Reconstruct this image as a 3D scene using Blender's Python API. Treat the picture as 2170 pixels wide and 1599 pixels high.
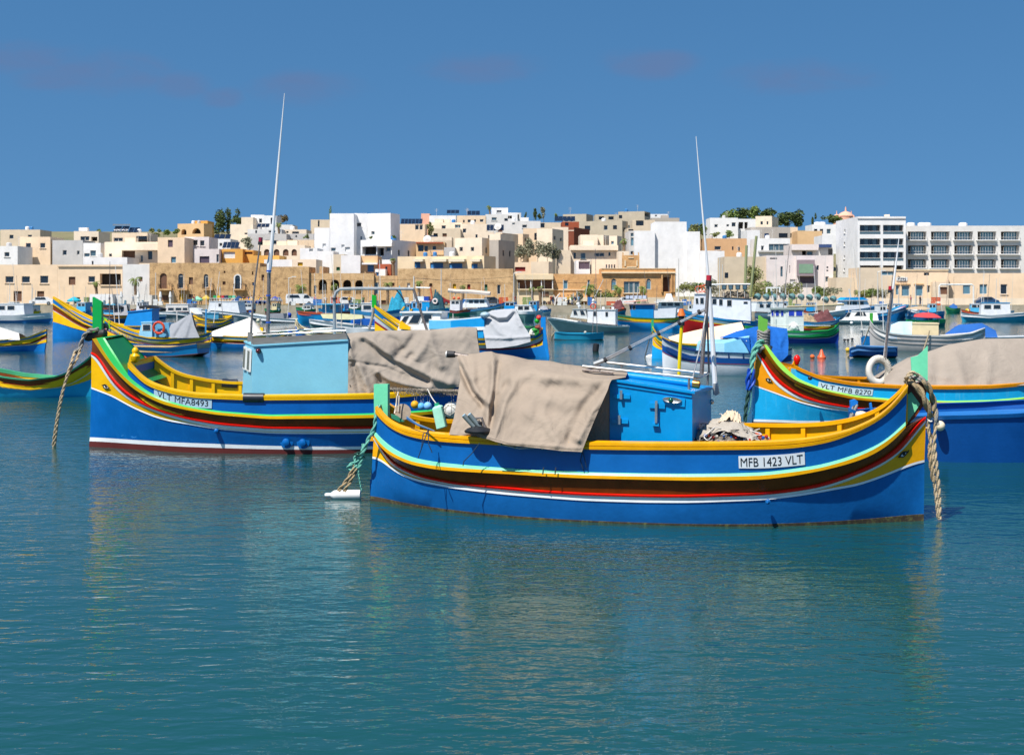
import bpy, math, random
import numpy as np
from mathutils import Vector, Matrix, noise
R = math.radians
for o in list(bpy.data.objects): bpy.data.objects.remove(o)
SC = bpy.context.scene
# ---------------------------------------------------------------- camera, light
FP, HY, CX, CH = 3000.0, 622.0, 1085.0, 3.3
cam = bpy.data.cameras.new('camera'); CAM = bpy.data.objects.new('camera', cam); SC.collection.objects.link(CAM)
cam.sensor_width = 36; cam.lens = 36*FP/2170; cam.shift_y = -(799.5-HY)/2170
cam.clip_start = .5; cam.clip_end = 12000
CAM.location = (0, 0, CH); CAM.rotation_euler = (R(90), 0, 0)
cam.dof.use_dof = True; cam.dof.focus_distance = 22.5; cam.dof.aperture_fstop = 5.0
SC.camera = CAM
SUN_EL, SUN_AZ = 58, 217
w = bpy.data.worlds.new('World'); SC.world = w; w.use_nodes = True
nt = w.node_tree; N = nt.nodes; L = nt.links
bg = N['Background']; bg.inputs['Strength'].default_value = .075
sky = N.new('ShaderNodeTexSky'); sky.sky_type = 'NISHITA'; sky.sun_disc = False
sky.sun_elevation = R(SUN_EL); sky.sun_rotation = R(SUN_AZ); sky.air_density = 1.1; sky.dust_density = .35; sky.ozone_density = 2.2
tc = N.new('ShaderNodeTexCoord'); sp = N.new('ShaderNodeSeparateXYZ'); cb = N.new('ShaderNodeCombineXYZ')
ma = N.new('ShaderNodeMath'); ma.operation = 'MULTIPLY_ADD'; ma.inputs[1].default_value = .8; ma.inputs[2].default_value = .28
ab = N.new('ShaderNodeMath'); ab.operation = 'MAXIMUM'; ab.inputs[1].default_value = 0
L.new(tc.outputs['Generated'], sp.inputs[0]); L.new(sp.outputs[0], cb.inputs[0]); L.new(sp.outputs[1], cb.inputs[1])
L.new(sp.outputs[2], ab.inputs[0]); L.new(ab.outputs[0], ma.inputs[0]); L.new(ma.outputs[0], cb.inputs[2])
nm = N.new('ShaderNodeVectorMath'); nm.operation = 'NORMALIZE'; L.new(cb.outputs[0], nm.inputs[0]); L.new(nm.outputs[0], sky.inputs[0])
hs = N.new('ShaderNodeHueSaturation'); hs.inputs['Saturation'].default_value = 1.3; hs.inputs['Value'].default_value = 1.14; hs.inputs['Hue'].default_value = .497; L.new(sky.outputs[0], hs.inputs['Color'])
# a few thin mauve clouds low over the horizon
dx = N.new('ShaderNodeMath'); dx.operation = 'DIVIDE'; L.new(sp.outputs[0], dx.inputs[0]); L.new(sp.outputs[1], dx.inputs[1])
dz = N.new('ShaderNodeMath'); dz.operation = 'DIVIDE'; L.new(sp.outputs[2], dz.inputs[0]); L.new(sp.outputs[1], dz.inputs[1])
cno = N.new('ShaderNodeTexNoise'); cno.inputs['Scale'].default_value = 16; cno.inputs['Detail'].default_value = 7; cno.inputs['Roughness'].default_value = .6; cno.inputs['Distortion'].default_value = .3
cmap = N.new('ShaderNodeMapping'); cmap.inputs['Scale'].default_value = (1, 1, 2.4); L.new(tc.outputs['Generated'], cmap.inputs[0]); L.new(cmap.outputs[0], cno.inputs[0])
def M_(op, a, b):
    n = N.new('ShaderNodeMath'); n.operation = op
    for i, q in enumerate((a, b)):
        if isinstance(q, (int, float)): n.inputs[i].default_value = q
        elif q is not None: L.new(q, n.inputs[i])
    return n.outputs[0]
tot = None
for px, py, w_, h_ in ((205, 158, 230, 74), (390, 180, 100, 44), (470, 205, 70, 32), (650, 188, 180, 56), (1010, 140, 190, 48), (1380, 135, 140, 48), (1700, 160, 240, 56), (60, 120, 200, 50), (-700, 100, 400, 60), (2900, 90, 400, 60)):
    u = M_('DIVIDE', M_('SUBTRACT', dx.outputs[0], (px-CX)/FP), w_/FP); v = M_('DIVIDE', M_('SUBTRACT', dz.outputs[0], (HY-py)/FP), h_/FP)
    m = M_('MAXIMUM', M_('SUBTRACT', 1, M_('ADD', M_('MULTIPLY', u, u), M_('MULTIPLY', v, v))), 0); tot = m if tot is None else M_('MAXIMUM', tot, m)
cl = N.new('ShaderNodeMapRange'); cl.interpolation_type = 'SMOOTHSTEP'; cl.inputs[1].default_value = .58; cl.inputs[2].default_value = 1.12; cl.inputs[4].default_value = .7
L.new(M_('ADD', M_('MULTIPLY', tot, .44), cno.outputs[0]), cl.inputs[0]); fr_ = M_('MULTIPLY', cl.outputs[0], M_('MINIMUM', M_('MULTIPLY', tot, 1.6), 1))
fr_ = M_('MULTIPLY', fr_, M_('GREATER_THAN', sp.outputs[1], 0))
mx = N.new('ShaderNodeMix'); mx.data_type = 'RGBA'; L.new(fr_, mx.inputs[0]); L.new(hs.outputs[0], mx.inputs[6]); mx.inputs[7].default_value = (1.25, 1.95, 3.75, 1)
L.new(mx.outputs[2], bg.inputs['Color'])
sl = bpy.data.lights.new('sun', 'SUN'); sl.energy = 5.0; sl.angle = R(.53); sl.color = (1, .955, .89)
SUN = bpy.data.objects.new('sun', sl); SC.collection.objects.link(SUN)
ce, se = math.cos(R(SUN_EL)), math.sin(R(SUN_EL))
sd = Vector((math.sin(R(SUN_AZ))*ce, math.cos(R(SUN_AZ))*ce, se)); SUN.rotation_euler = sd.to_track_quat('Z', 'Y').to_euler()
SUN.location = (-20, -30, 60)
vs = SC.view_settings; vs.view_transform = 'Standard'; vs.look = 'None'; vs.exposure = .5; vs.gamma = 1; vs.use_curve_mapping = False
SC.render.engine = 'CYCLES'; SC.render.resolution_x = 1024; SC.render.resolution_y = 754
SC.cycles.max_bounces = 6; SC.cycles.diffuse_bounces = 3; SC.cycles.glossy_bounces = 4; SC.cycles.transparent_max_bounces = 6
# ---------------------------------------------------------------- helpers
def P(px, py, Y): return Vector(((px-CX)/FP*Y, Y, CH-(py-HY)/FP*Y))
def WD(py): return CH*FP/(py-HY)                       # distance of a water-level point
def lin(c): return c/12.92 if c <= .04045 else ((c+.055)/1.055)**2.4
def C(h, k=1.0):
    h = h.lstrip('#'); return tuple(min(1, lin(int(h[i:i+2], 16)/255)*k) for i in (0, 2, 4))+(1,)
MATS = {}
def mat(name, col, rough=.5, metal=0, var=.12, vs_=3.0, bump=0, bs=40, spec=.5, coat=0, wear=None, wk=.55, stretch=None, crease=0, streak=None):
    """painted / woven / rendered surface: base colour with soft dirt variation, optional worn patches and fine relief"""
    if name in MATS: return MATS[name]
    m = bpy.data.materials.new(name); m.use_nodes = True; t = m.node_tree; n = t.nodes; l = t.links; b = n['Principled BSDF']
    if isinstance(col, str): col = C(col)
    b.inputs['Roughness'].default_value = rough; b.inputs['Metallic'].default_value = metal; b.inputs['Specular IOR Level'].default_value = spec
    if coat: b.inputs['Coat Weight'].default_value = coat; b.inputs['Coat Roughness'].default_value = .15
    g = n.new('ShaderNodeTexCoord'); src = g.outputs['Object']
    if stretch:
        mp = n.new('ShaderNodeMapping'); mp.inputs['Scale'].default_value = stretch; l.new(src, mp.inputs[0]); src = mp.outputs[0]
    no = n.new('ShaderNodeTexNoise'); no.inputs['Scale'].default_value = vs_; no.inputs['Detail'].default_value = 6; no.inputs['Roughness'].default_value = .65
    l.new(src, no.inputs[0])
    mr = n.new('ShaderNodeMapRange'); mr.inputs[1].default_value = .3; mr.inputs[2].default_value = .7; mr.inputs[3].default_value = 1-var; mr.inputs[4].default_value = 1+var*.6
    l.new(no.outputs[0], mr.inputs[0])
    mu = n.new('ShaderNodeMix'); mu.data_type = 'RGBA'; mu.blend_type = 'MULTIPLY'; mu.inputs[0].default_value = 1
    mu.inputs[6].default_value = col; l.new(mr.outputs[0], mu.inputs[7]); out = mu.outputs[2]
    if wear:
        n2 = n.new('ShaderNodeTexNoise'); n2.inputs['Scale'].default_value = vs_*2.3; n2.inputs['Detail'].default_value = 9; n2.inputs['Roughness'].default_value = .75
        l.new(src, n2.inputs[0]); r2 = n.new('ShaderNodeMapRange'); r2.inputs[1].default_value = wk; r2.inputs[2].default_value = wk+.16
        l.new(n2.outputs[0], r2.inputs[0]); m3 = n.new('ShaderNodeMix'); m3.data_type = 'RGBA'; l.new(r2.outputs[0], m3.inputs[0])
        l.new(out, m3.inputs[6]); m3.inputs[7].default_value = C(wear); out = m3.outputs[2]
    if streak:      # run-down marks on a hull side
        m5 = n.new('ShaderNodeMapping'); m5.inputs['Scale'].default_value = (5, 5, .7); l.new(g.outputs['Object'], m5.inputs[0]); n5 = n.new('ShaderNodeTexNoise'); n5.inputs['Scale'].default_value = 1.6; n5.inputs['Detail'].default_value = 8; n5.inputs['Roughness'].default_value = .7; l.new(m5.outputs[0], n5.inputs[0])
        r5 = n.new('ShaderNodeMapRange'); r5.inputs[1].default_value = .54; r5.inputs[2].default_value = .78; r5.inputs[4].default_value = .55; l.new(n5.outputs[0], r5.inputs[0]); x5 = n.new('ShaderNodeMix'); x5.data_type = 'RGBA'; l.new(r5.outputs[0], x5.inputs[0]); l.new(out, x5.inputs[6]); x5.inputs[7].default_value = C(streak); out = x5.outputs[2]
    l.new(out, b.inputs['Base Color'])
    rr = n.new('ShaderNodeMapRange'); rr.inputs[3].default_value = max(.03, rough-.1); rr.inputs[4].default_value = min(1, rough+.12); l.new(no.outputs[0], rr.inputs[0]); l.new(rr.outputs[0], b.inputs['Roughness'])
    if bump:
        nb = n.new('ShaderNodeTexNoise'); nb.inputs['Scale'].default_value = bs; nb.inputs['Detail'].default_value = 4; l.new(src, nb.inputs[0])
        bp = n.new('ShaderNodeBump'); bp.inputs['Strength'].default_value = bump; bp.inputs['Distance'].default_value = .02; l.new(nb.outputs[0], bp.inputs['Height']); l.new(bp.outputs[0], b.inputs['Normal'])
        if crease:
            nc = n.new('ShaderNodeTexNoise'); nc.inputs['Scale'].default_value = 1.7; nc.inputs['Detail'].default_value = 5; nc.inputs['Roughness'].default_value = .5; nc.inputs['Distortion'].default_value = 1.6; l.new(src, nc.inputs[0])
            ab_ = n.new('ShaderNodeMath'); ab_.operation = 'SUBTRACT'; ab_.inputs[1].default_value = .5; l.new(nc.outputs[0], ab_.inputs[0]); a2_ = n.new('ShaderNodeMath'); a2_.operation = 'ABSOLUTE'; l.new(ab_.outputs[0], a2_.inputs[0])
            b2_ = n.new('ShaderNodeBump'); b2_.inputs['Strength'].default_value = crease; b2_.inputs['Distance'].default_value = .16; l.new(a2_.outputs[0], b2_.inputs['Height']); l.new(b2_.outputs[0], bp.inputs['Normal'])
    MATS[name] = m; return m
def paint(h, rough=.38, **k): return mat('paint_'+h, '#'+h, rough, **{**dict(var=.12, vs_=2.2, bump=.12, bs=18, spec=.28), **k})
def wall(h, **k): return mat('plaster_'+h, C(h, k.pop('k', 1.06)), .9, **{**dict(var=.13, vs_=.45, bump=.25, bs=3, spec=.2), **k})
def cloth(h, **k): return mat('canvas_'+h, '#'+h, .92, **{**dict(var=.1, vs_=2.0, bump=.25, bs=90, spec=.15, crease=.35), **k})
def glass(h='26323c'): return mat('glass_'+h, '#'+h, .12, var=.25, vs_=1.5, spec=.8)
STEEL = mat('steel', '#b9b6b0', .3, .85, var=.2, vs_=14); RUST = mat('rusty_pipe', '#8d8580', .5, .6, var=.3, vs_=20, wear='#6b4433', wk=.5)
BLACK = mat('rubber', '#1b1c20', .6, var=.2); WHITEP = mat('gloss_white', '#dcdcd8', .35, var=.1, vs_=3)
ORG = {}
def org(o):
    while o is not None:
        if o.name in ORG: return ORG[o.name]
        o = o.parent
    return Vector((0, 0, 0))
def tag(o, label=None, cat=None, group=None, kind=None):
    if label: o['label'] = label
    if cat: o['category'] = cat
    if group: o['group'] = group
    if kind: o['kind'] = kind
    return o
def thing(name, loc, label, cat, group=None):
    o = bpy.data.objects.new(name, None); o.empty_display_size = .2; SC.collection.objects.link(o)
    o.location = loc; ORG[o.name] = Vector(loc); return tag(o, label, cat, group)
class MB:
    def __init__(s): s.v = []; s.f = []
    def add(s, vs, fs):
        k = len(s.v); s.v += [tuple(v) for v in vs]; s.f += [tuple(i+k for i in f) for f in fs]; return s
    def hexa(s, c):          # 8 corners: bottom 4 (ccw) then top 4
        return s.add(c, [(0, 3, 2, 1), (4, 5, 6, 7), (0, 1, 5, 4), (1, 2, 6, 5), (2, 3, 7, 6), (3, 0, 4, 7)])
    def box(s, c, d, rz=0, ax=None):
        x, y, z = d[0]/2, d[1]/2, d[2]/2
        if ax is None:
            a = Vector((math.cos(rz), math.sin(rz), 0)); b = Vector((-math.sin(rz), math.cos(rz), 0)); u = Vector((0, 0, 1))
        else: a, b, u = ax
        c = Vector(c); q = [c+a*i*x+b*j*y+u*k*z for k in (-1, 1) for i, j in ((-1, -1), (1, -1), (1, 1), (-1, 1))]
        return s.hexa(q)
    def tube(s, pts, r, n=6, cap=True):
        pts = [Vector(p) for p in pts]; m = len(pts); rs = r if isinstance(r, (list, tuple)) else [r]*m
        k = len(s.v); up = None
        for i, p in enumerate(pts):
            d = (pts[min(i+1, m-1)]-pts[max(i-1, 0)]).normalized()
            if up is None: up = d.orthogonal().normalized()
            up = (up-d*up.dot(d)); up = up.normalized() if up.length > 1e-6 else d.orthogonal().normalized()
            w_ = d.cross(up)
            for j in range(n):
                a = 2*math.pi*j/n; s.v.append(tuple(p+(up*math.cos(a)+w_*math.sin(a))*rs[i]))
        for i in range(m-1):
            for j in range(n):
                a, b = k+i*n+j, k+i*n+(j+1) % n; s.f.append((a, b, b+n, a+n))
        if cap: s.f.append(tuple(k+j for j in range(n))[::-1]); s.f.append(tuple(k+(m-1)*n+j for j in range(n)))
        return s
    def lathe(s, c, prof, n=12, ax=None):     # prof: (r, h)
        c = Vector(c); u = Vector(ax).normalized() if ax is not None else Vector((0, 0, 1)); a = u.orthogonal().normalized(); b = u.cross(a); k = len(s.v)
        for r_, h in prof:
            for j in range(n):
                t = 2*math.pi*j/n; s.v.append(tuple(c+u*h+(a*math.cos(t)+b*math.sin(t))*r_))
        for i in range(len(prof)-1):
            for j in range(n):
                x, y = k+i*n+j, k+i*n+(j+1) % n; s.f.append((x, y, y+n, x+n))
        s.f.append(tuple(k+j for j in range(n))[::-1]); s.f.append(tuple(k+(len(prof)-1)*n+j for j in range(n))); return s
    def ball(s, c, r, n=10, sc=(1, 1, 1), jit=0, rnd=random):
        c = Vector(c); k = len(s.v); m = max(4, n//2+1); s.v.append((c.x, c.y, c.z-r*sc[2]))
        for i in range(1, m):
            ph = -math.pi/2+math.pi*i/m
            for j in range(n):
                th = 2*math.pi*j/n; q = r*(1+(rnd.uniform(-jit, jit) if jit else 0))
                s.v.append((c.x+q*sc[0]*math.cos(ph)*math.cos(th), c.y+q*sc[1]*math.cos(ph)*math.sin(th), c.z+q*sc[2]*math.sin(ph)))
        s.v.append((c.x, c.y, c.z+r*sc[2])); e = len(s.v)-1
        for j in range(n): s.f.append((k, k+1+(j+1) % n, k+1+j)); s.f.append((e, e-n+j, e-n+(j+1) % n))
        for i in range(m-2):
            for j in range(n):
                a, b = k+1+i*n+j, k+1+i*n+(j+1) % n; s.f.append((a, b, b+n, a+n))
        return s
    def torus(s, c, R_, r, ax, n=24, m=8):
        c = Vector(c); u = Vector(ax).normalized(); a = u.orthogonal().normalized(); b = u.cross(a)
        pts = [c+(a*math.cos(2*math.pi*i/n)+b*math.sin(2*math.pi*i/n))*R_ for i in range(n)]; k = len(s.v)
        for i, p in enumerate(pts):
            d = (p-c).normalized()
            for j in range(m): t = 2*math.pi*j/m; s.v.append(tuple(p+(d*math.cos(t)+u*math.sin(t))*r))
        for i in range(n):
            for j in range(m): s.f.append((k+i*m+j, k+i*m+(j+1) % m, k+((i+1) % n)*m+(j+1) % m, k+((i+1) % n)*m+j))
        return s
    def prism(s, poly, d):     # poly: list of points, extruded by vector d
        d = Vector(d); n = len(poly); q = [Vector(p) for p in poly]
        return s.add(q+[p+d for p in q], [tuple(range(n))[::-1], tuple(range(n, 2*n))]+[(i, (i+1) % n, (i+1) % n+n, i+n) for i in range(n)])
    def grid(s, pts, nu, nv, closeu=False):
        k = len(s.v); s.v += [tuple(p) for p in pts]
        for i in range(nu-(0 if closeu else 1)):
            for j in range(nv-1): a = k+i*nv+j; b = k+((i+1) % nu)*nv+j; s.f.append((a, b, b+1, a+1))
        return s
    def build(s, name, m, parent=None, smooth=False, label=None, rec=True):
        me = bpy.data.meshes.new(name); of = org(parent)
        me.from_pydata([(a-of.x, b-of.y, c-of.z) for a, b, c in s.v], [], s.f)
        if rec:
            import bmesh
            bm = bmesh.new(); bm.from_mesh(me); bmesh.ops.recalc_face_normals(bm, faces=bm.faces); bm.to_mesh(me); bm.free()
        me.materials.append(m)
        if smooth:
            for p in me.polygons: p.use_smooth = True
            if smooth != 'all': me.set_sharp_from_angle(angle=R(38))
        o = bpy.data.objects.new(name, me); SC.collection.objects.link(o)
        if parent is not None: o.parent = parent
        if label: o['label'] = label
        return o
def solo(mb, name, m, label, cat, group=None, kind=None, smooth=False):   # a thing that is one mesh, origin at its base
    n = len(mb.v); c = Vector((sum(v[0] for v in mb.v)/n, sum(v[1] for v in mb.v)/n, min(v[2] for v in mb.v)))
    mb.v = [(a-c.x, b-c.y, d-c.z) for a, b, d in mb.v]
    o = mb.build(name, m, None, smooth); o.location = c; ORG[o.name] = c; return tag(o, label, cat, group, kind)
def curve(pts, n=6):      # catmull-rom through 3-d points
    p = [Vector(q) for q in pts]; p = [p[0]*2-p[1]]+p+[p[-1]*2-p[-2]]; o = []
    for i in range(1, len(p)-2):
        for k in range(n):
            t = k/n; a, b, c, d = p[i-1:i+3]
            o.append(.5*((2*b)+(c-a)*t+(2*a-5*b+4*c-d)*t*t+(3*b-a-3*c+d)*t**3))
    return o+[p[-2]]
def text_mb(txt, h, bold=.012, w=None):      # flat lettering as mesh, centred, in (x, y)
    cu = bpy.data.curves.new('t', 'FONT'); cu.body = txt; cu.size = 1; cu.offset = bold; cu.resolution_u = 3
    o = bpy.data.objects.new('t', cu); SC.collection.objects.link(o)
    me = bpy.data.meshes.new_from_object(o.evaluated_get(bpy.context.evaluated_depsgraph_get()))
    v = [Vector(q.co) for q in me.vertices]; f = [tuple(q.vertices) for q in me.polygons]
    bpy.data.objects.remove(o); bpy.data.curves.remove(cu); bpy.data.meshes.remove(me)
    x0, x1 = min(q.x for q in v), max(q.x for q in v); y0, y1 = min(q.y for q in v), max(q.y for q in v); k = h/(y1-y0); kx = (w/(x1-x0)) if w else k
    return [((q.x-(x0+x1)/2)*kx, (q.y-(y0+y1)/2)*k) for q in v], f
# ---------------------------------------------------------------- boat frame and hull
class Frame:
    """boat frame: u along the keel from the left end, v sideways (+ towards the quay we stand on), z up"""
    def __init__(s, l, r):
        ya, yb = WD(l[1]), WD(r[1]); s.A = Vector(((l[0]-CX)/FP*ya, ya, 0)); s.B = Vector(((r[0]-CX)/FP*yb, yb, 0))
        s.e = (s.B-s.A).normalized(); s.L = (s.B-s.A).length; s.n = Vector((-s.e.y, s.e.x, 0))
    def pt(s, u, v, z): return s.A+s.e*u-s.n*v+Vector((0, 0, z))
    def at(s, px, py, v=0):
        k = (px-CX)/FP; A, e, n = s.A, s.e, s.n
        u = (k*(A.y-n.y*v)-A.x+n.x*v)/(e.x-k*e.y); Y = A.y+e.y*u-n.y*v
        return u, CH-(py-HY)/FP*Y
    def q(s, px, py, v=0): u, z = s.at(px, py, v); return s.pt(u, v, z)
class Hull(Frame):
    def __init__(s, l, r, bmax=1.4, p=2.5, q=.78, post=.06, heel=0):
        super().__init__(l, r); s.bmax, s.p_, s.q_, s.post, s.heel = bmax, p, q, post, heel; s.ln = {}
    def b(s, fac, t):
        t = min(1, max(0, t)); return s.post+(s.bmax*fac-s.post)*max(0, 1-abs(2*t-1)**s.p_)**(s.q_*(1+6*(1-min(1, fac))))
    def line(s, name, fac, pts=None, z=None, ends=None, clip=(0, 1), post=None):
        """pts: traced pixels; or z: f(t) metric with ends (u0, u1)"""
        if pts is not None:
            pts = sorted(pts); ve = getattr(s, 'vend', (0, 0)); cu = [s.at(*pts[0], ve[0])[0], s.at(*pts[-1], ve[1])[0]]
            if clip != (0, 1):     # line that starts part-way along: breadth follows the full boat length
                cu = [0, s.L]
            us, zs = [], []
            for a, b_ in pts:
                v = .3
                for _ in range(25):
                    u, zz = s.at(a, b_, v); v = v*.5+.5*s.b(fac, (u-cu[0])/(cu[1]-cu[0]))
                us.append(u); zs.append(zz)
            us = np.array(us); zs = np.array(zs); o = np.argsort(us); us, zs = us[o], zs[o]
            g = np.linspace(us[0], us[-1], 160); zz = np.interp(g, us, zs); k = 9
            ker = np.hanning(k+2)[1:-1]; ker /= ker.sum(); pad = np.concatenate([2*zz[0]-zz[k:0:-1], zz, 2*zz[-1]-zz[-2:-k-2:-1]])
            zz = np.convolve(pad, ker, 'same')[k:-k]
            s.ln[name] = (fac, g[0], g[-1], cu[0], cu[1], (g, zz))
        else:
            u0, u1 = ends or (0, s.L); g = np.linspace(u0, u1, 80)
            s.ln[name] = (fac, u0, u1, 0 if ends is None else u0, s.L if ends is None else u1, (g, np.array([z((x-u0)/(u1-u0)) for x in g])))
    def sample(s, name, x):
        fac, u0, u1, c0, c1, (g, zz) = s.ln[name]; u = u0+(u1-u0)*x
        return u, s.b(fac, (u-c0)/(c1-c0)), float(np.interp(u, g, zz))
    def mixp(s, a, b, m, x):
        A = s.sample(a, x); B = s.sample(b, x) if m else A; return tuple(A[i]*(1-m)+B[i]*m for i in range(3))
    def side(s, a, b, m, x, side=1, out=0, dz=0):
        u, bb, z = s.mixp(a, b, m, x); v = side*(bb+out); return s.pt(u, v, z+dz+s.heel*(bb-v))
    def sweep(s, name, prof, m, parent, sides=(1, -1), x0=0, x1=1, n=72, smooth=True, ends=True, label=None):
        mb = MB(); k = len(prof); ends_v = []
        for sd_ in sides:
            pts = []
            for i in range(n+1):
                x = .5-.5*math.cos(math.pi*i/n); x = x0+(x1-x0)*x
                for (a, b, mm_, o, dz) in prof: pts.append(s.side(a, b, mm_, x, sd_, o, dz))
            mb.grid(pts, n+1, k); ends_v.append(pts)
        if ends and len(sides) == 2 and x0 == 0:
            a, b = ends_v; mb.grid([q for i in range(k) for q in (a[i], b[i])], k, 2)
        if ends and len(sides) == 2 and x1 == 1:
            a, b = ends_v; mb.grid([q for i in range(k) for q in (a[-k+i], b[-k+i])], k, 2)
        return mb.build(name, m, parent, smooth, label)
    def surf_pt(s, lo, hi, u, f, out=.008, side=1):   # point on a band at length u
        fl = s.ln[lo]; x = (u-fl[1])/(fl[2]-fl[1]); fh = s.ln[hi]; xh = (u-fh[1])/(fh[2]-fh[1])
        A = s.sample(lo, x); B = s.sample(hi, xh); bb = A[1]*(1-f)+B[1]*f; z = A[2]*(1-f)+B[2]*f; v = side*(bb+out)
        return s.pt(u, v, z+s.heel*(bb-v))
    def inv(s, lo, hi, px, py):  # pixel -> (u, f) on the near band surface
        f = .5; v = 1.
        for _ in range(30):
            u, z = s.at(px, py, v); A = s.sample(lo, (u-s.ln[lo][1])/(s.ln[lo][2]-s.ln[lo][1])); B = s.sample(hi, (u-s.ln[hi][1])/(s.ln[hi][2]-s.ln[hi][1]))
            f = (z-A[2])/(B[2]-A[2]); v = v*.5+.5*(A[1]*(1-f)+B[1]*f)
        return u, f
    def decal(s, lo, hi, quad, n=(14, 3), out=.012):
        """quad: 4 pixel corners (TL, TR, BR, BL) mapped on the hull band; returns f(a,b,out) -> world, a,b in 0..1"""
        c = [s.inv(lo, hi, *q_) for q_ in quad]
        def f(a, b, o=out):
            u = (c[0][0]*(1-a)+c[1][0]*a)*(1-b)+(c[3][0]*(1-a)+c[2][0]*a)*b
            w_ = (c[0][1]*(1-a)+c[1][1]*a)*(1-b)+(c[3][1]*(1-a)+c[2][1]*a)*b
            return s.surf_pt(lo, hi, u, w_, o)
        return f
def plate(h, lo, hi, quad, txt, parent, bg_='c9cfd2', fg='#17181b', hh=.62, ww=.9, name='number_plate', bold=0):
    f = h.decal(lo, hi, quad); mb = MB(); n, m = 16, 3
    mb.grid([f(i/n, j/m, .016) for i in range(n+1) for j in range(m+1)], n+1, m+1)
    for j0, j1 in ((0, 0), (m, m)): mb.grid([q_ for i in range(n+1) for q_ in (f(i/n, j0/m, .016), f(i/n, j0/m, 0))], n+1, 2)
    o = mb.build(name, mat('plate_'+bg_, '#'+bg_, .45, var=.06), parent)
    v, fa = text_mb(txt, hh, bold, ww); t = MB(); t.add([f(.5+a, .5-b, .021) for a, b in v], fa); t.build('lettering', mat('letter_'+fg[1:], fg, .5, var=.05), o)
    return o
# ---------------------------------------------------------------- water
def water_mat():
    m = bpy.data.materials.new('sea_water'); m.use_nodes = True; t = m.node_tree; n = t.nodes; l = t.links; b = n['Principled BSDF']
    b.inputs['Base Color'].default_value = (.006, .056, .054, 1); b.inputs['Roughness'].default_value = .025; b.inputs['IOR'].default_value = 1.42
    g = n.new('ShaderNodeNewGeometry'); src = g.outputs['Position']
    h = None
    def layer(scale, stretch, rot, det, dist, kind='n'):
        nonlocal h
        mp = n.new('ShaderNodeMapping'); mp.inputs['Scale'].default_value = stretch; mp.inputs['Rotation'].default_value = (0, 0, R(rot)); l.new(src, mp.inputs[0])
        no = n.new('ShaderNodeTexNoise'); no.inputs['Scale'].default_value = scale; no.inputs['Detail'].default_value = det; no.inputs['Roughness'].default_value = .55; no.inputs['Distortion'].default_value = .4
        l.new(mp.outputs[0], no.inputs[0]); mu = n.new('ShaderNodeMath'); mu.operation = 'MULTIPLY'; mu.inputs[1].default_value = dist; l.new(no.outputs[0], mu.inputs[0])
        if h is None: h = mu.outputs[0]
        else:
            ad = n.new('ShaderNodeMath'); l.new(h, ad.inputs[0]); l.new(mu.outputs[0], ad.inputs[1]); h = ad.outputs[0]
    layer(.45, (.7, 1.3, 1), 14, 1, .026); layer(1.6, (.6, 1.3, 1), -12, 1, .022); layer(4.4, (.6, 1.25, 1), 16, 1.5, .0175); layer(10, (.65, 1.2, 1), -20, 2, .0075)
    # calmer and rougher patches
    pn = n.new('ShaderNodeTexNoise'); pn.inputs['Scale'].default_value = .09; pn.inputs['Detail'].default_value = 3; mp = n.new('ShaderNodeMapping'); mp.inputs['Scale'].default_value = (.6, 1.6, 1)
    l.new(src, mp.inputs[0]); l.new(mp.outputs[0], pn.inputs[0]); pr = n.new('ShaderNodeMapRange'); pr.inputs[1].default_value = .35; pr.inputs[2].default_value = .65; pr.inputs[3].default_value = .6; pr.inputs[4].default_value = 1.15; l.new(pn.outputs[0], pr.inputs[0])
    bp = n.new('ShaderNodeBump'); bp.inputs['Distance'].default_value = 1
    sx = n.new('ShaderNodeSeparateXYZ'); l.new(src, sx.inputs[0]); dr = n.new('ShaderNodeMapRange'); dr.inputs[1].default_value = 20; dr.inputs[2].default_value = 130; dr.inputs[3].default_value = 1; dr.inputs[4].default_value = .45; l.new(sx.outputs[1], dr.inputs[0])   # the inner harbour is more sheltered
    mq = n.new('ShaderNodeMath'); mq.operation = 'MULTIPLY'; l.new(pr.outputs[0], mq.inputs[0]); l.new(dr.outputs[0], mq.inputs[1]); l.new(mq.outputs[0], bp.inputs['Strength']); l.new(h, bp.inputs['Height']); l.new(bp.outputs[0], b.inputs['Normal'])
    return m
mb = MB(); mb.add([(-1500, -60, 0), (1500, -60, 0), (1500, 232, 0), (-1500, 232, 0)], [(0, 1, 2, 3)]); o = mb.build('water', water_mat()); tag(o, 'rippled teal harbour water', kind='structure')

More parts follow.
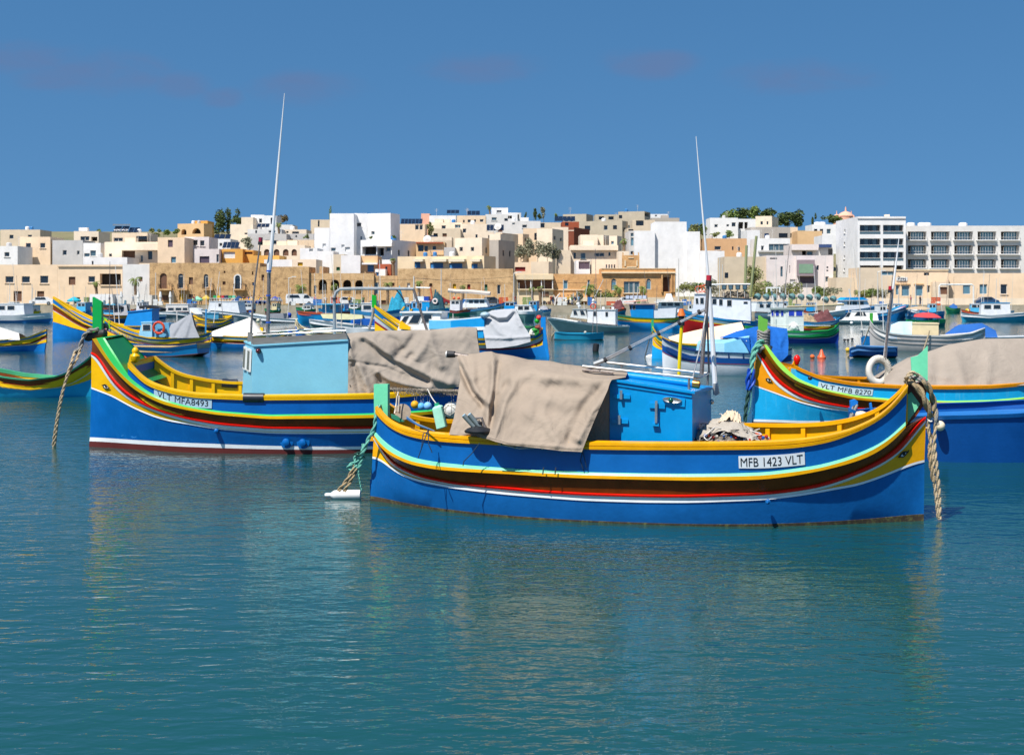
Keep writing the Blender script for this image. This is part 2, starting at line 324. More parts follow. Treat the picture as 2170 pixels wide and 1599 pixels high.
# ---------------------------------------------------------------- the three traced luzzu boats
YEL = paint('e4a200', wear='#9a6f24', wk=.63, vs_=3.4); YEL2 = paint('e2ae00', wear='#b78a20', wk=.7); YEL3 = paint('e09000')
BLU1 = paint('0b5fa2', rough=.45, var=.2, wear='#5c8fb0', wk=.71); BLU1B = paint('085ca2', var=.16); BLU2 = paint('005ca4', var=.14, streak='1a74bc'); BLU2B = paint('0056a2', var=.14, streak='004690')
SKY3 = paint('18a5dc', var=.12, streak='6cc0dc'); BRN = paint('6f3406', rough=.3, var=.25, vs_=5, wear='#a56a2e', wk=.72); RED = paint('e2160c', rough=.3); WHT = paint('dfe3e4'); MINT = paint('74cfa2'); GRN = paint('2fae55'); GRNP = paint('0f9c48')
BOOT = paint('5a2422', rough=.6); MINTP = paint('6fd2a4', var=.14)
def hull_bands(h, root, c, deckdrop=.5, x0=0, x1=1, ribs=True, capw=.13, riblist=None, deckc='6f7a74'):
    """c: colours for the painted strakes"""
    S = h.sweep
    S('lower_hull', [('keel', 'wl', 0, 0, 0), ('wl', 'wl', 0, 0, 0)]+([('wl', 'bt', 1, 0, 0)] if 'bt' in h.ln else [])+[('bt' if 'bt' in h.ln else 'wl', 'wb', .5, .015, 0), ('bt' if 'bt' in h.ln else 'wl', 'wb', 1, 0, 0)], c['hull'], root)
    if 'boot' in c: S('boot_stripe', [('wl', 'bt', 0, .006, -.05), ('wl', 'bt', .62, .006, 0)], c['boot'], root); S('waterline_stripe', [('wl', 'bt', .62, .007, 0), ('wl', 'bt', 1, .007, 0)], c['white'], root)
    S('yellow_flare', [('wb', 'wt0', 0, .004, .0), ('wb', 'wt0', 1, .004, 0)], c['wedge'], root)
    S('thin_white_line', [('wb', 'wb', 0, .010, -.018), ('wb', 'wb', 0, .010, .014)], c['white'], root)
    S('white_stripe', [('wt0', 'rb', 0, .006, 0), ('wt0', 'rb', 0, .016, 0.003), ('wt0', 'rb', 1, .016, 0)], c['white'], root)
    S('red_stripe', [('rb', 'rt', 0, .010, 0), ('rb', 'rt', .2, .034, 0), ('rb', 'rt', .8, .034, 0), ('rb', 'rt', 1, .0, 0)], c['red'], root)
    S('brown_band', [('rt', 'yb', 0, 0, 0), ('rt', 'yb', 1, 0, 0)], c['band'], root)
    S('rubbing_rail', [('yb', 'yt', 0, 0, 0), ('yb', 'yt', 0, .048, .005), ('yb', 'yt', 1, .048, 0)], c['rail'], root)
    S('rail_top', [('yt', 'gt', 0, .048, 0), ('yt', 'gt', .8, .025, 0), ('yt', 'gt', 1, -.01, 0)], c['railtop'], root)
    S('bulwark', [('gt2' if 'gt2' in h.ln else 'gt', 'gb', 0, 0, -.01), ('gt2' if 'gt2' in h.ln else 'gt', 'gb', 1, 0, 0)], c['bul'], root, x0=x0, x1=x1)
    S('gunwale', [('gb', 'gc', 0, 0, 0), ('gb', 'gc', 0, .04, .0), ('gb', 'gc', .42, .045, 0), ('gb', 'gc', .47, .032, 0), ('gb', 'gc', .53, .032, 0), ('gb', 'gc', .58, .045, 0), ('gb', 'gc', 1, .045, 0), ('gb', 'gc', 1, -capw, .01), ('gb', 'gc', 1, -capw, -.05), ('gb', 'gc', 1, -.055, -.05)], c['cap'], root, x0=x0, x1=x1)
    S('inner_bulwark', [('gb', 'gc', 1, -.055, -.045), ('gb', 'gc', 1, -.075, -deckdrop)], c['inner'], root, x0=x0, x1=x1, ends=False)
    mb = MB(); n = 50; pts = []
    for i in range(n+1):
        for k in range(7):
            a = h.side('gc', 'gc', 0, .004+.992*i/n, 1, -.07, -deckdrop+.02); b = h.side('gc', 'gc', 0, .004+.992*i/n, -1, -.07, -deckdrop+.02); pts.append(a.lerp(b, k/6)+Vector((0, 0, .04*math.sin(math.pi*k/6))))
    mb.grid(pts, n+1, 7); mb.build('deck', paint(deckc, rough=.7), root)
    if ribs:
        u0, u1 = h.ln['gc'][1:3]; rib = None
        for side_ in (-1, 1):
            for u in (riblist or [u0+(u1-u0)*t for t in np.linspace(.05, .95, 14)]):
                x = (u-u0)/(u1-u0); a = h.side('gc', 'gc', 0, x, side_, -.085, -.03); b = h.side('gc', 'gc', 0, x, side_, -.10, -deckdrop+.02)
                c0 = (a+b)/2; d = (a-b); m_ = MB(); t_ = h.side('gc', 'gc', 0, min(1, x+.01), side_, -.085, -.03)-h.side('gc', 'gc', 0, max(0, x-.01), side_, -.085, -.03); t_.z = 0; t_.normalize(); up = d.normalized()
                m_.box(c0, (.07, .06, d.length), ax=(t_, up.cross(t_), up)); m_.build('rib', c['inner'], root)
def post(h, root, poly, v, m, name='stem_post', th=.075):  # poly in pixels at offset 0, real thickness
    a = [h.q(px, py, th) for px, py in poly]; uz = [h.at(px, py, th) for px, py in poly]
    mb = MB(); mb.prism([h.pt(u, th, z) for u, z in uz], h.n*2*th); return mb.build(name, m, root)

# boat 1 : MFB 1423 VLT -------------------------------------------------
h1 = Hull((787, 1059), (1957, 1101.5), bmax=1.5, heel=.010)
B1 = thing('fishing_boat', h1.pt(h1.L/2, 0, 0), 'nearest blue and yellow wooden boat with blue cabin, beige tarp and plate MFB 1423 VLT', 'fishing boat', 'traditional painted fishing boats')
G = h1.line
G('keel', .5, z=lambda t: -.4, ends=(.25, h1.L-.2)); G('wl', .90, z=lambda t: -.02, ends=(0, h1.L))
G('wb', .95, [(789.5, 968.6), (805.5, 971), (818, 982.5), (839.5, 998.4), (871, 1013), (893, 1019), (956.5, 1031), (1020, 1039), (1080, 1045.5), (1130, 1049.5), (1235, 1057.5), (1360, 1061.5), (1460, 1062), (1560, 1058.5), (1620, 1056), (1680, 1049.5), (1740, 1040), (1770, 1034), (1815, 1027), (1860, 1012), (1890, 1000), (1935, 981), (1959, 976)])
G('wt0', .94, [(792, 930), (807.6, 958), (829, 988), (861, 1003.7), (892.6, 1015.4), (956.5, 1030), (1020, 1037.7), (1080, 1044), (1130, 1048), (1235, 1056), (1360, 1060), (1460, 1060.5), (1560, 1057), (1620, 1054.5), (1680, 1048), (1740, 1038), (1800, 1018), (1860, 992), (1905, 964), (1935, 930), (1950, 906), (1962, 895)])
G('rb', .95, [(792, 925), (807.6, 951), (829, 982.5), (861, 999.5), (892.6, 1012), (956.5, 1025), (1020, 1032.5), (1080, 1038), (1130, 1043), (1235, 1049.4), (1360, 1053), (1460, 1054), (1560, 1051), (1620, 1048.5), (1680, 1042), (1740, 1032), (1800, 1012), (1860, 987), (1905, 959), (1935, 924), (1950, 900), (1962, 889)])
G('rt', .96, [(792, 921), (807.6, 946), (829, 977), (861, 994), (892.6, 1007), (956.5, 1020), (1020, 1027), (1080, 1031.5), (1130, 1037), (1235, 1043.5), (1360, 1047.5), (1460, 1048), (1560, 1044), (1620, 1042), (1680, 1035), (1740, 1024), (1800, 1004), (1860, 977), (1905, 946), (1935, 906), (1947, 886), (1962, 882)])
G('yb', 1.0, [(793, 926), (799, 934.6), (816, 956), (841.6, 971), (871, 983.5), (924.6, 994), (999, 999.5), (1080, 1003.7), (1130, 1007), (1235, 1012.6), (1360, 1015.5), (1460, 1017.5), (1560, 1017), (1620, 1015), (1680, 1008), (1740, 997), (1800, 982), (1845, 966), (1890, 938), (1919, 906)], clip=(0, .97))
G('yt', 1.0, [(793, 918), (798, 927), (816, 947), (841.6, 963.5), (871, 976), (924.6, 986), (999, 992), (1080, 996.5), (1130, 999.5), (1235, 1005), (1360, 1008), (1460, 1009), (1560, 1008), (1620, 1006), (1680, 999), (1740, 990), (1800, 973), (1845, 955), (1884, 931), (1919, 900)], clip=(0, .97))
G('gt', 1.0, [(793, 911), (798, 919.5), (807.6, 926), (824.6, 943), (850, 958), (882, 970.8), (935, 979.5), (999, 985.6), (1080, 991), (1130, 994), (1235, 999.4), (1360, 1002), (1460, 1003), (1560, 1002), (1620, 1000), (1680, 993), (1740, 984), (1800, 967), (1845, 949), (1875, 934), (1905, 907), (1919, 893)], clip=(0, .97))
G('gb', 1.0, [(797, 875), (812, 892), (829, 907), (861, 922), (903, 931.4), (956.5, 936.7), (1020, 940), (1077.6, 943.6), (1150, 948), (1236.5, 951), (1340, 952.5), (1430, 952.7), (1560, 952), (1640, 951), (1680, 949), (1730, 942), (1770, 933), (1830, 909), (1875, 883), (1905, 853), (1922, 832)], clip=(0, .98))
G('gc', 1.0, [(797, 861), (807.6, 879), (829, 896), (861, 909), (903, 916), (956.5, 921), (1009.6, 925.5), (1077, 930), (1150, 933.5), (1236, 936), (1367, 938.3), (1460, 938.5), (1560, 937.6), (1640, 935.6), (1690, 932), (1740, 926), (1800, 912), (1860, 885), (1899, 850), (1924, 817)], clip=(0, .98))
GROW = mat('weed_line', '#3f3426', .9, var=.5, vs_=6, wear='6b6a3a', wk=.5)
hull_bands(h1, B1, dict(hull=BLU1, wedge=YEL, white=WHT, red=RED, band=BRN, rail=YEL, railtop=MINT, bul=BLU1B, cap=YEL, inner=YEL), deckdrop=.55)
h1.sweep('weed_line', [('wl', 'wb', 0, .008, -.02), ('wl', 'wb', .13, .010, 0), ('wl', 'wb', .135, 0, 0)], GROW, B1)
# stem: shaped timber from below water up to the painted post head
def stem(h, root, cols):
    for nm_, poly, m_, th in cols: post(h, root, poly, 0, m_, nm_, th)
stem(h1, B1, [('stem_post', [(1933, 806), (1930, 758), (1945, 754), (1955, 745), (1966, 733), (1966, 806)], MINTP, .06),
              ('stem_timber', [(1922, 815), (1966, 806), (1960, 855), (1940, 884), (1912, 910), (1905, 905)], BRN, .055),
              ('stem_cheek', [(1921, 838), (1931, 830), (1950, 856), (1925, 893), (1921, 893)], MINT, .075),
              ('stern_post', [(793, 930), (792, 814), (821.5, 814), (821.5, 905), (800, 935)], MINTP, .055)])
mb = MB(); mb.prism([h1.pt(*(lambda a: (a[0], .05, a[1]))(h1.at(px, py, .05))) for px, py in ((784, 1016), (789, 1016), (789, 1064), (784, 1064))], h1.n*.1); mb.build('rudder_strap', BLU1, B1)
post(h1, B1, [(783, 926), (800, 926), (800, 934), (783, 934)], 0, YEL, 'rudder_head', .09)
plate(h1, 'gt', 'gb', [(1565, 966), (1705, 957.5), (1706, 984), (1566, 991.5)], 'MFB 1423 VLT', B1, hh=.72, ww=.94)
def eye(h, lo, hi, quad, root, flip=False):
    f = h.decal(lo, hi, quad); w_ = lambda a: 1-a if flip else a
    mb = MB(); mb.add([f(w_(.5+.5*math.cos(t)), .45+.42*math.sin(t)*(1 if math.sin(t) > 0 else .75), .03) for t in np.linspace(0, 2*math.pi, 20)[:-1]], [tuple(range(19))]); e = mb.build('eye', paint('e8e6df'), root)
    mb = MB(); mb.add([f(w_(.58+.17*math.cos(t)), .45+.3*math.sin(t), .036) for t in np.linspace(0, 2*math.pi, 14)[:-1]], [tuple(range(13))]); mb.build('pupil', paint('14130f'), e)
    mb = MB(); mb.tube([f(w_(a), .42-.5*math.sin(math.pi*max(0, min(1, a*.9)))+.1, .035) for a in np.linspace(-.12, 1.1, 12)], .012, 5); mb.build('eyebrow', paint('1b1712'), e)
    mb = MB(); mb.tube([f(w_(a), .5+.45*math.sin(math.pi*a), .035) for a in np.linspace(0, 1.25, 10)], .008, 5); mb.build('eyelid', paint('1b1712'), e)
eye(h1, 'wb', 'wt0', [(1905, 962), (1922, 953), (1923, 963), (1907, 971)], B1)

# boat 2 : VLT MFA 8493 -----------------------------------------------
h2 = Hull((190, 945.5), (1012, 950), bmax=1.45, heel=.03)
B2 = thing('fishing_boat', h2.pt(h2.L/2, 0, 0), 'blue boat with pale blue cabin, tall dark green bow post and plate VLT MFA8493', 'fishing boat', 'traditional painted fishing boats')
G = h2.line
tailx = [(850, -1), (920, -6), (975, -17), (1008, -38)]
def ext(y): return [(a, y+d) for a, d in tailx]
G('keel', .5, z=lambda t: -.4, ends=(.1, h2.L-.2)); G('wl', .84, z=lambda t: -.02)
G('bt', .86, [(190.7, 926), (327.6, 934), (450, 939.5), (570, 944), (623.8, 945), (789, 945), (900, 941), (1010, 932)])
G('wb', .93, [(193.6, 821.5), (237.5, 838), (282.5, 863), (327.6, 882), (361, 891), (395, 896), (462.6, 907.5), (570, 916), (624, 917), (787, 916)]+ext(915))
G('wt0', .94, [(193.6, 755), (201.5, 759.6), (215, 782), (237.5, 815.8), (260, 838), (282.5, 853), (316, 867.6), (350, 881), (395, 893.5), (462.6, 905.9), (570, 914.5), (623.8, 915), (786.7, 914)]+ext(913))
G('rb', .95, [(193.6, 750), (203.8, 753), (215, 773), (237.5, 809), (260, 832), (282.5, 847.4), (316, 864), (350, 876), (395, 888), (462.6, 900), (570, 908.8), (623.8, 909), (786.7, 908.5)]+ext(908))
G('rt', .96, [(193.6, 746), (206, 749.4), (217, 767), (237.5, 799), (260, 823), (282.5, 840), (316, 858), (350, 870.5), (395, 883), (462.6, 894.7), (570, 903.5), (623.8, 903.5), (786.7, 903)]+ext(902))
G('yb', 1.0, [(197, 718), (200, 722), (215, 746), (237.5, 777.6), (260, 802), (282.5, 822.6), (316, 842.8), (350, 857.5), (395, 868), (462.6, 878.7), (570, 887.5), (623.8, 887), (789, 885)]+ext(883))
G('yt', 1.0, [(206, 716), (210, 724), (221.8, 744), (242, 774), (266.8, 800), (287, 817), (316, 836), (350, 850), (395, 862), (462.6, 873), (570, 881), (623.8, 880), (789, 878)]+ext(876), clip=(.02, 1))
G('gt', 1.0, [(222, 716), (230, 730), (245, 752), (262, 780), (275, 800), (316, 830), (350, 846), (395, 859), (462.6, 870), (570, 878), (623.8, 877), (789, 875)]+ext(873), clip=(.02, 1))
G('gt2', 1.0, [(270, 797), (316, 830), (350, 846), (395, 859), (462.6, 870), (570, 878), (623.8, 877), (789, 875)]+ext(873), clip=(.1, 1))
G('gb', 1.0, [(272, 779), (278, 785), (305, 811.6), (327.6, 823), (372.6, 836), (417.6, 842.8), (514, 847), (559, 847.5), (791.5, 844.5), (823, 843.5), (887, 838), (950, 826), (1008, 804)], clip=(.1, 1))
G('gc', 1.0, [(272, 768), (278, 776), (305, 802.6), (327.6, 814), (372.6, 827), (417.6, 833.8), (514, 837.5), (559, 837.5), (791.5, 834.5), (823, 833.5), (887, 828.5), (950, 816), (1008, 794)], clip=(.1, 1))
hull_bands(h2, B2, dict(hull=BLU2, wedge=YEL2, white=WHT, red=RED, band=BRN, rail=YEL2, railtop=GRN, bul=BLU2B, cap=YEL2, inner=YEL2, boot=BOOT), deckdrop=.5,
           riblist=[h2.at(px, 830, 1.2)[0] for px in (300, 340, 387, 447, 500, 560, 640, 720, 820, 900)])
stem(h2, B2, [('stem_post', [(196, 712), (196, 629), (215, 640), (215, 712)], GRNP, .06), ('stem_timber', [(195, 745), (195, 700), (222, 700), (226, 722), (212, 748)], BRN, .055)])
# bow shelf (green) closing the top in front of the bulwark, washboards and bollards
mb = MB(); n = 24; pts = []
for i in range(n+1):
    u = h2.ln['gt'][1]+.02+(h2.ln['gt2'][1]+.25-h2.ln['gt'][1])*i/n
    for k in (1, .5, 0, -.5, -1):
        A = h2.sample('gt', (u-h2.ln['gt'][1])/(h2.ln['gt'][2]-h2.ln['gt'][1])); pts.append(h2.pt(u, k*A[1], A[2]-.03+h2.heel*(A[1]-k*A[1])))
mb.grid(pts, n+1, 5); mb.build('bow_shelf', paint('1f7f43'), B2)
def near_prism(h, poly, v, th, m, name, root): mb = MB(); mb.prism([h.pt(*(lambda a: (a[0], v, a[1]))(h.at(px, py, v))) for px, py in poly], h.n*th); return mb.build(name, m, root)
near_prism(h2, [(236, 764), (252, 776), (264, 783), (270, 777), (276, 750), (284, 757), (284, 790), (277, 802), (268, 803), (250, 787)], .42, .07, YEL2, 'washboard', B2)
near_prism(h2, [(268, 806), (276, 778), (284, 768), (287, 774), (277, 812)], .50, .06, GRN, 'bollard_post', B2)
u, z = h2.at(287, 752, .5); mb = MB(); mb.lathe(h2.pt(u, .5, z-.16), [(.05, 0), (.09, .06), (.10, .14), (.06, .2), (.075, .24), (.06, .29), (.02, .33)], 12); mb.build('bollard', YEL2, B2, True)
plate(h2, 'gt2', 'gb', [(327, 821), (449.5, 845), (449, 865), (326.5, 840.5)], 'VLT MFA8493', B2, bg_='9fb9c8', hh=.62, ww=.88)
eye(h2, 'wb', 'wt0', [(219, 812), (231, 818), (230, 826), (218, 820)], B2)
# boat 3 : VLT MFB 8270 -------------------------------------------------
h3 = Hull((1596, 900), (2290, 890), bmax=1.4, heel=.02)
B3 = thing('fishing_boat', h3.pt(h3.L/2, 0, 0), 'turquoise and yellow boat with plate VLT MFB 8270 and white lifebuoy, behind the nearest bow', 'fishing boat', 'traditional painted fishing boats')
G = h3.line
tx = [(2100, -1), (2180, -8), (2240, -24), (2275, -48)]
def ext(y): return [(a, y+d) for a, d in tx]
G('keel', .5, z=lambda t: -.4, ends=(.1, h3.L-.2)); G('wl', .84, z=lambda t: -.02)
G('bt', .86, [(1596.5, 888), (1695, 891), (1785, 891), (2009, 888), (2150, 884), (2288, 878)])
G('wb', .93, [(1600, 817), (1650, 835), (1695, 852), (1740, 862.5), (1815, 873), (1900, 878), (2009, 880)]+ext(879))
G('wt0', .94, [(1602, 749), (1606, 754), (1635, 808), (1665, 832), (1695, 847), (1740, 859.5), (1815, 871), (1900, 877), (2009, 879)]+ext(878))
G('rb', .95, [(1603, 746), (1607, 750), (1635, 800), (1665, 825.5), (1695, 842), (1740, 855.5), (1815, 867.4), (1900, 873.5), (2009, 876)]+ext(875))
G('rt', .96, [(1604, 740), (1608, 744), (1635, 788), (1665, 816.5), (1695, 835), (1740, 850.5), (1815, 863), (1900, 869), (2009, 872)]+ext(871))
G('yb', 1.0, [(1608, 732), (1615.5, 741), (1635, 772), (1659, 796), (1689, 814), (1740, 832), (1815, 847), (1890, 853), (2009, 857)]+ext(856))
G('yt', 1.0, [(1618, 731), (1622, 738), (1641, 769), (1665, 793), (1689, 808), (1740, 826), (1815, 841.5), (1890, 848), (2009, 852)]+ext(851), clip=(.02, 1))
G('gt', 1.0, [(1626, 731), (1634, 742), (1650, 764), (1677, 790), (1689, 801), (1740, 822), (1815, 838), (1890, 844.5), (2009, 849)]+ext(848), clip=(.02, 1))
G('gt2', 1.0, [(1684, 798), (1740, 822), (1815, 838), (1890, 844.5), (2009, 849)]+ext(848), clip=(.1, 1))
G('gb', 1.0, [(1686, 782), (1692, 786), (1740, 805), (1800, 815.7), (1845, 820), (1911, 823), (2009, 824.5)]+ext(824), clip=(.1, 1))
G('gc', 1.0, [(1686, 774), (1692, 778), (1740, 797.7), (1800, 808.8), (1845, 813), (1911, 816.6), (2009, 817.5)]+ext(817), clip=(.1, 1))
hull_bands(h3, B3, dict(hull=SKY3, wedge=YEL3, white=WHT, red=RED, band=BRN, rail=YEL3, railtop=paint('8fcf4f'), bul=SKY3, cap=YEL3, inner=YEL3, boot=BOOT), deckdrop=.5)
LIME = paint('74bb4a')
stem(h3, B3, [('stem_post', [(1609, 735), (1610, 668), (1618, 674), (1627, 677), (1625, 735)], LIME, .06), ('stem_timber', [(1602, 750), (1607, 730), (1632, 730), (1618, 748)], BRN, .055)])
near_prism(h3, [(1655, 768), (1672, 781), (1678, 776), (1684, 764), (1692, 768), (1692, 786), (1684, 797), (1668, 790)], .42, .07, YEL3, 'washboard', B3)
near_prism(h3, [(1678, 802), (1684, 776), (1691, 772), (1690, 790), (1684, 806)], .5, .06, LIME, 'bollard_post', B3)
u, z = h3.at(1689, 762, .5); mb = MB(); mb.lathe(h3.pt(u, .5, z-.12), [(.04, 0), (.07, .08), (.09, .14), (.07, .2), (.02, .24)], 12); mb.build('bollard', RED, B3, True)
plate(h3, 'gt2', 'gb', [(1735, 808), (1850, 825), (1848, 838), (1732, 820.5)], 'VLT MFB 8270', B3, bg_='bcd0d6', hh=.72, ww=.93)
h3.sweep('weed_line', [('wl', 'bt', 0, .012, -.02), ('wl', 'bt', .3, .012, 0), ('wl', 'bt', .31, 0, 0)], GROW, B3)
eye(h3, 'wb', 'wt0', [(1623, 799), (1634, 805), (1633, 811), (1622, 806)], B3)
mb = MB()
for i in range(17):
    A = h3.sample('gt', .003+i*.006)
    for k in (1, 0, -1): mb.v.append(tuple(h3.pt(A[0], k*A[1], A[2]-.03+h3.heel*(A[1]-k*A[1]))))
for i in range(16):
    for k in range(2): a = i*3+k; mb.f.append((a, a+3, a+4, a+1))
mb.build('bow_shelf', paint('7fae3a'), B3)
# ---------------------------------------------------------------- fittings of the three near boats
def pl(pts, t):          # point on a polyline at 0..1 (by arc length)
    pts = [Vector((*p, 0)) for p in pts]; d = [0]
    for a, b in zip(pts, pts[1:]): d.append(d[-1]+(b-a).length)
    t = t*d[-1]
    for i in range(len(pts)-1):
        if t <= d[i+1] or i == len(pts)-2:
            f = (t-d[i])/max(1e-6, d[i+1]-d[i]); p = pts[i].lerp(pts[i+1], min(1, max(0, f))); return p.x, p.y
def segd(px, py, pts):
    best = 1e9
    for (ax, ay), (bx, by) in zip(pts, pts[1:]):
        dx, dy = bx-ax, by-ay; t = max(0, min(1, ((px-ax)*dx+(py-ay)*dy)/(dx*dx+dy*dy+1e-9))); best = min(best, math.hypot(px-ax-dx*t, py-ay-dy*t))
    return best
def tarp(h, root, top, bot, left, right, v0, v1, folds=(), e0=.7, e1=.7, m=None, nu=70, nv=40, name='tarpaulin', far=True, rough=.012, seed=0, farz=None):
    """cloth over ridge and side: silhouette traced, breadth from v0 (ridge) to v1 (hem), creases as relief"""
    top = sorted(top); mb = MB(); G_ = []; tops = []
    def vfun(v, s): return v(s) if callable(v) else v[0]+(v[1]-v[0])*s if isinstance(v, tuple) else v
    for i in range(nu+1):
        s = i/nu; T = pl(top, s); B_ = pl(bot, s)
        for j in range(nv+1):
            t = j/nv; Lf = pl(left, t); Rt = pl(right, t)
            x = (1-s)*Lf[0]+s*Rt[0]+(1-t)*T[0]+t*B_[0]-((1-s)*(1-t)*left[0][0]+s*(1-t)*right[0][0]+(1-s)*t*left[-1][0]+s*t*right[-1][0])
            y = (1-s)*Lf[1]+s*Rt[1]+(1-t)*T[1]+t*B_[1]-((1-s)*(1-t)*left[0][1]+s*(1-t)*right[0][1]+(1-s)*t*left[-1][1]+s*t*right[-1][1])
            v = vfun(v0, s)+(vfun(v1, s)-vfun(v0, s))*t**(e0+(e1-e0)*s); q = 0
            for pts, wd, am in folds:
                d = segd(x, y, pts)
                if d < wd*3: q += 1.25*am*math.exp(-(d/wd)**2)
            q += rough*(1.6*noise.noise(Vector((x*.035+seed, y*.035, seed)))+.9*noise.noise(Vector((x*.09+y*.03, y*.05, 3+seed)))+1.1*(.5-abs(noise.noise(Vector((x*.06-y*.05+seed, y*.045+x*.02, 8+seed))))))
            k = min(1, t*6)*.7+.3
            G_.append(h.q(x, y, v+q*k))
            if j == 0: tops.append((h.at(x, y, v+q*k), v))
    mb.grid(G_, nu+1, nv+1)
    if far:
        F = []; nf = 10
        for i in range(nu+1):
            (u, z), v = tops[i]; vb = -vfun(v1, i/nu); zb = farz if farz else h.at(*pl(bot, i/nu), vfun(v1, i/nu))[1]
            for j in range(nf+1): t = j/nf; F.append(h.pt(u, v+(vb-v)*t**.8+.02*noise.noise(Vector((i*.2, j*.5, 9))), z+(zb-z)*t**1.4))
        mb.grid(F, nu+1, nf+1)
    return mb.build(name, m, root, 'all', rec=False)
def slab(h, poly, v, d, m, name, root, label=None):   # poly of (px,py) on plane v, thickness d away from us
    mb = MB(); mb.prism([h.pt(*(lambda a: (a[0], v, a[1]))(h.at(px, py, v))) for px, py in poly], h.n*d); return mb.build(name, m, root, label=label)
def rod(h, pts, r, m, name, root, n=8, smooth=True):   # pts: (px,py,v)
    mb = MB(); mb.tube([h.q(*p) for p in pts], r, n); return mb.build(name, m, root, smooth)
CANV = cloth('958778', var=.14, vs_=1.3, wear='84776a', wk=.62, crease=.3); CANV2 = cloth('978c80', var=.14, vs_=1.1, wear='857b70', wk=.6, crease=.3)
CAB1 = paint('008acb', rough=.35, var=.12, streak='1c94cc'); CAB2 = paint('78b9d0', rough=.5, var=.1, wear='9fcfe0', wk=.62, vs_=1.6); GREYW = mat('weathered_board', '#74716d', .8, var=.25, vs_=4, stretch=(1, 1, 8))
tarp(h1, B1, [(964.6, 747), (985, 750), (1008, 749), (1026, 745), (1041, 744.2), (1050, 748), (1065, 750), (1088, 753.8), (1119.6, 761.7), (1164, 764), (1196, 771), (1232.6, 775), (1262, 782), (1300, 786), (1330, 789)],
     [(951.5, 920), (993.6, 923.5), (1033, 930), (1055, 937), (1077.6, 943), (1110, 946), (1148.5, 950), (1190, 955), (1233, 957)], [(964.6, 747), (972.5, 768), (975, 805), (970, 837), (962, 884), (951.5, 920)],
     [(1330, 789), (1326, 799), (1296, 804.5), (1291, 815), (1288, 826), (1269, 868), (1246, 923), (1233, 957)], (.15, .1), (lambda s: 1.22 if s < .2 else 1.22+.45*min(1, (s-.2)/.14)), [
     ([(967, 752), (980, 787), (999, 830), (1024, 860)], 6, -.11), ([(972, 750), (990, 790), (1012, 832), (1034, 852)], 8, .07), ([(1046, 748), (1045, 815), (1033, 870), (1036, 912)], 8, .09), ([(1056, 770), (1049, 830), (1044, 870), (1040, 905)], 6, -.08),
     ([(1078, 816), (1060, 840), (1048, 880), (1036, 918)], 10, -.10), ([(1085, 820), (1066, 850), (1056, 890), (1040, 925)], 9, .08), ([(1130, 785), (1170, 800), (1225, 800), (1290, 806)], 16, .06), ([(1100, 815), (1160, 822), (1220, 826)], 16, -.04),
     ([(1286, 826), (1255, 870), (1225, 930)], 9, .07), ([(1282, 812), (1240, 860), (1205, 930)], 13, -.07), ([(1150, 765), (1120, 790), (1090, 810)], 12, .05), ([(1200, 772), (1140, 812), (1120, 870)], 18, .05), ([(1036, 925), (1010, 915), (985, 918)], 5, .05),
     ([(1050, 938), (1110, 940), (1230, 949)], 3, .025), ([(1120, 850), (1190, 880), (1230, 870)], 16, -.04), ([(1000, 755), (1004, 800)], 8, .05), ([(1060, 752), (1075, 790), (1070, 815)], 10, -.05), ([(1180, 935), (1150, 880), (1160, 840)], 12, .04)], e0=.75, e1=.35, m=CANV, nu=110, nv=56)
slab(h1, [(1291.5, 804), (1291.5, 938), (1236, 938), (1262, 880)], .86, .012, CANV2, 'tarpaulin_end', B1)
mb = MB(); a = h1.q(946, 750.5, .2); b = h1.q(964, 750.5, .2); mb.tube([a, a.lerp(b, .15)], .052, 14); mb.build('pole_cap', paint('d8d8d4'), B1, True)
mb = MB(); mb.tube([a.lerp(b, .12), a.lerp(b, .5), b], [.054, .054, .05], 14); mb.build('pole_end', BLACK, B1, True)
mb = MB(); mb.tube([b, h1.q(1200, 790, .1)], .03, 8); mb.build('ridge_pole', RUST, B1)
# hem cords
mb = MB(); mb.tube([h1.q(x, y, 1.72) for x, y in ((1036, 927), (1055, 933), (1077, 939), (1110, 942), (1148, 946), (1190, 951), (1229, 953))], .006, 4); mb.build('hem_stitching', cloth('7d7062'), B1)
for x, y0, y1 in ((1062, 937, 943), (1090, 942, 949), (1120, 943, 949), (1148, 945, 951), (1190, 950, 956), (1230, 950, 958)): rod(h1, [(x, y0, 1.56), (x+1, y1, 1.6)], .012, STEEL, 'eyelet', B1, 5)
# cabin
v = .88; f = lambda px, py, vv=v: h1.at(px, py, vv)
zb = h1.at(1370, 938.3, 1.5)[1]-.5
uL, zL = f(1292, 806); uR, zR = f(1467, 834); uF, zF = f(1507, 824, -v); zFL = zL+(zF-zR)
mb = MB(); mb.hexa([h1.pt(uL, v, zb), h1.pt(uR, v, zb), h1.pt(uF, -v, zb), h1.pt(uL, -v, zb), h1.pt(uL, v, zL), h1.pt(uR, v, zR), h1.pt(uF, -v, zF), h1.pt(uL, -v, zFL)]); cab = mb.build('cabin', CAB1, B1)
o_ = .04; mb = MB(); cs = [(uL-.02, v+o_, zL), (uR+.04, v+o_, zR), (uF+.05, -v-o_, zF), (uL-.02, -v-o_, zFL)]
mb.hexa([h1.pt(*c) for c in cs]+[h1.pt(c[0], c[1], c[2]+.035) for c in cs]); mb.build('roof', CAB1, B1)
slab(h1, [(1294, 812), (1466, 839), (1466, 842), (1294, 815)], v+.018, .02, CAB1, 'moulding', cab)
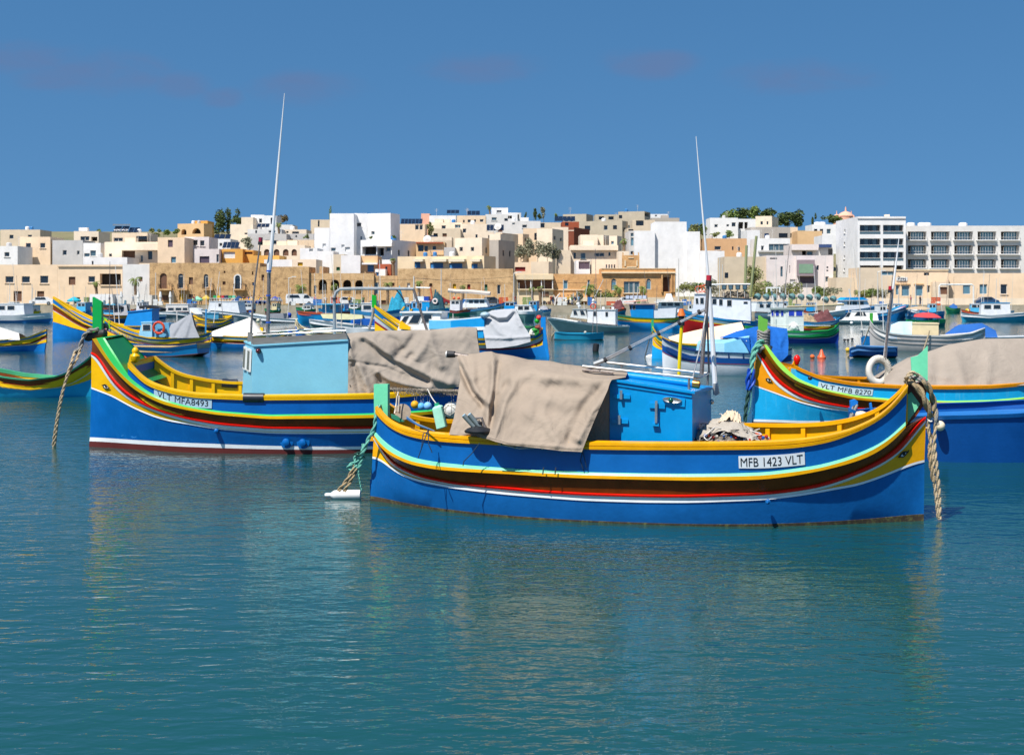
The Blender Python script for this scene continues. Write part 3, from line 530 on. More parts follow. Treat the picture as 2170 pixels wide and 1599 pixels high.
def bolt(x0, y0, x1, y1, px0, py0, px1, py1):
    o = slab(h1, [(x0, y0), (x1, y0+1.5), (x1, y1), (x0, y1-1.5)], v+.03, .028, CAB1, 'latch', B1)
    slab(h1, [(px0, py0), (px1, py0), (px1, py1), (px0, py1)], v+.07, .04, STEEL, 'bolt', o)
bolt(1300, 835, 1335, 845, 1313.5, 827, 1318.5, 846); bolt(1296, 887, 1331, 897.5, 1309.5, 880, 1314.5, 899)
o = slab(h1, [(1376, 853), (1409, 855), (1409, 866), (1376, 864)], v+.03, .028, CAB1, 'latch', B1); slab(h1, [(1388, 849), (1393, 849), (1392.5, 896), (1387.5, 896)], v+.075, .03, STEEL, 'bolt', o); slab(h1, [(1382.5, 896), (1396, 897), (1396, 903), (1382.5, 902)], v+.06, .058, CAB1, 'keeper', o)
pn = slab(h1, [(1392, 836), (1452, 844), (1451, 862), (1390, 855)], v+.022, .02, CAB1, 'light_board', B1)
u, z = h1.at(1424.5, 847.5, v+.03); mb = MB(); mb.v = [tuple(h1.pt(u+.145*math.cos(a)*r, v+.024+d, z+(.042*math.sin(a)-.012*math.cos(a))*r)) for r, d in ((1, 0), (.9, .03), (.5, .02)) for a in np.linspace(0, 2*math.pi, 25)[:-1]]
for k in range(2): mb.f += [(k*24+i, k*24+(i+1) % 24, (k+1)*24+(i+1) % 24, (k+1)*24+i) for i in range(24)]
mb.f.append(tuple(range(48, 72))); lt = mb.build('light_housing', STEEL, pn); mb = MB(); mb.ball(h1.pt(u-.02, v+.05, z), .035, 12); mb.build('green_lamp', glass('0c5a3c'), pn, True)
# roof tube, rails, boom, mast
rod(h1, [(1328, 796, .1), (1468, 813, .1)], .058, CAB1, 'roof_tube', B1, 16)
rod(h1, [(1467, 812.5, .1), (1469, 812.8, .1), (1482, 814.5, .1), (1484, 814.8, .1)], [.058, .062, .062, .03], mat('brass', '#b07a3c', .3, .85, var=.2), 'brass_cap', B1, 18)
NV, FV = .62, -.55
rl = rod(h1, [(1234.5, 775.4, NV), (1469, 800, NV), (1478, 800, .45), (1490, 797, -.2), (1499.7, 791, FV)], .02, STEEL, 'roof_rail', B1)
rod(h1, [(1285.7, 767.5, FV), (1499.7, 791, FV)], .02, STEEL, 'roof_rail', B1)
for p in [[(1460, 800, NV), (1460, 828, NV)], [(1500, 791, FV), (1499, 815, FV)], [(1317, 771, FV), (1318, 779, FV)], [(1270, 780, NV), (1271, 789, NV)], [(1240, 785, NV), (1272, 775, .1)], [(1234, 784, NV), (1300, 790, NV)]]: rod(h1, p, .018, RUST, 'rail_post', B1, 6)
rod(h1, [(1259, 771, -.3), (1280, 763, -.3)], .035, mat('galvanised', '#a5a8a8', .5, .5, var=.2, vs_=10), 'boom_foot', B1)
for d in (-2.3, 2.3): rod(h1, [(1278, 764+d, -.3), (1496, 655+d*.4, -.3)], .017, STEEL, 'boom', B1)
for x, y in ((1283, 762), (1335.5, 737), (1395.5, 706), (1439.5, 683.5), (1482, 661)): rod(h1, [(x-2.5, y+1.4, -.28), (x+2.5, y-1.4, -.28)], .04, BLACK, 'clamp', B1, 8)
rod(h1, [(1486.6, 793, -.3), (1490, 740, -.3), (1497, 660, -.3), (1500.5, 606, -.3)], [.035, .032, .028, .025], RUST, 'mast', B1)
rod(h1, [(1501, 607, -.3), (1502, 594, -.3)], [.05, .045], BLACK, 'lamp_base', B1, 12); rod(h1, [(1502, 595, -.3), (1502.5, 583, -.3)], .042, glass('b3121a'), 'red_lamp', B1, 12)
rod(h1, [(1496, 660, -.3), (1486, 725, -.1), (1468, 800, .1)], .013, STEEL, 'stay', B1, 5); rod(h1, [(1498, 650, -.3), (1502.5, 790, -.5)], .016, RUST, 'stay', B1, 5)
rod(h1, [(1517, 836, -.75), (1513, 775, -.75), (1506.5, 665, -.75), (1503, 612, -.75)], [.042, .04, .034, .03], mat('aerial_white', '#d5d6d6', .4, var=.08), 'aerial', B1)
rod(h1, [(1503, 613, -.75), (1496, 530, -.75), (1486, 420, -.75), (1475, 289, -.75)], [.022, .018, .012, .005], mat('aerial_white', '#d5d6d6'), 'aerial_tip', B1)
slab(h1, [(1511, 812), (1520, 812), (1524, 834), (1516, 839), (1511, 828)], -.7, .1, mat('galvanised', '#a5a8a8'), 'aerial_bracket', B1)
mb = MB(); u, z = h1.at(1508, 851, -.85); mb.ball(h1.pt(u, -.85, z), .04, 10); mb.build('door_knob', STEEL, cab, True)
yp = rod(h1, [(1438.5, 797, -1.15), (1441, 740, -1.15), (1444.6, 690, -1.15)], .028, paint('dcc010'), 'boat_hook', B1)
rod(h1, [(1444.5, 690, -1.15), (1444.2, 668, -1.15)], [.05, .045], BLACK, 'hook_tip', yp, 10); rod(h1, [(1444.2, 669, -1.15), (1443.8, 654, -1.15)], [.07, .03], paint('cf6a2a'), 'hook_float', yp, 10)
# winch under the tarp edge
g = near = MB(); u, z = h1.at(1014, 922, 1.38)
g.lathe(h1.pt(u, 1.38, z+.04), [(.2, 0), (.21, .03), (.17, .06), (.06, .1), (.05, .16)], 18); W_ = g.build('winch', mat('winch_iron', '#26282c', .5, .4), B1, True)
for a, b in (((983, 880), (1006, 905)), ((995, 878), (1018, 906))): rod(h1, [(*a, 1.42), (*b, 1.4)], .036, mat('pipe_grey', '#7d8684', .45, .5, var=.2), 'line_roller', W_, 10); rod(h1, [(a[0]-1, a[1]-1, 1.425), (a[0]+1, a[1]+1, 1.42)], .028, paint('a9cfe2'), 'roller_end', W_, 10)
for p in ([(1008, 886), (1021, 885), (1030, 912)], [(1006, 905), (1008, 886)], [(1014, 890), (1024, 918)]): rod(h1, [(*q, 1.38) for q in p], .02, RUST, 'bracket', W_, 6)
# net heap on the after deck
random.seed(4)
def heap(c, rx, ry, hz, m, name, parent, seed, n=36, spk=.35, rough=1.0):
    mb = MB(); pts = []
    for i in range(n):
        for j in range(12):
            th = 2*math.pi*i/n; r_ = j/11; q = Vector((math.cos(th)*r_*2.5+seed, math.sin(th)*r_*2.5, seed)); hh = (1-r_**2.2)*(1+rough*noise.fractal(q*.8, 1.0, 2.0, 3)*.8)+spk*noise.noise(q*1.2+Vector((5, 0, 0)))*(1-r_)
            k = 1+.18*noise.noise(q*1.3); pts.append(Vector(c)+Vector((math.cos(th)*r_*rx*k, math.sin(th)*r_*ry*k, max(0, hh)*hz)))
    mb.grid(pts, n, 12, True); return mb.build(name, m, parent, 'all', rec=False)
NETM = mat('netting', '#6e6459', .95, var=.55, vs_=11, bump=1, bs=36, wear='a39884', wk=.5)
def crumple(c, ax, ay, sx, sy, hz, m, name, parent, seed, n=22, lift=.0):      # crumpled sheet lying over a heap
    mb = MB(); pts = []
    for i in range(n):
        for j in range(n):
            a, b = i/(n-1)*2-1, j/(n-1)*2-1; q = Vector((a*1.6+seed, b*1.6, seed*.7)); w_ = noise.noise_vector(q)*.22; r_ = math.sqrt(a*a+b*b)
            z = hz*max(-.2, 1-r_*r_*.8)+.07*(1-2*abs(noise.noise(q*1.9)))+.035*(1-2*abs(noise.noise(q*4.1+Vector((3, 3, 3)))))+lift; pts.append(Vector(c)+ax*(a*sx+w_.x*sx)+ay*(b*sy+w_.y*sy)+Vector((0, 0, z)))
    mb.grid(pts, n, n); return mb.build(name, m, parent, 'all', rec=False)
u, z = h1.at(1538, 932, .35); c = h1.pt(u, .35, z-.16)
NH = thing('net_heap', c, 'heap of fishing net and torn white cloth on deck beside the blue cabin', 'fishing net')
heap(c, .72, .55, .34, NETM, 'net', NH, 3, n=60, spk=.25, rough=.5); A_, B_ = h1.e, -h1.n
crumple(c+A_*.02+Vector((0, 0, .2)), A_, B_, .40, .36, .22, cloth('a79f93', crease=.8), 'torn_cloth', NH, 2.3); crumple(c-A_*.38+Vector((0, 0, .02)), (A_+Vector((0, 0, .5))).normalized(), B_, .34, .3, .12, cloth('8f877c', crease=.8), 'sack', NH, 5.1); crumple(c+A_*.30-B_*.05+Vector((0, 0, .12)), (A_-Vector((0, 0, .35))).normalized(), B_, .28, .34, .16, cloth('c6c0bb', crease=.8), 'torn_cloth', NH, 8.7); crumple(c+A_*.08+Vector((0, 0, .40)), A_, B_, .16, .14, .12, cloth('cbb9a0', crease=.8), 'torn_cloth', NH, 11.2)
for i in range(44):
    a = random.uniform(0, 6.28); r_ = random.uniform(.3, .68); p = c+Vector((math.cos(a)*r_, -abs(math.sin(a))*r_*.75, .10+.30*(1-r_*1.2)+random.uniform(0, .05)))
    mb = MB(); mb.ball(p, random.uniform(.016, .032), 6); mb.build('net_float', paint(random.choice(['a8342a', '1b4f9c', 'c9c2b4', '6b5a4a', 'b5563a', '8c7c66'])), NH)
for i in range(26):
    a = random.uniform(0, 6.28); p = c+Vector((math.cos(a)*.3, math.sin(a)*.3, .35)); q = [p]
    for k in range(5): q.append(q[-1]+Vector((random.uniform(-.16, .16), random.uniform(-.12, .1), random.uniform(-.1, .06))))
    mb = MB(); mb.tube(curve(q, 3), .007, 4); mb.build('cord', cloth(random.choice(['c8c0b0', '8f8474', 'd8d4cc', '5e5850'])), NH)
# stern clutter of the nearest boat
t = thing('jerrycan', h1.q(938, 912, .55), 'mint green plastic can standing in the stern of the nearest boat', 'jerrycan')
aa, zz = h1.at(917, 860, .6); c = h1.q(932, 884, .6); X = (h1.q(944, 880, .6)-h1.q(921, 887, .6)).normalized(); Z = (h1.q(928, 862, .6)-h1.q(938, 908, .6)).normalized(); Yv = Z.cross(X)
mb = MB(); w2, d2, h2_ = .085, .07, .17
prof = [(-h2_, .82), (-h2_*.92, 1), (h2_*.9, 1), (h2_, .8), (h2_*1.12, .35)]; n = 16; pts = []
for hz, k in prof:
    for i in range(n):
        a = 2*math.pi*i/n; ca, sa = math.cos(a), math.sin(a); q = (abs(ca)**4+abs(sa)**4)**-.25; pts.append(c+X*ca*q*w2*k+Yv*sa*q*d2*k+Z*hz)
k0 = len(mb.v); mb.v += [tuple(p) for p in pts]
for i in range(4):
    for j in range(n): mb.f.append((i*n+j, i*n+(j+1) % n, (i+1)*n+(j+1) % n, (i+1)*n+j))
mb.f.append(tuple(range(n))[::-1]); mb.build('body', paint('9fdcc4', rough=.4), t, True)
mb = MB(); mb.tube([c+Z*(h2_*1.05), c+Z*(h2_*1.05+.05)], .04, 12); mb.build('cap', paint('35a47c'), t, True)
mb = MB(); mb.tube(curve([c+Z*.2, h1.q(915, 842, .3), h1.q(906, 824, .1)]), .008, 5); mb.build('cord', cloth('c8c4ba'), t)
for px, py, r, col, lab in ((879, 857, .062, 'd9a01c', 'yellow ball float hanging above the stern of the nearest boat'), (892.6, 861, .06, '5aa8d8', 'left of the two pale blue ball floats above the nearest stern'), (906.5, 860, .065, '7ab4e2', 'pale blue ball float hanging right beside the mint green can'), (957, 868, .125, 'd9d6cc', 'large off-white netted ball float beside the beige tarp of the nearest boat')):
    Yf = 25.2; c = P(px, py, Yf); t = thing('ball_float', c-Vector((0, 0, r)), lab, 'float', 'ball floats hanging over the stern'); mb = MB(); mb.ball(c, r*1.15, 16); mb.build('ball', paint(col, rough=.5), t, True)
    mb = MB(); mb.tube([c+Vector((0, 0, r)), P(px-2, 828, Yf)], .006, 4); mb.tube([c+Vector((.03, 0, r)), P(px+5, 829, Yf)], .005, 4); mb.build('cord', cloth('a9a7a0'), t)
    if r > .1:
        for k in range(7): mb = MB(); mb.torus(c, r*1.17, .006, Vector((math.cos(k*.9), math.sin(k*.45), math.sin(k*.9))), 20, 4); mb.build('net_cord', cloth('b9b3a4'), t)
# wrapped pole carried over the stern (holds the floats)
mb = MB(); mb.tube([P(828, 825, 25.3), P(880, 827, 25.2), P(975, 829, 25.0)], .035, 8)
for k in range(60): x = 834+k*2.3; p = P(x, 826+.03*(x-834), 25.2); mb.tube([p+Vector((-.03, -.045, .03+random.uniform(-.02, .03))), p+Vector((.03, -.05, -.05-random.uniform(0, .05)))], .008, 4)
solo(mb, 'wrapped_pole', NETM, 'grey pole wrapped in netting slung behind the mint green stern post', 'pole')
# lashings and block in the stern
rod(h1, [(844, 830, .3), (838, 862, .4), (836, 876, .5)], .01, cloth('d4cfc4'), 'lashing', B1, 5)
for x in (841, 846): rod(h1, [(x, 838, .5), (x-2, 872, .5)], .012, cloth('cfc6b4'), 'lashing', B1, 5)
slab(h1, [(836.5, 862), (847, 860), (846, 876), (837, 877)], .5, .05, mat('drift_wood', '#a08c76', .8, var=.3, vs_=12), 'wooden_block', B1)
mb = MB(); mb.lathe(h1.q(853, 873, .2), [(.01, 0), (.13, .01), (.13, .03), (.01, .04)], 18, ax=h1.e*.5-h1.n+Vector((0, 0, .3))); mb.build('cork_disc', mat('cork', '#a39583', .9, var=.3, vs_=10), B1)
slab(h1, [(828, 877), (840, 880), (856, 893), (846, 894), (830, 886)], .3, .03, paint('2e7f63'), 'green_board', B1)
for k, (dy, co) in enumerate(((0, '3e7fbf'), (3, '2c5f92'), (-2, '6a7f92'))): rod(h1, [(862, 884+dy, .8), (885, 899+dy*.5, 1.0), (921, 913, 1.25)], .009, paint(co), 'fishing_rod', B1, 5)
for p in ([(908, 908, 1.3), (900, 930, 1.42), (886, 970, 1.40)], [(908, 912, 1.3), (908, 940, 1.42), (916, 959, 1.40)], [(906, 915, 1.32), (897, 918, 1.4), (893, 950, 1.42)], [(1016, 939, 1.55), (1000, 960, 1.54), (983, 977, 1.54)], [(1236, 952, 1.6), (1230, 975, 1.55), (1237, 998, 1.54)], [(1234, 952, 1.6), (1243, 990, 1.55)], [(983, 976, 1.54), (981, 987, 1.56)]): rod(h1, p, .008, cloth('2b3f55'), 'cord', B1, 5)
rod(h1, [(1145, 948, 1.62), (1100, 950, 1.6), (1085, 947, 1.58), (1055, 940, 1.56)], .008, cloth('c0b8a8'), 'cord', B1, 5)
for x in (1152, 1178): rod(h1, [(x, 990, 1.58), (x-2, 1005, 1.59)], .01, cloth('3c4148'), 'strap', B1, 5)
def bossing(h, px, py, v, root, m, r=.055):
    c = h.q(px, py, v); mb = MB(); mb.lathe(c+h.n*.06, [(r*1.6, 0), (r*1.7, .04), (r*.8, .05), (r*.8, .09), (r, .10), (r*.9, .15), (r*.3, .17)], 14, ax=-h.n); return mb.build('skin_fitting', m, root, True)
bossing(h2, 607, 936, 1.3, B2, BLU2, .08); bossing(h2, 642, 937, 1.3, B2, BLU2, .08); bossing(h1, 1627, 1063, 1.33, B1, BLU1, .022); bossing(h2, 460, 912, 1.28, B2, BLU2, .05)
def scuff(h, lo, hi, quad, m, root, n=9, seed=0):
    f = h.decal(lo, hi, quad); r_ = random.Random(seed); mb = MB()
    for k in range(n):
        a, b, w_, hh = r_.random(), r_.random(), r_.uniform(.03, .09), r_.uniform(.1, .45); m_ = 7; mb.add([f(a+w_*math.cos(t)*r_.uniform(.6, 1), b+hh*math.sin(t)*r_.uniform(.6, 1), .004) for t in np.linspace(0, 2*math.pi, m_+1)[:-1]], [tuple(range(m_))])
    o = mb.build('paint_scuffs', m, root); tag(o, kind='stuff'); return o
SCF = paint('8fb6c6', rough=.6); SCD = paint('2b3c46', rough=.7)
scuff(h1, 'wl', 'wb', [(1119, 1066), (1130, 1066), (1131, 1082), (1121, 1082)], SCF, B1, 5, 1); scuff(h1, 'wl', 'wb', [(815, 1040), (880, 1045), (880, 1056), (815, 1050)], paint('8c8a80'), B1, 7, 2); scuff(h1, 'wl', 'wb', [(1690, 1062), (1790, 1050), (1795, 1068), (1690, 1078)], paint('3f8fc0'), B1, 12, 3); scuff(h2, 'bt', 'wb', [(250, 860), (420, 905), (420, 930), (250, 915)], paint('2a7cc4'), B2, 14, 5); scuff(h3, 'bt', 'wb', [(1700, 872), (1780, 880), (1780, 888), (1700, 884)], paint('9fd4e0'), B3, 12, 6)
for px, py in ((921, 906), (960, 915), (1400, 945), (1700, 940)): scuff(h1, 'gb', 'gc', [(px, py), (px+26, py+2), (px+26, py+8), (px, py+6)], paint('8a6222'), B1, 4, px) if False else None
# ropes
def rope(pts, r, m, name='rope', parent=None, strands=2):
    c = curve(pts, 8); mb = MB(); L_ = 0
    for k in range(strands):
        q = []; L_ = 0
        for i, p in enumerate(c):
            d = (c[min(i+1, len(c)-1)]-c[max(i-1, 0)]).normalized(); a = d.cross(Vector((0, 1, .2))).normalized(); b = d.cross(a)
            if i: L_ += (c[i]-c[i-1]).length
            t = L_/(r*7)*2*math.pi/1.4+k*2*math.pi/strands; q.append(p+(a*math.cos(t)+b*math.sin(t))*r*.5)
        mb.tube(q, r*.62, 6)
    return mb, m, name
def ropething(lst, lab, cat='rope', nm='mooring_rope', grp=None):
    t = None
    for pts, r, m in lst:
        dense = curve(pts, max(4, int(sum((Vector(a)-Vector(b)).length for a, b in zip(pts, pts[1:]))/max(1, len(pts)-1)/(r*2.2))))
        mb, _, _ = rope(dense[::1], r, m)
        if t is None: t = thing(nm, min(dense, key=lambda p: p.z), lab, cat, grp)
        mb.build('strand', m, t, True)
    return t
TAN = cloth('a08c6c', bump=.8, bs=60); TAN2 = cloth('b7a486', bump=.8, bs=60); TEAL = cloth('6cae9c', bump=.8, bs=60); DKG = cloth('2d4a44'); GREYR = cloth('8d8a84', bump=.8, bs=60)
Y = 22.4; q = lambda *a: [P(x, y, Y+dy) for x, y, dy in a]
ropething([(q((803, 858, 0), (797, 880, -.1), (793, 905, -.1), (781, 930, -.1), (772, 952, -.1), (764, 968, 0)), .030, TEAL), (q((770, 940, .05), (766, 962, 0), (755, 978, 0), (742, 984, 0), (738, 992, .05), (748, 994, 0), (757, 985, 0)), .026, TEAL),
           (q((763, 960, 0), (752, 970, 0), (756, 990, 0), (763, 984, 0), (770, 966, 0)), .024, TEAL), (q((752, 985, 0), (738, 1012, 0), (717, 1040, 0)), .030, TAN), (q((757, 988, 0), (745, 1015, 0), (729, 1041, 0)), .028, TAN),
           (q((760, 980, 0), (760, 1005, 0), (766, 1040, 0)), .012, TEAL), (q((768, 956, 0), (752, 962, -.05), (772, 968, 0), (755, 972, 0)), .014, DKG), (q((757, 975, 0), (752, 990, 0), (755, 1003, 0)), .016, DKG)], 'green and tan mooring rope knotted between the nearest stern and the white bottle float')
t = thing('bottle_float', P(728, 1060, WD(1058)), 'white plastic bottle floating on the water at the end of the stern rope', 'float')
Yb = WD(1056); a = P(765, 1047.5, Yb); b = P(688, 1048.5, Yb); d = (b-a); mb = MB(); L_ = d.length
mb.lathe(a, [(.05, 0), (.078, .012), (.08, L_*.1), (.08, L_*.66), (.074, L_*.74), (.05, L_*.8), (.032, L_*.84)], 18, ax=d); mb.build('body', WHITEP, t, True); mb = MB(); mb.lathe(a, [(.033, L_*.84), (.035, L_*.93), (.028, L_*.99), (.01, L_)], 12, ax=d); mb.build('neck', WHITEP, t, True)
Y = 20.55
ropething([(q((1922, 806, .3), (1935, 812, -.05), (1950, 828, -.1), (1963, 855, -.1), (1972, 885, 0)), .050, TAN), (q((1940, 795, .2), (1955, 806, -.1), (1968, 822, -.1), (1978, 850, 0), (1980, 870, 0)), .045, TAN), (q((1926, 798, .2), (1945, 800, -.1), (1962, 812, -.1), (1973, 838, 0), (1982, 870, 0), (1985, 900, 0)), .038, GREYR),
           (q((1920, 806, .1), (1922, 797, -.1), (1934, 790, -.15), (1946, 796, -.1), (1950, 806, -.1)), .032, TAN2)], 'thick tan hoses and ropes bent over the bow post of the nearest boat', nm='rope_bundle')
ropething([(q((1976, 845, 0), (1983, 880, 0), (1980, 940, 0), (1986, 1000, 0), (1990, 1050, 0), (1991, 1100, 0)), .027, TAN2), (q((1968, 880, 0), (1968, 915, 0), (1976, 955, 0), (1978, 1000, 0), (1984, 1060, 0), (1988, 1096, 0)), .023, TAN2), (q((1966, 905, 0), (1972, 930, .05), (1970, 965, 0), (1978, 1020, 0)), .03, TAN), (q((1964, 885, 0), (1972, 893, -.05), (1978, 886, 0)), .012, cloth('d9d5cc'))], 'pale twisted ropes hanging from the nearest bow down into the water')
# mint eye bolts / boat 2 cabin ---------------------------------------
v = 1.0; f2 = lambda px, py, vv=v: h2.at(px, py, vv)
zb = h2.at(640, 836, 1.4)[1]-.45
u1, z1 = f2(537.5, 734); ub = f2(531.5, 834)[0]; u2, z2 = f2(737.6, 722); uc, zc = h2.at(519.5, 725, 0); ucb = h2.at(511, 834, 0)[0]
mb = MB(); mb.add([h2.pt(ub, v, zb), h2.pt(u2, v, zb), h2.pt(u2, -v, zb), h2.pt(ub, -v, zb), h2.pt(ucb, 0, zb), h2.pt(u1, v, z1), h2.pt(u2, v, z2), h2.pt(u2, -v, z2), h2.pt(u1, -v, z1), h2.pt(uc, 0, zc)],
   [(0, 1, 6, 5), (1, 2, 7, 6), (2, 3, 8, 7), (3, 4, 9, 8), (4, 0, 5, 9), (5, 6, 7, 8, 9)]); cab2 = mb.build('cabin', CAB2, B2)
mb = MB(); zt = lambda x: z1+(z2-z1)*(x-u1)/(u2-u1)
cs = [(u1, v+.03), (u2, v+.03), (u2, -v-.03), (u1, -v-.03), (uc-.03, 0)]; mb.add([h2.pt(a, b, (zt(a) if a > uc else zc)+.0) for a, b in cs]+[h2.pt(a, b, (zt(a) if a > uc else zc)+.03) for a, b in cs], [(4, 3, 2, 1, 0), (5, 6, 7, 8, 9)]+[(i, (i+1) % 5, (i+1) % 5+5, i+5) for i in range(5)]); mb.build('roof', CAB2, B2)
slab(h2, [(536, 731), (535, 716), (733, 706), (737, 720)], .98, .05, GREYW, 'roof_coaming', B2); slab(h2, [(524, 724), (525, 704), (530, 704), (535, 716), (536, 732)], .3, .06, GREYW, 'roof_coaming', B2)
def decal_win(c4, v_):   # front windows on the slanted face
    pass
for x0, x1, ya, yb_ in ((.12, .42, 4, 60), (.58, .9, 4, 60)):
    def fp(s, t): A = h2.pt(uc, 0, zc).lerp(h2.pt(u1, v, z1), s); B_ = h2.pt(ucb, 0, zb).lerp(h2.pt(ub, v, zb), s); return A.lerp(B_, t)-h2.e*.02
    t0, t1 = (.05, .38)
    mb = MB(); mb.prism([fp(x0, t0), fp(x1, t0), fp(x1, t1), fp(x0, t1)], -h2.e*.03); wf = mb.build('window_frame', WHITEP, cab2); mb = MB(); e_ = .06
    mb.prism([fp(x0+e_, t0+.03)-h2.e*.03, fp(x1-e_, t0+.03)-h2.e*.03, fp(x1-e_, t1-.03)-h2.e*.03, fp(x0+e_, t1-.03)-h2.e*.03], -h2.e*.01); mb.build('pane', glass('5b5f5a'), wf)
mb = MB(); c = h2.q(548, 743, v+.02); mb.lathe(c, [(.055, 0), (.06, .02), (.05, .05)], 14, ax=-h2.n); o = mb.build('lamp_base', BLACK, B2, True); mb = MB(); mb.ball(c-h2.n*.06, .045, 12); mb.build('red_lamp', glass('5a0d16'), o, True)
tarp(h2, B2, [(735.5, 706), (760, 704), (790, 701.5), (815.5, 699.8), (860, 700), (890, 698.6), (909, 699), (940, 696), (974, 692.5), (1000, 692.5), (1010, 694)], [(737, 836), (789, 836), (808, 832), (827.5, 824), (860, 826), (911, 827), (940, 824), (971, 820), (1022, 816)],
     [(735.5, 706), (738, 724), (738, 780), (737, 836)], [(1010, 694), (1011, 712), (1018, 760), (1022, 816)], (.55, .35), (1.15, .75), [
     ([(765, 708), (800, 735), (860, 775), (915, 800), (955, 812)], 11, .11), ([(772, 722), (812, 754), (868, 788), (905, 806)], 8, -.10), ([(801, 790), (830, 806), (870, 816), (911, 822)], 7, .08), ([(803, 797), (808, 820), (820, 826)], 8, -.08), ([(742, 765), (780, 772), (820, 778), (870, 800)], 3, -.03),
     ([(745, 722), (741, 745), (748, 765)], 6, .05), ([(760, 775), (772, 800), (782, 832)], 8, .07), ([(750, 775), (757, 805), (762, 834)], 7, -.06), ([(806, 708), (838, 720), (850, 740)], 8, -.06), ([(880, 708), (862, 735), (840, 752)], 8, -.06), ([(911, 702), (920, 740), (935, 775)], 9, .06), ([(909, 702), (900, 735), (880, 758)], 9, .05), ([(840, 755), (862, 762), (872, 752)], 6, -.06), ([(975, 694), (985, 730), (990, 770)], 12, .04)], e0=.4, e1=.6, m=CANV2, nu=100, nv=50, seed=3)
for y in (756, 816): rod(h2, [(741, y, 1.12), (742.5, y, 1.12)], .014, BLACK, 'eyelet', B2, 6)
# black pipe lagging on the gunwale
for side_, (xa, xb) in ((1, (516, 559)), (-1, (474, 505))):
    mb = MB(); h = h2
    g0, g1 = h.ln['gc'][1:3]; ua, ub_ = h.at(xa, 838, 1.45*side_)[0], h.at(xb, 838, 1.45*side_)[0]
    mb.tube([h.side('gb', 'gc', .45, (ua+(ub_-ua)*k/6-g0)/(g1-g0), side_, -.03) for k in range(7)], .10, 12); mb.build('pipe_lagging', mat('lagging', '#1d222b', .45, var=.2, vs_=6), B2, True)
rod(h2, [(535, 711.5, .95), (640, 705.5, .95), (731.6, 700.7, .95), (722, 697, -.6), (706, 694.5, -.7)], .022, STEEL, 'roof_rail', B2); rod(h2, [(545, 704, -.9), (706, 694.5, -.7)], .018, STEEL, 'roof_rail', B2)
for p in [[(535, 730, .8), (534, 706, .8)], [(729, 716, .95), (730, 701, .95)], [(722, 712, .9), (733, 704, .9)]]: rod(h2, p, .03, GREYW, 'rail_post', B2, 6)
rod(h2, [(531.5, 726, .2), (533, 681, .2), (540, 601, .2), (549, 532, .2), (551, 518, .2)], [.026, .024, .02, .016, .014], RUST, 'mast', B2)
rod(h2, [(551.5, 519, .2), (552, 512, .2)], .05, BLACK, 'lamp_base', B2, 12); rod(h2, [(552, 512.5, .2), (552.5, 503, .2)], .045, glass('8c1024'), 'red_lamp', B2, 12)
rod(h2, [(567, 722, 0), (568, 680, 0), (569.5, 615, 0), (570, 575, 0)], .04, RUST, 'mast', B2)
rod(h2, [(569.5, 578, 0), (571, 560, 0), (575, 530, 0), (586, 395, 0), (594, 300, 0), (603, 198, 0)], [.045, .06, .04, .028, .018, .007], mat('aerial_white', '#d5d6d6'), 'aerial', B2)
for x, y in ((569.8, 574), (569, 626), (568.5, 683), (532.6, 660)): rod(h2, [(x, y-1.5, .1), (x, y+1.5, .1)], .055, paint('1c4fa8'), 'tape', B2, 8)
rod(h2, [(709, 712, 0), (708.5, 640, 0), (709, 627, 0), (713, 618, 0), (721, 612, 0), (760, 611, 0), (876, 612, 0)], .034, mat('galvanised', '#a5a8a8'), 'awning_frame', B2)
rod(h2, [(876, 612, 0), (905, 700, 0)], .028, RUST, 'awning_frame', B2)
rod(h2, [(838, 612, 0), (848, 624, 0), (856, 636, .1)], .015, BLACK, 'bracket', B2, 5)
for x in (709.5, 709): rod(h2, [(x-.5, 631, 0), (x-.5, 634, 0)], .06, BLACK, 'clamp', B2, 8)
# bow fender and rope of boat 2
Y = 30.9; t = thing('fender', P(204, 720, Y), 'black cylindrical fender lashed across the bow under the tall dark green post', 'fender')
mb = MB(); a = P(180, 715.5, Y-.2); b = P(226, 704.5, Y-.4); d = b-a; L_ = d.length; mb.lathe(a, [(.02, 0), (.075, .03), (.095, .08), (.095, L_-.08), (.075, L_-.03), (.02, L_)], 16, ax=d); mb.build('body', BLACK, t, True)
ropething([(q((222, 694, .1), (205, 698, -.4), (188, 701, -.4), (176, 716, -.3), (170, 735, -.3), (158, 748, -.3)), .045, GREYR), (q((172, 735, -.3), (163, 760, -.4), (150, 782, -.5), (132, 830, -.5), (118, 900, -.4), (112, 946, -.3)), .027, TAN2), (q((160, 742, -.3), (152, 765, -.5), (138, 810, -.6), (124, 880, -.5), (116, 946, -.3)), .027, TAN2), (q((215, 690, .1), (224, 688, -.1), (228, 697, .1)), .04, GREYR)], 'grey and tan bow rope leading left from the boat with the tall dark green post')
mb = MB(); c = h2.q(305, 762, -1.45); mb.ball(c, .085, 14); solo(mb, 'buoy', paint('c8542e', rough=.5), 'orange ball buoy hanging outside the far side of the boat with plate VLT MFA8493', 'buoy', smooth=True)
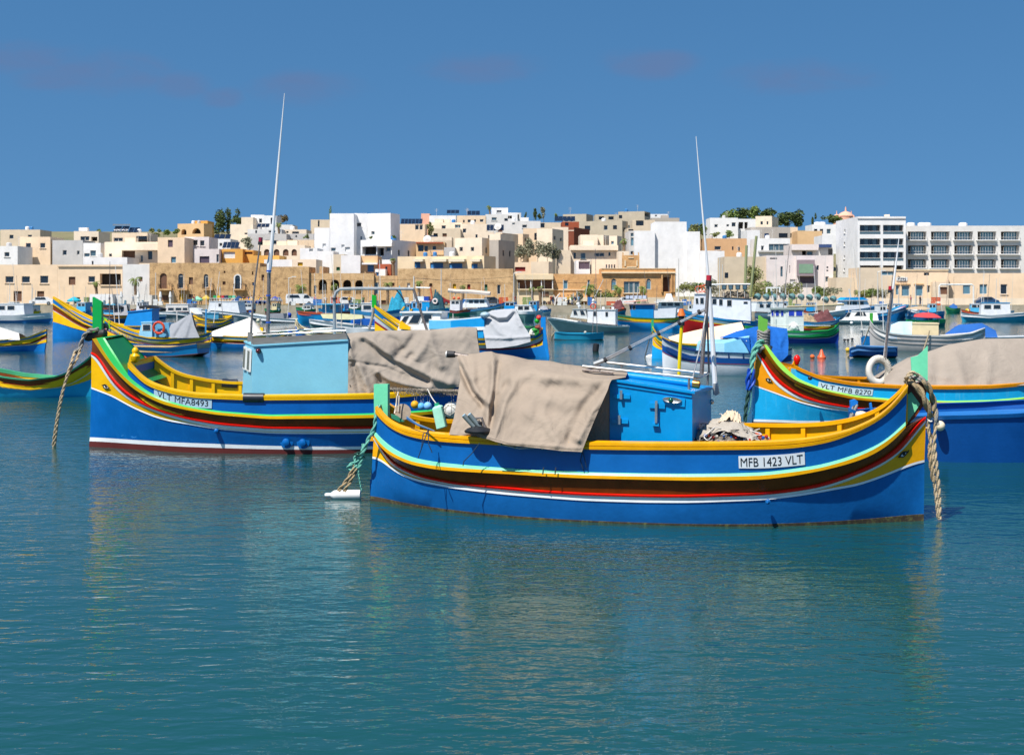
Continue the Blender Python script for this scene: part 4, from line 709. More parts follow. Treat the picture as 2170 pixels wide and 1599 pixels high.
# boat 3 furniture ------------------------------------------------------
tarp(h3, B3, [(1874, 800), (1895, 778), (1930, 757), (1975, 742), (2009, 730), (2080, 718), (2180, 716), (2240, 740)], [(1874, 818), (1930, 821), (1975, 821), (2009, 821), (2100, 820), (2240, 812)], [(1874, 800), (1874, 818)], [(2240, 740), (2240, 812)], .1, 1.3, [([(1935, 760), (1945, 818)], 8, .05), ([(1990, 740), (1985, 818)], 10, -.06), ([(2020, 728), (2045, 818)], 10, .06), ([(1890, 800), (1960, 790), (2010, 800)], 8, .05), ([(2100, 720), (2090, 818)], 12, .05)], m=CANV2, nu=60, nv=24, seed=7)
Yr = 36.2; t = thing('lifebuoy', P(1862, 814, Yr), 'white rope wound lifebuoy standing on the gunwale of the boat with plate VLT MFB 8270', 'lifebuoy')
c = P(1862, 785, Yr-.15); mb = MB(); mb.torus(c, .27, .085, Vector((.12, -1, .05)), 40, 12)
for i in range(len(mb.v)): p = Vector(mb.v[i])-c; a = math.atan2(p.z, p.x); mb.v[i] = tuple(c+Vector((p.x*.95, p.y, p.z*1.12)))
mb.build('ring', paint('d6d2c8', rough=.8), t, True)
for i in range(46):
    a = 2*math.pi*i/46; d = Vector((math.cos(a)*.95, 0, math.sin(a)*1.12)); m_ = MB(); m_.torus(c+d*.27, .089, .007, Vector((-math.sin(a), 0, math.cos(a))), 12, 4); m_.build('wound_cord', cloth('bdb6a6'), t)
mb = MB(); mb.tube([P(1862, 772, Yr-.3), P(1858, 784, Yr-.3)], .012, 5); mb.build('tag', paint('1c4fa8'), t)
mb = MB(); u, z = h3.at(1658, 801, 1.0); c = h3.q(1716, 801, 1.16); mb.lathe(c, [(.05, 0), (.05, .05), (.03, .07)], 12, ax=-h3.n); mb.build('lamp', BLACK, B3, True)
# mast of boat 3 and rope-wrapped stem
rod(h3, [(1875, 760, 0), (1880, 710, 0), (1889, 640, 0), (1901, 540, 0), (1905, 505, 0)], [.045, .04, .035, .02, .008], mat('aerial_white', '#d5d6d6'), 'aerial', B3)
rod(h3, [(1874, 770, .1), (1884, 660, .1), (1891, 612, .1)], .03, RUST, 'mast', B3); rod(h3, [(1885.5, 620, .1), (1886, 614, .1)], .05, BLACK, 'lamp_base', B3, 10); rod(h3, [(1886, 614, .1), (1886.5, 606, .1)], .045, glass('b3121a'), 'red_lamp', B3, 10)
Y = 35.7; lst = [(q((1612, 700+k*6, .5), (1608, 703+k*6, -.1), (1618, 706+k*6, -.25), (1628, 702+k*6, -.1), (1626, 699+k*6, .5)), .05, GREYR) for k in range(6)]
lst += [(q((1628, 732, 0), (1615, 722, -.3), (1600, 735, -.3), (1594, 755, -.3), (1592, 780, -.3)), .05, TEAL), (q((1626, 728, 0), (1612, 732, -.3), (1603, 742, -.3), (1596, 765, -.3), (1591, 790, -.3)), .05, TEAL), (q((1634, 738, 0), (1618, 735, -.3), (1606, 745, -.2)), .06, GREYR),
        (q((1590, 782, -.3), (1585, 800, -.3), (1584, 825, -.3)), .06, paint('1648a8')), (q((1594, 782, -.3), (1596, 805, -.3), (1589, 827, -.3)), .06, paint('1648a8')), (q((1588, 822, -.3), (1584, 845, -.3), (1580, 870, -.3), (1579, 898, -.3)), .05, DKG), (q((1593, 825, -.3), (1590, 860, -.3), (1582, 885, -.3)), .012, TEAL)]
ropething(lst, 'grey, teal and blue mooring ropes wound round the lime green bow post')
# boat 4 : blue hull hidden behind the nearest bow
h4 = Hull((1798, 966), (2330, 969), bmax=1.2, heel=.02)
B4 = thing('fishing_boat', h4.pt(h4.L/2, 0, 0), 'dark blue boat mostly hidden behind the nearest bow, at the right edge', 'fishing boat', 'traditional painted fishing boats')
h4.line('wl', .82, z=lambda t: -.1); h4.line('keel', .5, z=lambda t: -.3, ends=(.2, h4.L-.2)); h4.line('gb', .98, [(1800, 872), (1830, 885), (1900, 889), (2009, 888), (2150, 884), (2280, 870), (2326, 850)]); h4.line('gc', 1, [(1800, 864), (1830, 876), (1900, 881), (2009, 880), (2150, 876), (2280, 862), (2326, 842)])
h4.sweep('lower_hull', [('keel', 'wl', 0, 0, 0), ('wl', 'wl', 0, 0, 0), ('wl', 'gb', 1, 0, 0)], paint('0a4d94'), B4, n=40); h4.sweep('gunwale', [('gb', 'gc', 0, .03, 0), ('gb', 'gc', 1, .03, 0), ('gb', 'gc', 1, -.1, 0)], paint('1262a8'), B4, n=40)
mb = MB(); pts = [h4.side('gb', 'gb', 0, i/30, s_, -.05, -.1) for i in range(31) for s_ in (1, -1)]; mb.grid(pts, 31, 2); mb.build('deck', paint('2f74b8'), B4)
slab(h4, [(1800, 895), (1803, 862), (1802, 849), (1812, 846), (1818, 850), (1817, 866), (1810, 898)], .06, .12, paint('1c74c4'), 'stern_post', B4); slab(h4, [(1846, 880), (1843, 855), (1847, 853), (1851, 880)], .3, .08, paint('1c74c4'), 'peg', B4)
def buoy(px, py, r, m, lab, Y=None, cat='buoy', grp=None, sub=.45):
    Y = Y or WD(py+r/ (1)); R_ = r*Y/FP; c = P(px, py, Y); mb = MB(); mb.ball(c, R_, 14); return solo(mb, 'buoy', m, lab, cat, grp, smooth=True)
mb = MB(); a = h4.q(1812, 879, .7); b = h4.q(1839, 880, .7); d = b-a; mb.lathe(a, [(.02, 0), (.07, .03), (.085, .1), (.085, d.length-.1), (.06, d.length-.03), (.02, d.length)], 14, ax=d); solo(mb, 'fender', paint('e3d3b4'), 'cream sausage fender tied by the blue post behind the nearest bow', 'fender', smooth=True)
mb = MB(); mb.ball(h4.q(1992, 902, 1.15), .1, 14); solo(mb, 'fender', paint('e3d3b4'), 'cream ball fender on the dark blue hull at the right edge', 'fender', smooth=True)
rod(h4, [(1800, 893, .1), (1808, 862, .05), (1816, 858, .08), (1806, 880, .15), (1793, 905, .1)], .03, GREYR, 'lashing', B4)
# ---------------------------------------------------------------- quay, hill, town
def terr(Y, X=0):
    xs = [(225, 1.25), (266, 1.3), (290, 3.2), (330, 8), (380, 14), (430, 20), (480, 24.5), (560, 27), (900, 27), (2500, 24), (6000, 15)]
    z = np.interp(Y, [a for a, _ in xs], [b for _, b in xs]); e = 1-.75*min(1, max(0, (abs(X+20)-230)/260)); return float(z*e+1.2*(1-e))
mb = MB(); Ys = [247, 256, 262, 266, 275, 290, 310, 330, 350, 380, 400, 430, 455, 480, 520, 560, 640, 800, 1100, 1600, 2500, 4500]; Xs = [-3000, -1500, -900]+list(range(-600, 601, 30))+[900, 1500, 3000]
mb.grid([(x, y, terr(y, x)+(0 if y < 290 or y > 1000 else .8*noise.noise(Vector((x*.02, y*.02, 1))))) for y in Ys for x in Xs], len(Ys), len(Xs))
tag(mb.build('hillside', mat('dry_ground', '#7b7350', .95, var=.35, vs_=.06, bump=.5, bs=.8, wear='5c6240', wk=.5), None, 'all'), 'dry hillside behind the town', kind='structure')
mb = MB(); mb.add([(-3000, 246.7, -2), (3000, 246.7, -2), (3000, 246.7, 1.24), (-3000, 246.7, 1.24), (-3000, 249, 1.24), (3000, 249, 1.24)], [(0, 1, 2, 3), (3, 2, 5, 4)]); tag(mb.build('quay', mat('quay_stone', '#a89c86', .9, var=.3, vs_=.5, bump=.5, bs=3, wear='5e5648', wk=.56)), 'stone quay wall', kind='structure')
mb = MB(); mb.add([(-1500, 231, -3), (1500, 231, -3), (1500, 246.8, -3), (-1500, 246.8, -3)], [(0, 1, 2, 3)])
mb = MB(); mb.add([(-1500, 232, 0), (1500, 232, 0), (1500, 246.8, 0), (-1500, 246.8, 0)], [(0, 1, 2, 3)]); 
o = bpy.data.objects['water']; me = o.data; me.vertices[2].co.y = me.vertices[3].co.y = 246.75
def stone(name, h1_, h2_, k=.9, bk=1.6):
    if name in MATS: return MATS[name]
    m = mat(name, C(h1_, 1.1), .95, var=.22, vs_=.35, bump=.35, bs=2.5, spec=.15, wear=h2_, wk=.47); t = m.node_tree; n = t.nodes; l = t.links
    b = n['Principled BSDF']; src = b.inputs['Base Color'].links[0].from_socket; g = n.new('ShaderNodeTexCoord'); sp_ = n.new('ShaderNodeSeparateXYZ'); cbn = n.new('ShaderNodeCombineXYZ'); l.new(g.outputs['Object'], sp_.inputs[0]); l.new(sp_.outputs[0], cbn.inputs[0]); l.new(sp_.outputs[2], cbn.inputs[1])
    br = n.new('ShaderNodeTexBrick'); br.inputs['Scale'].default_value = bk; br.inputs['Color1'].default_value = (1, 1, 1, 1); br.inputs['Color2'].default_value = (.84, .82, .8, 1); br.inputs['Mortar'].default_value = (.62, .58, .54, 1); br.inputs['Mortar Size'].default_value = .025; l.new(cbn.outputs[0], br.inputs[0])
    mu = n.new('ShaderNodeMix'); mu.data_type = 'RGBA'; mu.blend_type = 'MULTIPLY'; mu.inputs[0].default_value = .8; l.new(src, mu.inputs[6]); l.new(br.outputs[0], mu.inputs[7]); l.new(mu.outputs[2], b.inputs['Base Color']); return m
WM = {'c': wall('dfc5a6', wear='b8a58c', wk=.62), 'C': wall('e2d0b8', wear='c2b49e', wk=.62), 'b': wall('cfbda4', wear='a8967e', wk=.6), 'w': wall('efedea', k=.9), 'W': wall('e4e0da', k=.88), 'g': wall('b9b6b2'), 'G': wall('aaa196'), 'k': wall('c4b49c', bump=.5), 'K': wall('b4a893', bump=.6),
      'o': wall('d6a052'), 'O': wall('d4b084'), 'r': wall('9c5238'), 'R': wall('7c4634'), 'p': wall('d8a48c'), 't': wall('c59c74'), 'P': wall('d6cbc6'),
      's': stone('limestone', 'd0ae82', 'b08e66'), 'S': stone('old_limestone', 'cba87a', '9a7d5c'), 'q': stone('gold_limestone', 'd4a672', 'bd9062'), 'm': wall('d9c4a2', wear='b5a084', wk=.6)}
GL = {'': glass('22282d'), 'n': glass('1c1b1b'), 'b': paint('3a77ae', rough=.5), 'B': paint('5a8296', rough=.4), 'y': paint('c8a021', rough=.6), 'r': paint('8c2f2a', rough=.6), 'g': paint('1f5c3c', rough=.6), 'w': paint('d9d9d6', rough=.6), 'x': mat('shutter_brown', '#6b4a36', .7, var=.2), 'v': paint('5b4d5a', rough=.6), 'h': paint('7f9c82', rough=.3), 'l': glass('4b626c'), 'd': mat('dark_room', '#2b2622', .9, var=.3)}
FRM = mat('window_frame', '#c8c4bc', .6, var=.1); IRON = mat('iron_rail', '#3b3733', .6, .3, var=.2); SOLAR = mat('solar_glass', '#1d2a3f', .25, .2, var=.2, vs_=.6)
ZZ = {'1': (150, 400, 4.617), '2': (600, 400, 4.617), '3': (1050, 400, 4.617), '4': (1500, 400, 4.255), 'p': (0, 0, 1)}
def zx(z, x): return ZZ[z][0]+x/ZZ[z][2]
def zy(z, y): return ZZ[z][1]+y/ZZ[z][2]
rw = random.Random(77)
class Bld:
    def __init__(s, z, x0, x1, xs, ytop, Y, m, label, ops='', d=9, th=None, cat='house', name='house', par=.35, group=None, base=None):
        s.z = z; s.m = WM[m] if isinstance(m, str) else m
        p0, p1 = zx(z, x0), zx(z, x1); s.left = xs is not None and xs < x0
        th = R(th if th is not None else (0 if xs is None or s.left else 20)); s.e = Vector((math.cos(th), -math.sin(th), 0)); s.n = Vector((math.sin(th), math.cos(th), 0))
        k0, k1 = (p0-CX)/FP, (p1-CX)/FP; Cc = Vector((k1*Y, Y, 0)); s.W = (Cc.x-k0*Y)/(s.e.x-k0*s.e.y); s.O = Cc-s.e*s.W
        if xs is not None:
            c = s.O if s.left else Cc; k2 = (zx(z, xs)-CX)/FP; den = (s.n.x-k2*s.n.y); d = abs((k2*c.y-c.x)/den) if abs(den) > 1e-4 else 9; d = min(d, 30)
        s.d = d; s.zt = CH-(zy(z, ytop)-HY)/FP*Y; mid = s.O+s.e*s.W/2; s.z0 = (terr(Y, mid.x)-.6 if base is None else base)
        s.t = thing(name, (mid.x, mid.y, s.z0), label, cat, group); s.par = par
        s.front = []; s.side = []
        for o in ops.split():
            ty = ''
            while o[-1].isalpha(): ty = o[-1]+ty; o = o[:-1]
            x0_, y0_, x1_, y1_ = map(float, o.split(',')); sd_ = 's' in ty; ty = ty.replace('s', '', 1) if sd_ else ty
            org_, ex = (s.O, s.e) if not sd_ else ((s.O if s.left else s.O+s.e*s.W), s.n)
            def inter(px):
                k = (px-CX)/FP; a = (k*org_.y-org_.x)/(ex.x-k*ex.y); return a, org_.y+ex.y*a
            a0, Ya = inter(zx(z, x0_)); a1, Yb_ = inter(zx(z, x1_))
            if a0 > a1: a0, a1 = a1, a0
            Ym = (Ya+Yb_)/2; zt, zb_ = CH-(zy(z, y0_)-HY)/FP*Ym, CH-(zy(z, y1_)-HY)/FP*Ym
            (s.side if sd_ else s.front).append((a0, zb_, a1, zt, ty))
        if len(s.front) < 2 and s.W > 6 and 'wall' not in label and Y > 270 and 'block' not in label:      # small openings typical of these houses
            for k in range(rw.choice((2, 3, 4))):
                a = s.W*(k+.3+rw.uniform(0, .3))/4.2; w0 = rw.choice((.9, 1.1, 1.6)); h0 = rw.choice((1.1, 1.3, 2.1)); zb_ = s.zt-1.2-h0-rw.choice((0, 0, 3.0))
                if not any(a < o[2]+.3 and a+w0 > o[0]-.3 for o in s.front): s.front.append((a, zb_, a+w0, zb_+h0, rw.choice(('n', '', 'x', 'l', 'n'))))
        if not s.left and xs is not None and not s.side and s.d > 7:
            for k in range(2): a = s.d*(.25+.4*k); s.side.append((a, s.zt-3.2, a+.9, s.zt-2.0, 'n'))
        mb = MB(); O, e, n, W, D = s.O, s.e, s.n, s.W, s.d; up = Vector((0, 0, 1))
        s.face(mb, O, e, n, W, s.front)
        s.face(mb, O+e*W, n, -e, D, [] if s.left else s.side)
        s.face(mb, O, n, e, D, s.side if s.left else [])
        s.face(mb, O+n*D, e, -n, W, [])
        zr = s.zt-par; q = [O, O+e*W, O+e*W+n*D, O+n*D]; t_ = .22; iq = [O+e*t_+n*t_, O+e*(W-t_)+n*t_, O+e*(W-t_)+n*(D-t_), O+e*t_+n*(D-t_)]
        mb.add([p+up*s.zt for p in q]+[p+up*s.zt for p in iq]+[p+up*zr for p in iq], [(i, (i+1) % 4, (i+1) % 4+4, i+4) for i in range(4)]+[(i+4, (i+1) % 4+4, (i+1) % 4+8, i+8) for i in range(4)]+[(8, 9, 10, 11)])
        mb.build('wall', s.m, s.t)
    def face(s, mb, O, e, nin, W, ops):
        up = Vector((0, 0, 1)); z0, z1 = s.z0, s.zt
        ops = [(max(.05, a0), max(z0+.05, b0), min(W-.05, a1), min(z1-.12, b1), t) for a0, b0, a1, b1, t in ops]; ops = [o for o in ops if o[2]-o[0] > .1 and o[3]-o[1] > .1]
        xs = sorted({0, W, *[o[0] for o in ops], *[o[2] for o in ops]}); zs = sorted({z0, z1, *[o[1] for o in ops], *[o[3] for o in ops]})
        inside = lambda x, z: any(o[0] < x < o[2] and o[1] < z < o[3] for o in ops)
        for a, b in zip(xs, xs[1:]):
            run = None
            for c, d in zip(zs, zs[1:]):
                if inside((a+b)/2, (c+d)/2):
                    if run is not None: mb.add([O+e*a+up*run, O+e*b+up*run, O+e*b+up*c, O+e*a+up*c], [(0, 1, 2, 3)]); run = None
                elif run is None: run = c
            if run is not None: mb.add([O+e*a+up*run, O+e*b+up*run, O+e*b+up*z1, O+e*a+up*z1], [(0, 1, 2, 3)])
        for a0, b0, a1, b1, t in ops:
            dp = 1.5 if 'k' in t else .28; arch = 'a' in t or 'A' in t; q = lambda x, z, d=0: O+e*x+up*z+nin*d; r = (a1-a0)/2; cx_ = (a0+a1)/2
            if arch:
                zc = b1-r; ar = [(cx_-r*math.cos(math.pi*i/10), zc+r*math.sin(math.pi*i/10)) for i in range(11)]
                out = [(a0, b0)]+ar+[(a1, b0)]
                for i in range(10):
                    x0_, z0_ = ar[i]; x1_, z1_ = ar[i+1]; mb.add([q(x0_, z0_), q(x1_, z1_), q(x1_, b1), q(x0_, b1)], [(0, 1, 2, 3)])
            else: out = [(a0, b0), (a0, b1), (a1, b1), (a1, b0)]
            m_ = len(out); k = len(mb.v); mb.v += [tuple(q(*p)) for p in out]+[tuple(q(*p, dp)) for p in out]; mb.f += [(k+i, k+(i+1) % m_, k+(i+1) % m_+m_, k+i+m_) for i in range(m_)]
            ty = t.replace('a', '').replace('A', '').replace('k', '')
            if 'k' in t and ty == '': ty = 'd'
            pm = GL.get(ty, GL['']); w_ = MB(); w_.add([q(*p, dp-.04) for p in out], [tuple(range(m_))]); wpx = (a1-a0)*FP/O.y
            if ty in ('', 'l', 'n', 'B') and wpx > 5 and 'k' not in t:
                f = MB(); nn = max(1, round((a1-a0)/1.1)); th_ = .09
                for i in range(nn+1): x = a0+(a1-a0)*i/nn; x = min(a1-th_/2, max(a0+th_/2, x)); f.box(q(x, (b0+b1)/2, dp-.08), (th_, .06, b1-b0-.02), ax=(e, nin, up))
                f.box(q(cx_, b0+.05, dp-.08), (a1-a0-.2, .05, .09), ax=(e, nin, up)); f.box(q(cx_, b1-(r if arch else .05), dp-.08), (a1-a0-.2, .05, .09), ax=(e, nin, up))
                fo = f.build('window', FRM if ty != 'n' else GL['n'], s.t); w_.build('pane', pm, fo)
            else: w_.build('window' if ty in ('', 'l', 'n', 'B', 'b') else ('recess' if 'k' in t else 'door'), pm, s.t)
            if 'A' in t: f = MB(); f.tube([q(*p, -.05) for p in out], .16, 4); f.build('window_surround', WHITEP, s.t)
            if wpx > 9 and ty in ('', 'b', 'l') and 'k' not in t and b0 > s.z0+2: sl_ = MB(); sl_.box(q(cx_, b0-.06, -.06), (a1-a0+.3, .16, .1), ax=(e, nin, up)); sl_.build('sill', s.m, s.t)
    def fpt(s, x, y, d=0):        # front-plane point for zone pixel
        k = (zx(s.z, x)-CX)/FP; O = s.O+s.n*d; a = (k*O.y-O.x)/(s.e.x-k*s.e.y); Y = O.y+s.e.y*a; return O+s.e*a+Vector((0, 0, CH-(zy(s.z, y)-HY)/FP*Y))
    def bar(s, x0, y0, x1, y1, out, name, m, dep=None, label=None):      # projecting slab between two zone pixels; out metres proud of the front
        a, b = s.fpt(x0, y0, -out), s.fpt(x1, y1, -out); dep = dep or out; mb = MB(); zt, zb_ = a.z, b.z; b2 = Vector((b.x, b.y, 0)); a2 = Vector((a.x, a.y, 0)); nn = s.n*(dep+.0)
        mb.hexa([a2+Vector((0, 0, zb_)), b2+Vector((0, 0, zb_)), b2+nn+Vector((0, 0, zb_)), a2+nn+Vector((0, 0, zb_)), a2+Vector((0, 0, zt)), b2+Vector((0, 0, zt)), b2+nn+Vector((0, 0, zt)), a2+nn+Vector((0, 0, zt))]); return mb.build(name, m if not isinstance(m, str) else WM[m], s.t, label=label)
    def balcony(s, x0, x1, yrail, ybot, yslab, out=1.1, m=None, rail=IRON):
        s.bar(x0, ybot, x1, yslab, out, 'balcony', m or s.m, out-.01); a, b = s.fpt(x0, yrail, -out), s.fpt(x1, yrail, -out); zb_ = s.fpt(x0, ybot, -out).z; mb = MB(); n = max(3, int((b-a).length/.35))
        for P0, P1, nn in ((a, b, n), (a, a+s.n*(out-.05), 4), (b, b+s.n*(out-.05), 4)):
            mb.tube([P0, P1], .035, 4)
            for i in range(nn+1): p = P0.lerp(P1, i/nn); mb.tube([p, Vector((p.x, p.y, zb_))], .022, 4)
        mb.build('railing', rail, s.t)
    def solar(s, x0, x1, y0, y1, d=1.5, n=None):       # tilted panels on the roof
        a, b = s.fpt(x0, y1, d), s.fpt(x1, y1, d); h = s.fpt(x0, y0, d).z-a.z; n = n or max(1, int((b-a).length/1.3))
        for i in range(n):
            p0 = a.lerp(b, (i+.04)/n); p1 = a.lerp(b, (i+.96)/n); mb = MB(); up = Vector((0, 0, h)); bk = s.n*max(1.2, h*1.4); th_ = Vector((0, 0, .06)); mb.hexa([p0, p1, p1+bk+up, p0+bk+up, p0+th_, p1+th_, p1+bk+up+th_, p0+bk+up+th_]); mb.tube([p0+bk*.9+up*.9, Vector((p0.x+bk.x*.9, p0.y+bk.y*.9, min(a.z, s.zt)-.2))], .04, 4); mb.build('solar_panel', SOLAR, s.t)
    def tank(s, x, y, d=2, r=.55, m=None, hor=False):
        p = s.fpt(x, y, d); mb = MB(); zb_ = s.zt-s.par; mb.lathe((p.x, p.y, zb_), [(r, 0), (r, max(.6, p.z-zb_)*.85), (r*.55, max(.6, p.z-zb_))], 10); mb.build('water_tank', m or WM['w'], s.t)
BL = []
def table(txt):
    for ln in txt.strip().splitlines():
        ln = ln.split('#')[0].strip()
        if not ln: continue
        a = [q.strip() for q in ln.split('|')]; v = a[1].split(); xs = None if v[2] == '-' else float(v[2]); kw = {}
        if len(v) > 5: kw['d'] = float(v[5])
        BL.append(Bld(a[0], float(v[0]), float(v[1]), xs, float(v[3]), float(v[4]), a[2], a[3], a[4] if len(a) > 4 else '', **kw))
    return BL[-1]
B = {}
def bl(key, *a, **k): B[key] = Bld(*a, **k); return B[key]
# ---- waterfront row
bl('f0', '1', -900, -130, None, 742, 262, 'c', 'long cream waterfront house at the far left edge', '-640,855,-560,920 -480,855,-400,920 -300,850,-220,925 -560,1000,-480,1100x -330,1000,-260,1100x')
bl('f1', '1', -129, 505, None, 742, 262, 'c', 'cream two-storey waterfront house with dark recessed balcony left of the plain white house', '-20,860,45,940x 172,855,238,915 285,830,490,938kd 30,1060,90,1130 150,1060,230,1140x')
B['f1'].bar(-129, 742, 505, 760, .25, 'cornice', 'c'); B['f1'].bar(285, 938, 490, 950, .2, 'balcony_ledge', 'c')
bl('f2', '1', 507, 770, None, 738, 261.5, 'W', 'plain white waterfront house behind the palm, left of the old stone facade', '667,860,702,905x 560,1050,600,1110l 680,1050,720,1110l')
bl('f3', '1', 772, 1850, None, 725, 261, 'S', 'old honey stone waterfront facade with four iron balconies and arched doors', '872,825,940,975ax 1050,830,1102,975a 1155,865,1195,935x 1300,835,1346,965a 1485,905,1515,940x 1602,840,1665,985A 1775,915,1797,945b 1495,803,1512,825x 1772,808,1786,842x 1060,1020,1110,1087ay 1155,1030,1195,1064x 872,1040,952,1090x', par=.5)
f3 = B['f3']
for x0, x1 in ((852, 985), (1040, 1137), (1285, 1387), (1588, 1705)): f3.balcony(x0, x1, 932, 978, 992, 1.15)
bl('f4', '1', 1852, 2330, None, 762, 260.5, 'S', 'blind old stone wall between the balconied facade and the arcaded house', '1865,840,1893,900x', par=.2)
bl('f5', '2', 255, 888, None, 826, 261, 's', 'stone arcaded house with four tall arches and balustrades', '347,885,428,1028ak 467,888,548,1028ak 585,890,666,1028ak 703,893,782,1028ak 578,1088,650,1170ax 720,1093,782,1170ax 300,945,325,1030', par=.4)
for x0 in (347, 467, 585, 703):
    b = B['f5']; b.bar(x0, 994, x0+81, 999, .02, 'balustrade_rail', 's', .15)
    for k in range(6): b.bar(x0+4+k*13.5, 999, x0+9+k*13.5, 1026, -.02, 'baluster', 's', .12)
bl('f6', '2', 890, 1118, None, 850, 261.5, 's', 'narrow stone house with tall pale blue door under the pink terrace', '893,915,937,1030B 1060,920,1090,955x 960,1090,1010,1170x')
bl('f7', '2', 1120, 2250, None, 782, 261, 's', 'very long low stone warehouse row with small coloured doors', '1212,920,1242,972w 1430,925,1460,962x 1660,930,1692,977y 1800,935,1832,982r 1968,935,1999,1002g 2095,938,2127,1030 1300,1080,1360,1170x 1560,1090,1610,1170 1880,1090,1930,1170x')
bl('f9', '3', 172, 566, None, 832, 262, 'm', 'stone house with wide shaded loggia and arched door between brown shutters', '216,892,560,980kx 450,1095,505,1200an', par=.3)
b = B['f9']; b.bar(205, 838, 566, 886, .35, 'fascia', 'm'); b.bar(212, 978, 570, 988, .5, 'balcony', 'm')
for x in (345, 450, 558): b.bar(x-4, 886, x+4, 980, .12, 'column', 'w', .2)
for x in (412, 508): b.bar(x, 1100, x+34, 1185, .1, 'shutter', GL['x'])
b.bar(428, 1008, 522, 1052, .12, 'sign_board', GL['x'])
bl('f10', '3', 567, 1040, None, 832, 263, 'q', 'golden stone house with one blue door beside the loggia house', '663,895,707,980B 900,890,925,960B')
b = B['f10']; b.bar(567, 984, 1040, 992, .2, 'string_course', 'm'); b.bar(590, 1062, 900, 1100, 1.6, 'awning', cloth('ddcdb4')); b.bar(610, 1130, 870, 1175, .3, 'shopfront', GL['w'])
bl('f11', '3', 1042, 1762, None, 778, 262, 'q', 'ornate golden stone palace with blue arched windows and columned porch', '1132,880,1182,992aB 1475,880,1522,985aB 1255,905,1410,1020l 1640,862,1706,1005kx', par=.6)
b = B['f11']; b.bar(1036, 812, 1768, 826, .5, 'cornice', 'm'); b.bar(1040, 776, 1764, 782, .12, 'coping', 'm')
for x in (1622, 1718, 1742): b.bar(x, 830, x+14, 1010, .35, 'column', 'q', .3)
b.bar(1240, 650, 1408, 776, .05, 'pediment', 'q', .7); b.bar(1250, 1018, 1415, 1026, .3, 'step', 'm')
for x in (1243, 1345, 1395): b.bar(x, 622, x+10, 650, -.1, 'finial', 'q', .3)
for x0, y0, x1, y1 in ((1285, 760, 1380, 770), (1300, 672, 1352, 680), (1262, 700, 1275, 755), (1378, 700, 1391, 755)): b.bar(x0, y0, x1, y1, .16, 'moulding', 'm', .1)
